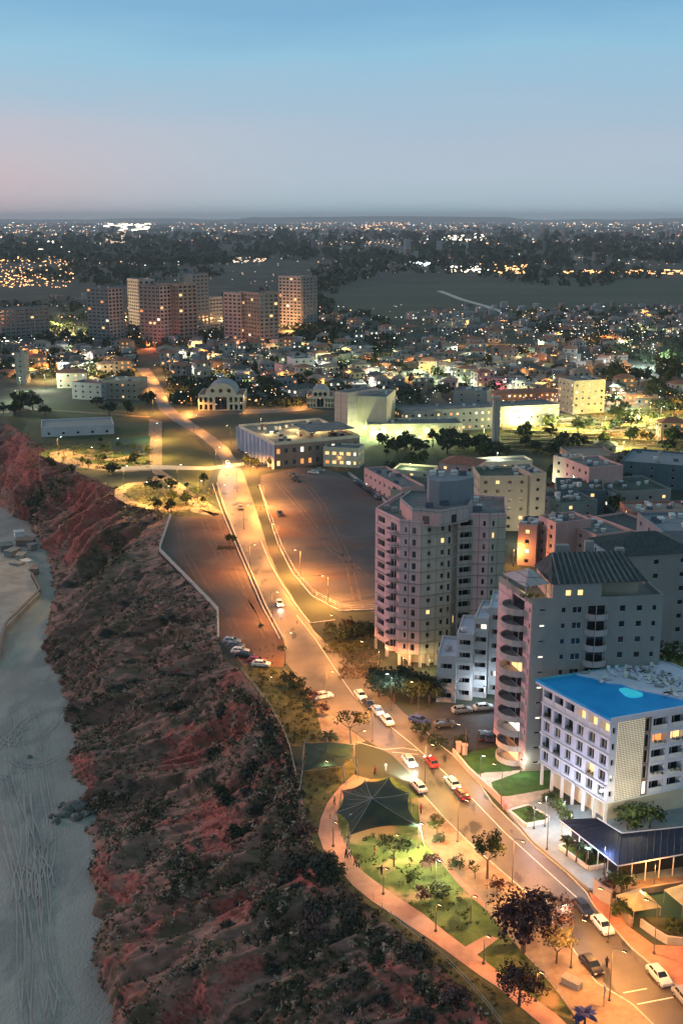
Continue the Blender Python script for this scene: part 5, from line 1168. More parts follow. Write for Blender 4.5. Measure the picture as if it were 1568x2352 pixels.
# ------------------------------------------------------------- lamps along the road
WB = 1.0
lamp(1275, 2170, R(20), (1, .85, .5), 2600, 6.0, .9, 'lamp hidden in the small bright tree on the near pavement', name='park_lamp', group='park lamps')
LAMPS = [ # X, Y, turn, colour, power, label
 (1398, 2300, -35, OR, 5200, 'lamp post at the near end of the sandy pavement'),
 (1310, 2225, -35, OR, 2600, 'lamp post on the pavement beside the big purple tree'),
 (1175, 2035, -35, OR, 5600, 'lamp post on the pavement beside the little sapling'),
 (1050, 1935, -35, OR, 5200, 'lamp post by the brick strip of pavement'),
 (975, 1800, -35, YE, 3600, 'lamp post beside the large shade sail'),
 (818, 1775, 25, OR, 5200, 'rust coloured post at the corner of the two canopies'),
 (855, 1704, -35, OR, 5600, 'lamp post where the forecourt meets the road'),
 (750, 1622, -35, OR, 6000, 'lamp post among the shrubs of the forecourt'),
 (655, 1528, -20, OR, 5600, 'lamp post at the end of the dirt lot by the kerb'),
 (626, 1428, -25, OR, 5200, 'lamp post on the median beside the white car'),
 (690, 1325, 195, OR, 6500, 'tall pale lamp post at the edge of the bare field'),
 (753, 1388, 205, OR, 6500, 'tall pale lamp post where the field kerb bends'),
 (575, 1312, -20, OR, 4500, 'lamp post halfway along the median'),
 (640, 1262, 190, OR, 6500, 'lamp post on the field side beside the vegetated strip'),
 (607, 1165, 185, OR, 6500, 'lamp post at the upper corner of the bare field'),
 (508, 1165, -10, OR, 5000, 'lamp post where the walkway meets the road'),
 (560, 1215, 0, OR, 3800, 'lamp post on the median below the walkway end'), (592, 1120, 185, OR, 6000, 'lamp post by the road where the far field begins'), (545, 1130, 0, OR, 4500, 'lamp post on the median opposite the far field corner'), (622, 1212, 190, OR, 4500, 'lamp post in the vegetated strip beside the field'),
 (575, 1085, 180, OR, 8000, 'lamp post near the far end of the bare field'),
 (497, 1072, 0, YE, 5000, 'lamp post at the bend beside the triangular grass'),
 (530, 1018, 180, OR, 8000, 'lamp post in front of the lilac columns'),
 (445, 992, 0, OR, 6000, 'lamp post on the bend above the triangular grass'),
 (440, 945, 200, OR, 9000, 'lamp post at the junction of the side road'),
 (352, 950, 0, OR, 9000, 'lamp post at the head of the sandy walkway'),
 (390, 905, 180, OR, 9000, 'lamp post north of the junction'),
 (335, 895, 0, OR, 8000, 'lamp post by the grey school'),
 (362, 868, 180, OR, 9000, 'lamp post on the last stretch of the main road'),
 (312, 858, 0, OR, 9000, 'lamp post at the far end of the main road'),
 (355, 1012, 0, YE, 4500, 'lamp post on the walkway by the sports court'),
 (350, 1055, 0, YE, 4500, 'lamp post where the walkway crosses the pale path'),
 (408, 1115, 0, YE, 4500, 'lamp post on the sloping part of the walkway'),
 (455, 1155, 0, YE, 4500, 'lamp post near the foot of the walkway'),
 (285, 1118, 0, YE, 4500, 'lamp post at the edge of the headland clearing'),
 (380, 1168, 0, OR, 3000, 'lamp post in the middle of the headland clearing'),
 (330, 1158, 0, YE, 3800, 'lamp post on the lower curve of the headland loop'), (205, 1072, 0, YE, 3600, 'lamp post on the lower side of the headland loop path'),
 (135, 1046, 0, YE, 4800, 'lamp post on the loop path of the headland'),
 (265, 1050, 0, YE, 2800, 'lamp post among the headland shrubs'),
 (560, 943, 90, OR, 6000, 'lamp post in front of the barrel roofed house'),
 (690, 936, 90, OR, 6000, 'lamp post by the smaller arched house'),
 (1395, 2165, 150, OR, 2600, 'lamp post behind the garden fence by the white car'),
 (1500, 2192, 150, OR, 3600, 'lamp post on the brick pavement beyond the road'),
 (1255, 1953, 150, OR, 2600, 'lamp post on the road edge of the hotel forecourt'),
 (1150, 1858, 150, OR, 3000, 'lamp post by the garden gate before the planter'),
 (1068, 1760, 150, OR, 3000, 'lamp post beside the pink gate pillars'),
 (960, 1655, 150, OR, 3600, 'lamp post at the corner of the dark car park'),
 (845, 1555, 150, OR, 3400, 'lamp post on the pavement by the dark grove'),
 (775, 1490, 150, OR, 4200, 'lamp post in front of the curved tower garden'),
]
AM = (1, .56, .15)
for (x, y, rz, c, pw, lb) in LAMPS:
    lamp(x, y, R(rz), AM if c is YE and y < 1200 else c, pw * (1.75 if y > 1850 else 2.3 if y > 1400 else 3.2 if y > 1230 else 3.9) * (2.2 if 'bare field' in lb or 'field kerb' in lb else 1) * (1.5 if c is YE and y < 1200 else 1), 8.0, 1.4, lb)
lamp(898, 1632, R(180), CO, 2500, 8, .8, 'white lamp standing in the dark grove', group='white lamps'); lamp(1102, 1790, R(0), CO, 1300, 4.5, .3, 'short white lamp by the garden wall', group='white lamps')
# bright park lamps
for x, y, c, pw, lb in ((960, 1948, (1, .86, .48), 8500, 'park lamp over the brightly lit lawn beside the sail'), (1000, 2035, (1, .86, .5), 5200, 'park lamp over the purple bushes of the lawn'), (905, 1975, YE, 3600, 'park lamp between the two lawn trees'), (800, 1925, WH, 700, 'park lamp under the front corner of the large sail'), (745, 1800, YE, 450, 'park lamp at the top bend of the promenade'),
                       (765, 1945, OR, 1100, 'park lamp on the inner curve of the promenade'), (880, 2055, OR, 1000, 'park lamp beside the straight part of the promenade'), (1000, 2140, OR, 1200, 'park lamp halfway down the promenade'), (1110, 2215, OR, 1400, 'park lamp near the promenade spur'), (1230, 2300, OR, 1200, 'park lamp by the last dark tree'), (620, 1600, YE, 500, 'park lamp on the grass beside the cliff fence'), (1080, 2120, YE, 700, 'park lamp on the lower lawn')):
    lamp(x, y, R(-40), c, pw, 4.5, .5, lb, group='park lamps', name='park_lamp')
# floodlights of the far town
FLD = [(835, 1004, (.93, 1, .6), 16000, 5, 'floodlight at the foot of the theatre wall'), (870, 1002, (.9, 1, .55), 12000, 5, 'floodlight by the theatre corner'), (868, 1012, (1, .95, .6), 9000, 4, 'floodlight before the arcade hall'), (920, 1012, GR, 9000, 4, 'floodlight in the middle of the arcade hall'), (985, 1010, GR, 8000, 4, 'floodlight at the right end of the arcade hall'),
 (50, 925, GR, 15000, 14, 'glaring white floodlight over the sports ground'), (105, 896, GR, 7000, 9, 'second floodlight over the sports ground'), (205, 865, (1, .7, .35), 12000, 6, 'orange lamp beside the lit villa'), (138, 755, YE, 60000, 12, 'bright yellow lamp between the slab block and the towers'), (170, 766, YE, 26000, 6, 'yellow lamp at the foot of the leftmost tower'),
 (620, 757, (1, .55, .22), 22000, 5, 'orange lamp at the foot of the low pale block'), (665, 760, (1, .40, .12), 26000, 5, 'orange lamp at the foot of the pink slab tower'), (345, 800, (1, .16, .06), 12000, 4, 'red lamp at the foot of the broad brown tower'), (580, 802, (1, .3, .10), 9000, 4, 'orange lamp before the ribbed tower'), (450, 806, (1, .35, .10), 12000, 5, 'orange lamp over the low roofs left of the ribbed tower'),
 (1495, 845, (.85, 1, .95), 60000, 16, 'glaring cold floodlight among the dark trees on the right'), (1405, 862, OR, 16000, 9, 'orange lamp below the cold floodlight'), (960, 880, (1, .97, .6), 26000, 10, 'yellow white floodlight behind the theatre'), (1000, 872, (1, .97, .6), 22000, 10, 'floodlight among the trees behind the gallery'), (765, 845, OR, 20000, 9, 'orange lamp on the hillside behind the theatre'),
 (1180, 925, (1, .4, .12), 9000, 5, 'orange lamp before the restaurant'), (1250, 925, (1, .4, .12), 9000, 5, 'second orange lamp before the restaurant'), (1130, 905, (1, .1, .15), 5000, 5, 'red lamp over the restaurant entrance'), (1350, 945, (1, .5, .18), 12000, 5, 'orange lamp at the foot of the square block'), (1390, 930, (1, .5, .2), 7000, 6, 'lamp by the corner of the square block'),
 (1200, 985, (1, .9, .4), 8000, 6, 'lamp in the terraced garden beside the pillar'), (1290, 990, (.98, 1, .5), 9000, 6, 'lamp in the middle of the terraced garden'), (1380, 1000, (1, .93, .45), 10000, 6, 'lamp on the slope of the terraced garden'), (1460, 985, (1, .95, .5), 12000, 7, 'lamp under the tall trees of the terraced garden'), (1490, 965, (1, 1, .7), 14000, 9, 'bright lamp among the trees at the top of the garden'), (1540, 1010, (1, .9, .4), 10000, 6, 'lamp at the right end of the terraced garden'), (1430, 1040, (1, .85, .4), 7000, 5, 'lamp at the foot of the terraced garden'), (1110, 1010, (1, .95, .5), 5000, 5, 'lamp on the lawn left of the pillar'),
 (1395, 1095, (1, .8, .45), 6000, 5, 'lamp in the lit yard under the garden'), (1345, 1085, WH, 3000, 5, 'white lamp before the tall pink house'), (1220, 1250, (1, .85, .55), 4500, 4, 'floodlight on the terrace of the pink house'), (1262, 1275, (1, .9, .65), 3500, 4, 'floodlight between the pink houses and the dark roof'), (1178, 1300, OR, 4500, 5, 'orange lamp in the lane beside the curved tower'), (1240, 1130, (1, .9, .6), 3000, 5, 'lamp beside the greenish wing'), (1140, 1090, GR, 3500, 9, 'lamp above the olive beige block'), (940, 1105, (.95, 1, .5), 3500, 7, 'lamp in the yard of the green roofed shed'),
 (600, 990, (1, .75, .3), 5000, 6, 'lamp behind the lilac columns'), (780, 1072, OR, 3000, 4, 'lamp under the orange lit porch'), (870, 1520, (1, .45, .15), 900, 2.6, 'lamp in the undercroft of the curved tower'), (925, 1535, (1, .5, .18), 900, 2.6, 'second lamp in the undercroft of the curved tower'), (985, 1540, (1, .75, .3), 600, 2.6, 'lamp at the door of the curved tower'),
 (905, 1500, (1, .55, .2), 600, 2.6, 'lamp in the garden before the curved tower'), (1040, 1600, CO, 1500, 4, 'white lamp before the terraced flats'), (1110, 1618, CO, 1400, 4, 'white lamp beside the balcony tower car park'), (1195, 1775, WH, 500, 2.6, 'lamp at the entrance of the balcony tower'), (1232, 1760, YE, 420, 2.4, 'yellow lamp behind the balcony tower corner'), (1310, 1905, WH, 700, 3, 'lamp on the hotel terrace'), (1295, 1875, (.95, .9, 1), 500, 3, 'lamp beside the hotel hedge'),
 (1250, 1900, (.72, .78, 1), 2600, 6, 'cool floodlight aimed up at the hotel front'), (1385, 2010, (.72, .78, 1), 900, 5, 'cool floodlight at the near corner of the pavilion'), (1345, 1995, CO, 600, 4, 'lamp beside the hotel planter'), (1225, 1905, CO, 600, 4, 'lamp beside the small planter'), (1500, 2040, OR, 1800, 4, 'lamp in the yard along the court'), (1470, 2085, YE, 500, 3, 'lamp by the tan tents'), (1540, 1460, (1, .5, .2), 2200, 4, 'lamp before the orange lit balconies'), (1540, 1212, YE, 250, 3, 'lamp in the glowing doorway of the brick block')]
for x, y, c, pw, h_, lb in FLD:
    pw *= 3.0 if y < 1060 else 1.3
    if 'theatre' in lb or 'arcade' in lb: pw *= .62; c = (.86, 1, .42)
    if 'garden' in lb and 950 < y < 1060: pw *= 1.9; c = (1, .84, .30)
    lamp(x, y, R(-90), c, pw, h_, .3, lb, group='floodlights and yard lamps', name='floodlight')
lamp(0, 0, 0, (1, .6, .3), 500, 3, .3, 'lamp on the roof garden behind the hotel', 'floodlights and yard lamps', g(1530, 1568, 16), 'floodlight')
# ------------------------------------------------------------- vehicles
RD = lambda x, y: (x + 52, y + 62)      # along the road, towards the camera
RU = lambda x, y: (x - 52, y - 62)
CARS = [(1338, 2092, 'd', 'navy', 'dark blue car parked by the brick pavement beside the stone wall'), (1382, 2132, 'd', 'white', 'white hatchback parked just behind the dark blue car'), (1357, 2224, 'd', 'black', 'black car parked at the near kerb beside the paved bay'), (1512, 2248, 'd', 'white', 'white saloon standing by the brick pavement at lower right'), (1572, 2300, 'd', 'silver', 'silver car cut off by the right edge of the picture'),
 (940, 1754, 'd', 'silver', 'silver car ahead of the bright headlights'), (990, 1756, 'u', 'red', 'red car waiting opposite the silver one'), (961, 1812, 'u', 'white', 'white car with blazing headlights beside the shade sail'), (1038, 1804, 'u', 'silver', 'silver car right behind the red car'), (1059, 1830, 'u', 'maroon', 'dark red car, the rear one of the pair in the far lane'),
 (828, 1602, 'd', 'white', 'white car at the head of the kerbside row'), (847, 1622, 'd', 'black', 'dark car second in the kerbside row'), (867, 1638, 'd', 'silver', 'silver car third in the kerbside row'), (889, 1660, 'd', 'white', 'white car at the near end of the kerbside row'),
 (742, 1603, 'a', 'white', 'white car turned in among the forecourt shrubs'), (642, 1390, 'd', 'white', 'white car driving towards the camera beside the median'), (523, 1066, 'd', 'silver', 'far car with dazzling headlights on the bend'), (553, 1169, 'd', 'grey', 'grey car on the road by the bare field')]
for i, (x, y, hd, c, lb) in enumerate(CARS):
    head = RD(x, y) if hd == 'd' else RU(x, y) if hd == 'u' else (x + 60, y - 10)
    if y < 1500: head = (x + 22, y + 60) if hd == 'd' else (x - 22, y - 60)
    li = 26000 if 'blazing' in lb else 30000 if 'dazzling' in lb else 700 if 'driving' in lb else 260 if 1740 < y < 1840 else None
    car(x, y, head, c, lb, lights=li, s=.99)
for x, y, c, lb in ((533, 1477, 'silver', 'silver van at the cliff end of the parked row'), (541, 1488, 'grey', 'grey car second in the row parked at the cliff edge'), (552, 1500, 'white', 'white car third in the row parked at the cliff edge'), (562, 1510, 'black', 'black car fourth in the row parked at the cliff edge'), (590, 1522, 'red', 'red car fifth in the row parked at the cliff edge'), (600, 1530, 'white', 'white car nearest the grass in the cliff edge row')):
    car(x, y, (x + 60, y + 4), c, lb, group='cars parked at the cliff edge')
for x, y, c, lb, hd in ((1020, 1668, 'grey', 'grey car in the middle of the dark car park', (60, -4)), (1108, 1696, 'black', 'black car at the near end of the dark car park', (-10, -60)), (1122, 1698, 'navy', 'navy car second from the near end of the car park', (-10, -60)), (1137, 1697, 'black', 'black car against the balcony tower in the car park', (-10, -60)), (962, 1660, 'blue', 'blue car under the car park hedge', (60, 20)), (1110, 1630, 'white', 'white car on the far side of the dark car park', (60, -5)), (1060, 1636, 'silver', 'silver car beside the terraced flats', (60, -5)),
                     (643, 1183, 'black', 'dark car alone at the edge of the bare field', (20, 40)), (720, 1088, 'white', 'white car at the top of the bare field', (60, 6)), (735, 1083, 'silver', 'silver car beside the white one at the top of the field', (60, 6)), (672, 1094, 'grey', 'grey car by itself near the field corner', (60, 16)), (680, 1106, 'black', 'black car just below the grey one near the field corner', (60, 16))):
    car(x, y, (x + hd[0], y + hd[1]), c, lb, group='cars in the lots and fields')
rd = random.Random(9)
for k in range(11):
    t = k / 10; x, y = 818 + (872 - 818) * t, 1106 + (1146 - 1106) * t
    car(x, y, (x + 30, y - 26), rd.choice(['black', 'grey', 'navy', 'silver', 'grey']), 'dark car in the far row along the wall of the bare field', group='row of cars along the field wall', simple=True)
# ------------------------------------------------------------- canopies
M['net'] = mat('shade_net', (.006, .030, .030), .8, col2=(.012, .045, .042), scale=.6)
t = M['net'].node_tree; tb = t.nodes.new('ShaderNodeBsdfTransparent'); ms = t.nodes.new('ShaderNodeMixShader'); ms.inputs[0].default_value = .08; ou = t.nodes['Material Output']
t.links.new(t.nodes['Principled BSDF'].outputs[0], ms.inputs[1]); t.links.new(tb.outputs[0], ms.inputs[2]); t.links.new(ms.outputs[0], ou.inputs['Surface'])
def sail(label, corners, apex, poles, name='shade_sail', sub=8, sag=.5):
    o = g(*corners[0][:2]); e_ = empty(name, o, 0, label, 'shade sail'); flat = sag < .4; L_ = lambda p: p - Vector((o.x, o.y, 0)); cs = [L_(g(x, y, z)) for x, y, z in corners]; ap = L_(g(*apex)); n = len(cs)
    for i in range(n):
        a, c = cs[i], cs[(i + 1) % n]; mb = MB(); idx = {}
        for u in range(sub + 1):
            for v in range(sub + 1 - 0):
                s_ = u / sub; r = v / sub; e1 = a.lerp(c, r); inn = (a + c) / 2; e1 = e1.lerp(ap, .14 * 4 * r * (1 - r) * 1.0); p = e1.lerp(ap, s_); p = p - Vector((0, 0, sag * math.sin(math.pi * s_) * (.4 + .6 * math.sin(math.pi * r)))); idx[u, v] = len(mb.v); mb.v.append(tuple(p))
        for u in range(sub):
            for v in range(sub): mb.f.append((idx[u, v], idx[u, v + 1], idx[u + 1, v + 1], idx[u + 1, v])); mb.m.append(0)
        mb.build('sail_panel', M['net'], e_, True)
        if flat: mb = MB(); mb.tube([a + Vector((0, 0, .03)), c + Vector((0, 0, .03))], .03, 4); mb.build('cable', M['concrete'], e_); continue
        for ff in ((.33, .66) if i in (0, 5, 6) else ()):
            mb = MB(); mb.tube([a.lerp(c, ff).lerp(ap, k / 6 * .9 + .04) + Vector((0, 0, .06 - sag * .75 * math.sin(math.pi * (k / 6 * .9 + .04)))) for k in range(7)], .022, 4); mb.build('seam', M['concrete'], e_)
        mb = MB(); mb.tube([Vector(mb_) + Vector((0, 0, .05)) for mb_ in [a.lerp(ap, k / 6) - Vector((0, 0, sag * .4 * math.sin(math.pi * k / 6))) for k in range(7)]], .04, 4); mb.build('seam', M['concrete'], e_)
    for x, y, z in poles:
        q = L_(g(x, y, z)); mb = MB(); d = Vector((q.x, q.y, 0)) - Vector((ap.x, ap.y, 0)); d.normalize(); f = q + d * .9; mb.tube([(f.x, f.y, -.1), (q.x, q.y, z + .25)], .10, 6); mb.build('pole', M['galv'], e_)
    return e_
cor = [(784, 1815, 3.8), (838, 1793, 4.2), (893, 1786, 4.6), (940, 1822, 4.0), (963, 1899, 3.6), (803, 1918, 3.6), (772, 1866, 3.6)]
sail('large dark green shade sail stretched over the play area', cor, (854, 1834, 8.2), cor)
cor = [(699, 1707, 4.0), (752, 1704, 4.4), (812, 1710, 4.2), (812, 1742, 3.8), (788, 1760, 3.6), (694, 1772, 3.6)]
sail('smaller dark teal shade net near the cliff fence', cor, (750, 1728, 4.5), cor, sag=.15)
# tents by the green court
for (x, y, lb) in ((1462, 2095, 'tan tent roof at the near corner of the green court'), (1572, 2082, 'tan tent roof at the right edge of the green court')):
    p = g(x, y, .15); e_ = empty('tent', p, R(25), lb, 'tent', 'tan tents'); mb = MB(); n = 8
    mb.add([(-2.4, -2, 2.0), (2.6, -2.2, 1.4), (2.4, 2.2, 2.2), (-2.4, 2.2, 2.2), (0, 0, 3.4)], [(0, 1, 4), (1, 2, 4), (2, 3, 4), (3, 0, 4)]); mb.build('canvas', mat('canvas_tan', (.50, .42, .22), .8, var=.2, scale=.6) if 'canvas_tan' not in bpy.data.materials else bpy.data.materials['canvas_tan'], e_)
    for sx, sy, z in ((-2.3, -1.9, 2), (2.5, -2.1, 1.4), (2.3, 2.1, 2.2), (-2.3, 2.1, 2.2)): mb = MB(); mb.tube([(sx, sy, 0), (sx, sy, z)], .05, 5); mb.build('pole', M['galv'], e_)
# ------------------------------------------------------------- fences and walls
def fence(name, label, pts, h=1.1, step=2.2, z=0.02, m='galv', rails=2, loc=None):
    P = loc or G(pts); o = P[0]; e_ = empty(name, (o.x, o.y, z), 0, label, 'fence'); d = sum((P[i + 1] - P[i]).length for i in range(len(P) - 1)); Q = resample(P, max(3, int(d / step))); pm = MB(); pm.tube([(0, 0, -.1), (0, 0, h)], .05, 5); me = pm.mesh('post', [M[m]])
    for k, q in enumerate(Q[:98]): link('post', me, e_, (q.x - o.x, q.y - o.y, 0))
    for r in range(rails):
        zz = h * (1 - r * .5 / max(1, rails - 1)) - .05; mb = MB(); mb.tube([(q.x - o.x, q.y - o.y, zz) for q in Q], .035, 4); mb.build('rail', M[m], e_)
    return e_
fence('cliff_fence', 'thin wire and post fence along the cliff edge below the promenade', [(857, 2069), (908, 2117), (968, 2165), (1028, 2216), (1073, 2262), (1118, 2315), (1150, 2358)], m='concrete')
fence('cliff_fence', 'thin fence running down the grass from the parked cars', [(555, 1542), (591, 1587), (618, 1623), (651, 1683), (664, 1716), (680, 1785)], m='concrete')
fence('path_railing', 'dark railing where the promenade bends', [(757, 1882), (776, 1902), (796, 1950), (806, 1965)], 1.0, 1.5, m='metal')
fence('lot_fence', 'wire fence at the edge of the bare field by the kerb', [(600, 1130), (625, 1195), (648, 1258), (680, 1318), (722, 1366), (790, 1400), (860, 1398)], 1.1, 3, m='white')
fence('park_railing', 'low railing along the pavement side of the lawn', [(1044, 2020), (1082, 2058), (1115, 2089), (1190, 2176), (1245, 2240), (1283, 2283), (1330, 2350)], .9, 2, m='concrete')
def wall(name, label, pts, h, th, m, z=0.0, cat='wall'):
    P = resample(G(pts), max(4, len(pts) * 6)); mb = MB(); o = P[0]; ribbon(mb, [p - Vector((o.x, o.y, 0)) for p in P], th, 0, 0, h); ob = mb.build(name, M[m], None, loc=(o.x, o.y, z)); return tag(ob, label, cat)
wall('cliff_wall', 'low pale wall round the dirt lot on the cliff top', [(392, 1185), (366, 1264), (438, 1338), (500, 1402), (502, 1470)], .9, .5, 'kerb')
wall('terrace_wall', 'dark retaining wall along the beach terrace', [(0, 1), (1, 1)], .1, .1, 'concrete') if 0 else None
dwp = [g(*p, ZB) for p in ((-3, 1512), (14, 1442), (93, 1364), (74, 1326))]
mb = MB(); o = dwp[0]; ribbon(mb, resample([p - Vector((o.x, o.y, 0)) for p in dwp], 24), .7, 0, 0, 2.0); tag(mb.build('retaining_wall', M['render_brown'], loc=(o.x, o.y, ZB)), 'dark retaining wall along the edge of the beach terrace', 'wall')
wall('garden_wall', 'pink rendered wall along the gardens beside the road', [(1040, 1732), (1075, 1775), (1102, 1800), (1135, 1830), (1168, 1868)], 1.2, .35, 'render_pink')
wall('white_wall', 'curved white wall panel at the corner of the hotel forecourt', [(1362, 2052), (1378, 2070), (1402, 2082)], 2.8, .3, 'stone_pale')
wall('stone_wall', 'rough stone wall beside the parked dark blue car', [(1406, 2084), (1425, 2104), (1448, 2130)], 1.5, .5, 'sidewalk')
wall('court_wall', 'orange lit stone wall along the top of the green court', [(1428, 2062), (1470, 2057), (1530, 2046), (1640, 2030)], 1.3, .4, 'sidewalk')
wall('bank_wall', 'pale coping wall with a dark panel below the grass bank', [(1470, 2128), (1500, 2150), (1530, 2168), (1640, 2182)], 1.3, .35, 'concrete')
wall('field_wall', 'low stone wall at the far side of the bare field', [(800, 1090), (860, 1132), (890, 1160)], 1.2, .5, 'concrete')
wall('forecourt_wall', 'low kerb wall between the hotel forecourt and the road', [(1168, 1870), (1226, 1940), (1300, 2002), (1352, 2046)], .5, .35, 'render_grey')
for (x, y, lb) in ((1052, 1728, 'left pink gate pillar before the green lawn'), (1066, 1733, 'right pink gate pillar before the green lawn'), (1160, 1858, 'pink gate pillar beside the small planter')):
    mb = MB(); mb.box((0, 0, 1.0), (.9, .7, 2.0)); mb.box((0, 0, 2.1), (1.15, .95, .2)); tag(mb.build('gate_pillar', M['render_pink'], loc=g(x, y)), lb, 'gate pillar', 'pink gate pillars')
# planters with low plants before the hotel
for (pts, lb) in (([(1168, 1868), (1206, 1901), (1252, 1892), (1262, 1884), (1210, 1856)], 'small white edged planter by the garden gate'), ([(1283, 1950), (1350, 2000), (1392, 1992), (1376, 1978), (1318, 1938)], 'larger white edged planter before the pavilion')):
    P = G(pts); o = P[0].copy(); e_ = empty('planter', (o.x, o.y, .14), 0, lb, 'planter', 'planters before the hotel'); Q = [p - o for p in P]; mb = MB(); ribbon(mb, resample(Q + [Q[0]], 30), .35, 0, 0, .6); mb.build('rim', M['white'], e_)
    mb = MB(); mb.prism([(p.x, p.y) for p in Q][::-1], 0, .45); mb.build('soil', M['lawn_neat'], e_); lv = Leaves(); rs = random.Random(4); c = sum(Q, Vector()) / len(Q)
    for k in range(34): a, b2_ = Q[rs.randrange(len(Q))], Q[rs.randrange(len(Q))]; q = a.lerp(b2_, rs.random()).lerp(c, rs.uniform(.1, .8)); lv.clump((q.x, q.y, .7), rs.uniform(.35, .75), 22, .13, .8, 0, rs)
    lv.mb.build('plants', M['leaf_green'], e_)
# ------------------------------------------------------------- trees one can tell apart
TR = [('purple_big', 1200, 2186, 1.16, 'purple_tree', 'big purple leaved tree over the pavement'), ('purple_big', 1262, 2148, .74, 'purple_tree', 'smaller purple tree just behind the big one'), ('pale', 1277, 2212, 1.0, 'lit_tree', 'small bright tree lit from within on the near pavement'),
 ('purple_big', 1192, 2308, .70, 'purple_tree', 'dark purple tree where the promenade ends'), ('green_round', 1118, 2018, 1.15, 'round_tree', 'round green tree on the pavement by the sapling'), ('sapling', 1090, 2020, 1.3, 'sapling', 'thin sapling left of the round green tree'), ('bush_purple', 1140, 2052, 1.1, 'bush', 'scraggly bush below the round green tree'),
 ('green_round', 1002, 1925, .62, 'round_tree', 'small round tree on the kerb beside the sail'), ('bush_dark', 1050, 1995, .9, 'bush', 'dark bush between the lawn and the brick strip'), ('bush_dark', 1010, 1935, .7, 'bush', 'low dark bush next to the small round tree'), ('olive_open', 905, 1990, .85, 'lawn_tree', 'dark open tree on the lit lawn'), ('bush_green', 950, 2030, 1.0, 'bush', 'green bush in the middle of the lit lawn'),
 ('bush_purple', 990, 2000, 1.35, 'bush', 'purple bush at the lawn edge beside the bright patch'), ('bush_purple', 968, 2068, 1.1, 'bush', 'purple bush near the promenade on the lower lawn'), ('bush_dark', 1005, 2060, 1.0, 'bush', 'dark bush behind the lower purple bush'), ('olive_open', 806, 1708, 1.12, 'umbrella_tree', 'flat topped tree with two bare stems on the forecourt'),
 ('bush_dark', 662, 1568, 1.2, 'bush', 'dark shrub at the top of the forecourt row'), ('bush_dark', 685, 1588, 1.3, 'bush', 'dark shrub second in the forecourt row'), ('bush_dark', 702, 1600, .9, 'bush', 'low shrub third in the forecourt row'), ('bush_purple', 722, 1612, 1.2, 'bush', 'bare shrub beside the white car in the forecourt'), ('bush_purple', 740, 1640, 1.15, 'bush', 'wide low shrub nearest the camera in the forecourt'), ('bush_dark', 712, 1628, .9, 'bush', 'small dark shrub between the forecourt shrubs'),
 ('bush_green', 1440, 1905, 2.0, 'hedge_bush', 'large yellow green bush at the foot of the latticed panel'), ('bush_green', 1490, 1902, 1.9, 'hedge_bush', 'green bush right of the one under the latticed panel'),
 ('dark_dense', 870, 1600, 1.0, 'grove_tree', 'dark tree at the left end of the grove under the curved tower'), ('dark_dense', 905, 1612, 1.05, 'grove_tree', 'dark tree behind the white grove lamp'), ('dark_dense', 945, 1615, 1.1, 'grove_tree', 'dark tree in the middle of the grove'), ('dark_dense', 985, 1618, 1.0, 'grove_tree', 'dark tree at the right end of the grove'), ('dark_dense', 925, 1590, .9, 'grove_tree', 'dark tree at the back of the grove'),
 ('bush_dark', 780, 1470, 1.6, 'bush', 'dark bush in the garden before the curved tower'), ('bush_dark', 810, 1462, 1.5, 'bush', 'second dark bush of the curved tower garden'), ('bush_dark', 835, 1455, 1.5, 'bush', 'dark bush close to the foot of the curved tower'), ('bush_purple', 800, 1445, 1.3, 'bush', 'purple bush at the back of the curved tower garden'),
 ('bush_dark', 1005, 1715, 1.2, 'bush', 'dark bush at the near corner of the car park'), ('bush_dark', 968, 1688, 1.2, 'bush', 'dark bush on the hedge side of the car park'), ('bush_dark', 1062, 1712, 1.0, 'bush', 'dark bush before the car park wall'), ('bush_green', 1280, 1870, 1.2, 'bush', 'dark green bush at the left foot of the hotel'), ('bush_green', 1262, 1848, 1.1, 'bush', 'bush against the hotel wall by the lower lawn'), ('bush_green', 1296, 1888, 1.0, 'bush', 'bush between the hotel and the pavilion roof'),
 ('bush_green', 1545, 2150, 1.2, 'bush', 'bush on the grass bank at the right edge'), ('bush_purple', 1395, 2052, 1.2, 'bush', 'purple bush behind the curved white wall'), ('bush_green', 1425, 2052, 1.6, 'bush', 'green bush beside the orange lit wall'), ('bush_green', 1428, 2108, 1.3, 'bush', 'green bush between the stone wall and the tent'), ('bush_green', 530, 1250, 1.5, 'bush', 'round bush alone on the dirt lot by the median'), ('bush_dark', 648, 1494, .6, 'bush', 'tiny bush at the edge of the dirt lot'), ('bush_dark', 600, 1440, .4, 'bush', 'lone tuft of scrub in the dirt lot')]
for k, x, y, s_, nm, lb in TR:
    tree(k, g(x, y, .02 if y < 1900 or x < 1100 else .13), s_, random.random() * 6, nm, lb, 'bush' if 'bush' in nm else 'tree')
for q in (0, 1): # trees on the roof garden right of the balcony tower
    tree('green_round', g((1500, 1548)[q], (1560, 1566)[q], 16), 1.1, q, 'roof_tree', ('dark round tree in the roof garden behind the hotel', 'second dark tree of the roof garden, nearer the right edge')[q], 'tree', 'trees of the roof garden')
gblock('roof_garden_block', 'low block with hedges and trees on its roof behind the hotel', (1400, 1575), (1640, 1570), 14, 16, 'render_white', 'lawn_neat', .4, 3.5, None, 0, clut=0)
lv = Leaves(); rs = random.Random(2); o = g(1400, 1545, 16)
for k in range(40): p = g(1395 + rs.random() * 130, 1552 + rs.random() * 8, 16) - o; lv.clump((p.x, p.y, .7), .8, 22, .2, .8, 0, rs)
tag(lv.mb.build('hedge', M['leaf_olive'], loc=o), 'olive hedge along the edge of the roof garden', 'hedge')
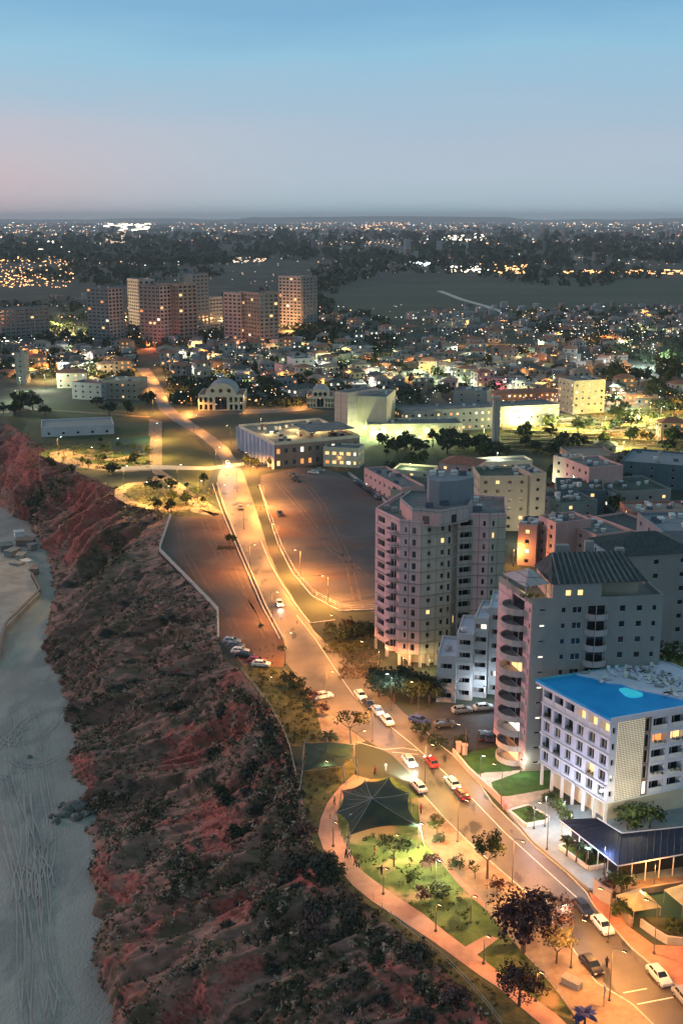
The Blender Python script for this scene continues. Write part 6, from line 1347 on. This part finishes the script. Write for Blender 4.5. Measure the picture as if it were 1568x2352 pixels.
palm(g(1340, 2362, .13), 2.2, 1.0, M['leaf_blue'], 'bluish palm at the bottom edge on the pavement', 20, 1.7, seed=3)
palm(g(757, 1700), 1.0, .9, M['leaf_dark'], 'spiky dark palm at the back of the smaller shade net', 16, 2.3, seed=4)
for i, (x, y) in enumerate(((1300, 1965), (1322, 1978), (1345, 1985))): palm(g(x, y, .5), 3.0, .8, M['leaf_dark'], ('dark palm at the left end of the larger planter', 'dark palm in the middle of the larger planter', 'dark palm at the right end of the larger planter')[i], 14, 1.7, seed=i + 7, group='palms in the planter')
# large rounded shrubs at the top of the cliff
rs = random.Random(14); near_rows = [i for i in range(len(rt)) if rt[i].y < 232]
for k in range(64):
    i = rs.choice(near_rows); wv = rs.random() ** 1.4 * .42 + .01; kk = int(wv * NW); p = Vector(cl.v[i * W1 + kk])
    key = rs.choice(['mound_grey', 'mound_mauve', 'mound_dark', 'mound_grey']); 
    tree(key, p - Vector((0, 0, .3)), rs.uniform(.4, 1.0), rs.random() * 6, 'cliff_shrub', {'mound_grey': 'rounded grey green shrub on the cliff slope below the promenade', 'mound_mauve': 'rounded mauve brown shrub on the cliff slope below the promenade', 'mound_dark': 'rounded dark green shrub on the cliff slope below the promenade'}[key], 'shrub', 'rounded shrubs of the cliff: ' + key[6:])
# low undergrowth of the verges and flower beds
lv = Leaves(); rs = random.Random(15)
def under(n_, x0, y0, x1, y1, r0, r1, m, poly=None):
    for _ in range(n_):
        X, Y = rs.uniform(x0, x1), rs.uniform(y0, y1)
        if poly and not inside2((X, Y), poly): continue
        p = g(X, Y); r_ = rs.uniform(r0, r1); lv.clump((p.x, p.y, r_ * .35), r_, 12, .10 + r_ * .12, .6, m, rs)
def inside2(p, poly):
    r = False; j = len(poly) - 1
    for i in range(len(poly)):
        a, c = poly[i], poly[j]
        if (a[1] > p[1]) != (c[1] > p[1]) and p[0] < (c[0] - a[0]) * (p[1] - a[1]) / (c[1] - a[1] + 1e-9) + a[0]: r = not r
        j = i
    return r
VG = [(703, 1720), (812, 1720), (776, 1805), (747, 1843), (732, 1881), (726, 1914), (738, 1954), (768, 1996), (806, 2040), (850, 2075), (1054, 2214), (1140, 2275), (1190, 2330), (1120, 2335), (1012, 2222), (952, 2170), (892, 2120), (797, 2038), (708, 1910), (690, 1790)]
VU = [(562, 1532), (640, 1538), (680, 1580), (728, 1628), (740, 1700), (700, 1712), (664, 1710), (615, 1617)]
LP = [(800, 1955), (850, 2005), (1028, 2140), (1110, 2140), (1040, 2030), (1000, 1985), (940, 1925), (860, 1920), (815, 1925)]
under(900, 690, 1715, 1190, 2335, .2, .7, 0, VG); under(420, 560, 1530, 745, 1712, .25, .8, 0, VU); under(110, 800, 1920, 1110, 2140, .3, .75, 1, LP); under(60, 1150, 2200, 1270, 2290, .15, .4, 1, [(1155, 2215), (1200, 2200), (1275, 2285), (1230, 2290)])
under(260, 745, 1430, 860, 1500, .3, .9, 0); under(200, 780, 1500, 870, 1560, .3, .8, 2); under(160, 500, 1255, 545, 1262, .2, .5, 2); under(700, 1130, 950, 1568, 1045, .8, 1.9, 3); under(300, 1130, 950, 1568, 1045, .8, 2.2, 1); under(240, 60, 1020, 345, 1080, .6, 1.6, 0); under(260, 280, 1120, 500, 1185, .4, 1.2, 3); under(120, 540, 1120, 600, 1300, .2, .7, 2, [(575, 1130), (590, 1130), (640, 1290), (618, 1280)])
under(120, 370, 1480, 640, 1530, .1, .3, 2, [(505, 1440), (640, 1440), (645, 1525), (560, 1525)])
tag(lv.mb.build('undergrowth', [M['leaf_olive'], M['leaf_green'], M['scrub'], M['leaf_pale']]), 'low undergrowth and weeds of the verges, beds and garden slopes', 'undergrowth', kind='stuff')
# ------------------------------------------------------------- people
PP = [(795, 1972, 2.2, 'cloth_dark', 'cloth_dark', 'person in black walking on the curve of the promenade'), (802, 1970, 2.2, 'cloth_white', 'cloth_dark', 'person in a pale top walking beside the one in black'), (815, 1990, -.8, 'cloth_red', 'cloth_dark', 'person in a red top pushing on along the promenade'), (822, 1994, -.8, 'cloth_tan', 'cloth_dark', 'person in tan just ahead of the red top'), (876, 2010, 1.2, 'cloth_dark', 'cloth_dark', 'person in black standing on the lit lawn'), (860, 1965, .3, 'cloth_red', 'cloth_tan', 'person in red near the front edge of the large sail'),
      (768, 1850, 2, 'cloth_tan', 'cloth_dark', 'person in tan at the left rim of the large sail'), (860, 1778, .5, 'cloth_red', 'cloth_dark', 'person in red between the two canopies'), (885, 1770, 1.5, 'cloth_white', 'cloth_tan', 'person in white between the two canopies'), (966, 1868, 1, 'cloth_red', 'cloth_dark', 'person in red on the kerb beside the large sail'), (1392, 2222, 1, 'cloth_dark', 'cloth_dark', 'person in dark clothes beside the black car')]
for x, y, hd, a, c, lb in PP: person(x, y, hd, M[a], M[c], lb)
# small things
mb = MB(); mb.box((0, 0, .45), (2.6, 1.3, .9), taper=.92); mb.box((0, 0, .95), (2.75, 1.45, .1)); mb.box((-.6, 0, 1.02), (.9, 1.1, .05)); mb.box((.6, 0, 1.02), (.9, 1.1, .05))
tag(mb.build('utility_cabinet', M['render_grey'], loc=g(1312, 2262, .13), rz=R(-42)), 'long grey green utility cabinet on the sandy pavement', 'cabinet')
mb = MB(); mb.tube([(0, 0, 0), (0, 0, 3.2)], .07, 6); mb.box((0, 0, 2.8), (.1, .8, .9)); tag(mb.build('sign_post', M['galv'], loc=g(1385, 2312, .13)), 'signpost with a small plate near the black car', 'sign')
for k in range(9):
    x, y = [(60, 1250), (45, 1232), (75, 1262), (30, 1275), (50, 1285), (15, 1262), (62, 1300), (40, 1305), (80, 1318)][k]; p = g(x, y, ZB); mb = MB(); mb.box((0, 0, 1.1), ((7, 4, 3, 6, 5, 6, 4, 5, 3)[k], (5, 4, 3, 4, 3, 5, 3, 3, 3)[k], 2.2), k * .4, taper=.95); mb.box((0, 0, 2.35), ((7.6, 4.4, 3.4, 6.5, 5.5, 6.5, 4.4, 5.4, 3.4)[k], (5.5, 4.4, 3.4, 4.4, 3.4, 5.5, 3.4, 3.4, 3.4)[k], .3), k * .4)
    tag(mb.build('beach_hut', M[('render_brown', 'white', 'render_grey', 'render_grey', 'concrete', 'render_teal', 'white', 'concrete', 'render_brown')[k]], loc=p), 'small flat roofed hut among the clutter at the head of the beach', 'hut', 'huts at the head of the beach')
# rocks at the cliff foot
def rock(r, seed):
    rd_ = random.Random(seed); bm = bmesh.new(); bmesh.ops.create_icosphere(bm, subdivisions=2, radius=r)
    for v in bm.verts: v.co *= 1 + .35 * nz3(v.co.x / r * 1.3 + seed, v.co.y / r * 1.3, v.co.z / r); v.co.z *= .6
    me = bpy.data.meshes.new('rock'); bm.to_mesh(me); bm.free(); me.materials.append(M['rock']); return me
M['rock'] = mat('dark_rock', (.05, .055, .055), .9, col2=(.22, .22, .20), scale=1.2, detail=8, bump=.6)
RK = [rock(1, i) for i in range(4)]; rs = random.Random(6)
RR = [(150, 1868, 2.4), (168, 1858, 2.8), (188, 1850, 2.6), (205, 1848, 2.2), (130, 1888, 1.3), (178, 1878, 1.8), (142, 1850, 1.2), (218, 1862, 2.0), (120, 1875, .9), (198, 1870, 1.5), (68, 1740, .9)]
for x, y, s_ in RR:
    o = link('rock', rs.choice(RK)); o.location = g(x, y, ZB) + Vector((0, 0, .1)); o.scale = (s_, s_ * .8, s_); o.rotation_euler = (0, 0, rs.random() * 6); tag(o, 'dark jagged rock of the outcrop on the beach' if s_ > .95 or x > 100 else 'lone pale rock out on the beach sand', 'rock', 'rocks of the beach outcrop' if x > 100 else None)
# ------------------------------------------------------------- town: houses and trees
def inpoly(p, poly):
    r = False; j = len(poly) - 1
    for i in range(len(poly)):
        a, c = poly[i], poly[j]
        if (a.y > p.y) != (c.y > p.y) and p.x < (c.x - a.x) * (p.y - a.y) / (c.y - a.y + 1e-9) + a.x: r = not r
        j = i
    return r
ROADP = G(road_l) + G(road_r)[::-1]
BLK = [ROADP] + FOOT
BC = [(sum((Vector((p.x, p.y, 0)) for p in f), Vector()) / len(f), max((Vector((p.x, p.y, 0)) - sum((Vector((q.x, q.y, 0)) for q in f), Vector()) / len(f)).length for p in f)) for f in FOOT]
def free(p, r):
    if inpoly(p, ROADP): return False
    for a in (Vector((r, 0, 0)), Vector((-r, 0, 0)), Vector((0, r, 0)), Vector((0, -r, 0))):
        if inpoly(p + a, ROADP): return False
    return all((Vector((p.x, p.y, 0)) - c).length > R_ * .75 + r * .6 for c, R_ in BC)
rs = random.Random(17)
def house_meshes(i):
    rd_ = random.Random(i * 7 + 1); w_, d_, h_ = rd_.uniform(8, 15), rd_.uniform(7, 11), rd_.choice([3.4, 6.2, 6.2, 9.0]); wl_ = rd_.choice(['town_white', 'town_cream', 'town_grey', 'town_white', 'town_pink', 'town_grey', 'render_blue_grey', 'far_brown'])
    mb = MB(); lit_ = ['lit_warm', 'lit_white', 'lit_orange'][i % 3]
    mb.box((0, 0, h_ / 2 - .5), (w_, d_, h_ + 1), m=0)
    if rd_.random() < .5: mb.box((w_ * .3, -d_ * .5 - 1.2, h_ * .25), (w_ * .35, 2.6, h_ * .5), m=0)
    nfl = max(1, round(h_ / 3))
    for f in range(nfl):
        n_ = int(w_ / 3)
        for k in range(n_):
            x = -w_ / 2 + w_ * (k + .5) / n_; z = f * 3 + 1.6; li = 2 if rd_.random() < (.30 if i % 2 else .12) else 1
            for (yy, s_) in ((-d_ / 2, -1), (d_ / 2, 1)):
                mb.box((x, yy, z), (1.3, .12, 1.3), m=li); mb.box((x, yy + s_ * .1, z - .75), (1.5, .25, .12), m=0)
        for k in range(2): mb.box((-w_ / 2, -d_ / 4 + k * d_ / 2, f * 3 + 1.6), (.12, 1.2, 1.3), m=1)
    body = mb.mesh('house', [M[wl_], M['glass'], M[lit_]])
    rf = MB(); a, c = w_ / 2 + .5, d_ / 2 + .5
    if rd_.random() < .5:
        rm = rd_.choice(['roof_red', 'roof_red', 'roof_tile', 'render_brown']); hh = rd_.uniform(1.6, 2.8); k = a - c if a > c else 0
        rf.add([(-a, -c, h_), (a, -c, h_), (a, c, h_), (-a, c, h_), (-k, 0, h_ + hh), (k, 0, h_ + hh)], [(0, 1, 5, 4), (2, 3, 4, 5), (1, 2, 5), (3, 0, 4), (3, 2, 1, 0)])
    else:
        rm = rd_.choice(['roof_flat', 'town_grey', 'roof_flat', 'town_white']); rf.box((0, 0, h_ + .15), (w_ + .4, d_ + .4, .3)); rf.box((w_ * .2, d_ * .1, h_ + 1.1), (2.6, 2.2, 1.8)); rf.box((-w_ * .25, 0, h_ + .7), (1.4, .8, .9))
    return body, rf.mesh('roof', [M[rm]]), math.hypot(w_, d_) / 2
HM = [house_meshes(i) for i in range(22)]
# regions of the picture (x0, y0, x1, y1, how many houses)
HR = [(0, 800, 300, 865, 30), (380, 800, 760, 880, 48), (560, 870, 760, 925, 12), (0, 790, 140, 850, 8), (700, 800, 1300, 900, 80), (1300, 770, 1568, 860, 18), (1300, 870, 1568, 930, 14), (1150, 860, 1330, 905, 12), (1000, 712, 1568, 790, 60), (740, 730, 1050, 800, 26), (1380, 1010, 1568, 1180, 5), (1210, 1120, 1300, 1190, 3), (0, 690, 200, 720, 8), (560, 1010, 620, 1060, 0), (760, 870, 1000, 900, 10)]
placed = []; spots = []
for (x0, y0, x1, y1, n_) in HR:
    k = 0; t_ = 0
    while k < n_ and t_ < n_ * 30:
        t_ += 1; X, Y = rs.uniform(x0, x1), y0 + (y1 - y0) * rs.random(); p = g(X, Y); i = rs.randrange(22); r_ = HM[i][2]
        if not free(p, r_) or any((p - q).length < (r_ + rr) * .85 for q, rr in placed): continue
        if 1440 < X and Y < 900 and Y > 780: continue
        placed.append((p, r_)); spots.append((p, i, X, Y)); k += 1
spots.sort(key=lambda s: s[0].y)
def where(X, Y):
    if Y > 1000: return 'small house among the pink rows on the right'
    if X < 300: return 'small low rise house left of the main road beyond the park'
    if X < 760 and Y > 790: return 'small low rise house on the slope below the high rise cluster'
    if Y < 795: return 'small low rise house at the far edge of town beside the dark fields'
    return 'small low rise house in the middle of the town behind the theatre'
for p, i, X, Y in spots[:300]:
    lb = where(X, Y); o = link('house', HM[i][0]); o.location = p; o.rotation_euler = (0, 0, rs.choice([.1, .3, -.2, .5, -.5, 1.2]) + rs.uniform(-.15, .15)); tag(o, lb, 'house', lb.replace('small low rise house', 'low rise houses').replace('small house', 'houses')); link('roof', HM[i][1], o)
# dark trees between the houses: the 300 that show largest
TRR = [(0, 800, 300, 870, 26), (380, 800, 760, 900, 42), (560, 880, 640, 925, 8), (690, 740, 1420, 830, 60), (760, 840, 1300, 915, 40), (1400, 790, 1568, 910, 34), (1380, 910, 1568, 1000, 18), (870, 1010, 1120, 1050, 20), (1100, 1040, 1290, 1060, 8), (1370, 1080, 1520, 1130, 14), (0, 920, 110, 960, 12), (110, 930, 340, 960, 5), (0, 770, 620, 800, 24), (560, 1060, 640, 1080, 5), (1150, 965, 1560, 1040, 24), (230, 1020, 340, 1070, 8), (100, 1060, 260, 1090, 8), (330, 1115, 480, 1185, 16), (440, 900, 480, 940, 3), (555, 885, 610, 935, 4), (1240, 1100, 1420, 1190, 8), (870, 1070, 1000, 1120, 6)]
ts = []
for (x0, y0, x1, y1, n_) in TRR:
    k = t_ = 0
    while k < n_ and t_ < n_ * 20:
        t_ += 1; X, Y = rs.uniform(x0, x1), rs.uniform(y0, y1); p = g(X, Y)
        if not free(p, 2.5): continue
        ts.append((p, X, Y)); k += 1
ts.sort(key=lambda s: s[0].y)
def twhere(X, Y):
    if Y > 1060 and X > 800: return 'dark garden tree among the low roofs behind the curved tower'
    if X > 1100 and Y > 930: return 'tree in the floodlit terraced garden'
    if X > 800 and Y > 1000: return 'dark tree in the belt before the arcade hall'
    if X < 520 and Y > 920: return 'small tree of the headland park'
    if X > 1380: return 'tall dark tree by the cold floodlight on the right'
    if Y < 835 and X > 690: return 'dark tree of the belt beside the far fields'
    if X < 620 and Y < 801: return 'dark tree at the foot of the high rise cluster'
    return 'dark tree between the low rise houses of the town'
for p, X, Y in ts[:300]:
    key = rs.choice(['far_a', 'far_b', 'far_c']); s_ = rs.uniform(.7, 1.25)
    if Y > 960 and X < 900: s_ *= .55
    if 'cold' in twhere(X, Y): s_ *= 1.5
    lb = twhere(X, Y); tree(key, p, s_, rs.random() * 6, 'town_tree', lb, 'tree', 'trees: ' + lb)
for p, X, Y in ts[300:]: pass
# farther woods and gardens that read as one mass
lv = Leaves(); rs = random.Random(23)
def wood(n_, x0, y0, x1, y1, r0, r1, den=None):
    for _ in range(n_):
        X, Y = rs.uniform(x0, x1), y0 + (y1 - y0) * rs.random() ** .8; p = g(X, Y); k_ = p.y / 900
        if not free(p, 3): continue
        if nz3(p.x * .004, p.y * .0015, 8) < -.12: continue
        r_ = rs.uniform(r0, r1) * max(1, k_ * .9); lv.clump((p.x, p.y, r_ * .5), r_, 9, r_ * .38, .7, 0, rs)
wood(900, -20, 600, 1590, 680, 4, 7); wood(900, -20, 680, 760, 800, 3.2, 5.5); wood(1500, 680, 715, 1590, 850, 3.2, 5.5); wood(2600, 380, 800, 1590, 930, 2.0, 3.6); wood(600, 0, 790, 310, 870, 2.0, 3.6); wood(500, 1230, 1040, 1590, 1200, 1.2, 2.6); wood(200, 380, 905, 760, 935, 1.5, 3); wood(900, -20, 545, 1590, 610, 5, 9)
tag(lv.mb.build('woods', M['leaf_dark']), 'dark woods and garden greenery spread between the far houses', 'woods', kind='stuff')
# farther buildings and the lights of the plain
db = MB(); rs = random.Random(31)
def far_blocks(n_, x0, y0, x1, y1):
    for _ in range(n_):
        X, Y = rs.uniform(x0, x1), y0 + (y1 - y0) * rs.random(); p = g(X, Y)
        if nz3(p.x * .0009, p.y * .0004, 3) < -.05 and Y < 700: continue
        if not free(p, 6): continue
        s_ = p.y / 1131 * rs.uniform(2.2, 6); s_ = max(7, min(60, s_)) * (.8 if Y > 700 else 1); h_ = rs.choice([4, 5, 6, 7]) if Y > 600 else rs.choice([8, 10, 12, 20, 34]); db.box((p.x, p.y, h_ / 2), (s_ * rs.uniform(.8, 1.6), s_ * .8, h_), rs.uniform(-.6, .6), m=rs.choice([0, 0, 1, 2, 3]))
far_blocks(1500, -20, 508, 1590, 560); far_blocks(260, -20, 560, 1590, 610); far_blocks(200, 0, 600, 330, 700); far_blocks(160, 1000, 705, 1590, 760); far_blocks(60, 380, 790, 760, 860); far_blocks(90, 700, 800, 1400, 880); far_blocks(30, 0, 790, 300, 840)
tag(db.build('distant_buildings', [M['town_white'], M['town_grey'], M['far_brown'], M['town_pink']]), 'pale specks of far off buildings across the plain', 'distant buildings', kind='stuff')
lt = MB(); rs = random.Random(41)
LMATS = [lit('far_light_white', (1, .86, .66), 4.5), lit('far_light_orange', (1, .46, .18), 4.5), lit('far_light_cool', (.8, .95, 1), 4.5), lit('far_light_dim', (1, .72, .5), 1.6)]
def dot(X, Y, size=1.0, m=None, wide=1.0):
    h_ = 6 if Y > 560 else 14; p = g(X, Y, h_); s_ = g(X, Y).y / 1131 * size * .8; lt.box((p.x, p.y, h_ + s_ * .2), (s_ * wide * rs.uniform(.6, 1.8), s_, s_ * .7), 0, rs.choice([0, 1, 1, 2, 3, 3, 3, 3]) if m is None else m)
def dots(n_, x0, y0, x1, y1, s0=.4, s1=1.2, m=None, thr=-1, pw=1.0, wide=1.0):
    for _ in range(n_):
        X, Y = rs.uniform(x0, x1), y0 + (y1 - y0) * rs.random() ** pw; p = g(X, Y)
        if nz3(p.x * .0011 + 5, p.y * .0005, 3) < thr: continue
        dot(X, Y, rs.uniform(s0, s1), m, wide)
dots(2600, -10, 506, 1578, 562, .3, 1.0, None, -.12, 1.3); dots(420, -10, 555, 1578, 610, .3, 1.0, None, -.05); dots(70, -10, 496, 1578, 508, .4, .9)
dots(60, 240, 514, 350, 530, .8, 2.0, 0, wide=2); dots(40, 235, 540, 290, 560, .7, 1.5, 3, wide=2); dots(60, 75, 555, 160, 580, .7, 1.8, 0, wide=2); dots(170, 0, 590, 170, 660, .4, 1.3, 1); dots(60, 0, 620, 95, 658, .5, 1.2, 1); dots(60, 830, 505, 930, 530, .5, 1.2, 1); dots(80, 1000, 540, 1110, 552, .6, 1.5, 0, wide=2)
dots(40, 525, 591, 610, 602, .6, 1.2, 3, wide=2.5); dots(30, 940, 600, 985, 612, .8, 1.8, 2); dots(60, 1030, 612, 1120, 626, .7, 1.6, 0); dots(90, 1135, 608, 1210, 628, .7, 1.6, 1); dots(90, 1290, 620, 1578, 630, .5, 1.2, 1, wide=2.5); dots(30, 980, 488, 1060, 496, .6, 1.1, 0)
dots(420, 0, 700, 1578, 800, .35, .9, None); dots(460, 380, 800, 1578, 930, .35, .95, None); dots(80, 0, 800, 300, 870, .35, .9); dots(60, 1000, 735, 1578, 775, .4, 1.0, 0); dots(50, 1240, 700, 1568, 780, .4, 1.0, 3); dots(110, 740, 560, 1568, 640, .35, .8, 3); dots(50, 330, 620, 760, 660, .3, .8, 3)
tag(lt.build('city_lights', LMATS), 'countless lights of the town and the plain out to the horizon', 'city lights', kind='stuff')
# street lamps in the middle of the town
rs = random.Random(77)
for k in range(130):
    X, Y = rs.choice([(rs.uniform(380, 760), rs.uniform(800, 900)), (rs.uniform(740, 1300), rs.uniform(800, 900)), (rs.uniform(0, 300), rs.uniform(800, 880)), (rs.uniform(1000, 1560), rs.uniform(725, 800)), (rs.uniform(1140, 1568), rs.uniform(900, 1030))]); p = g(X, Y)
    if not free(p, 2): continue
    lamp(0, 0, rs.random() * 6, rs.choice([OR, OR, OR, WH, YE, GR]), rs.uniform(9000, 42000), 8.0, 1.4, 'street lamp glowing between the houses of the far town', 'lamps between the far houses', loc=p)
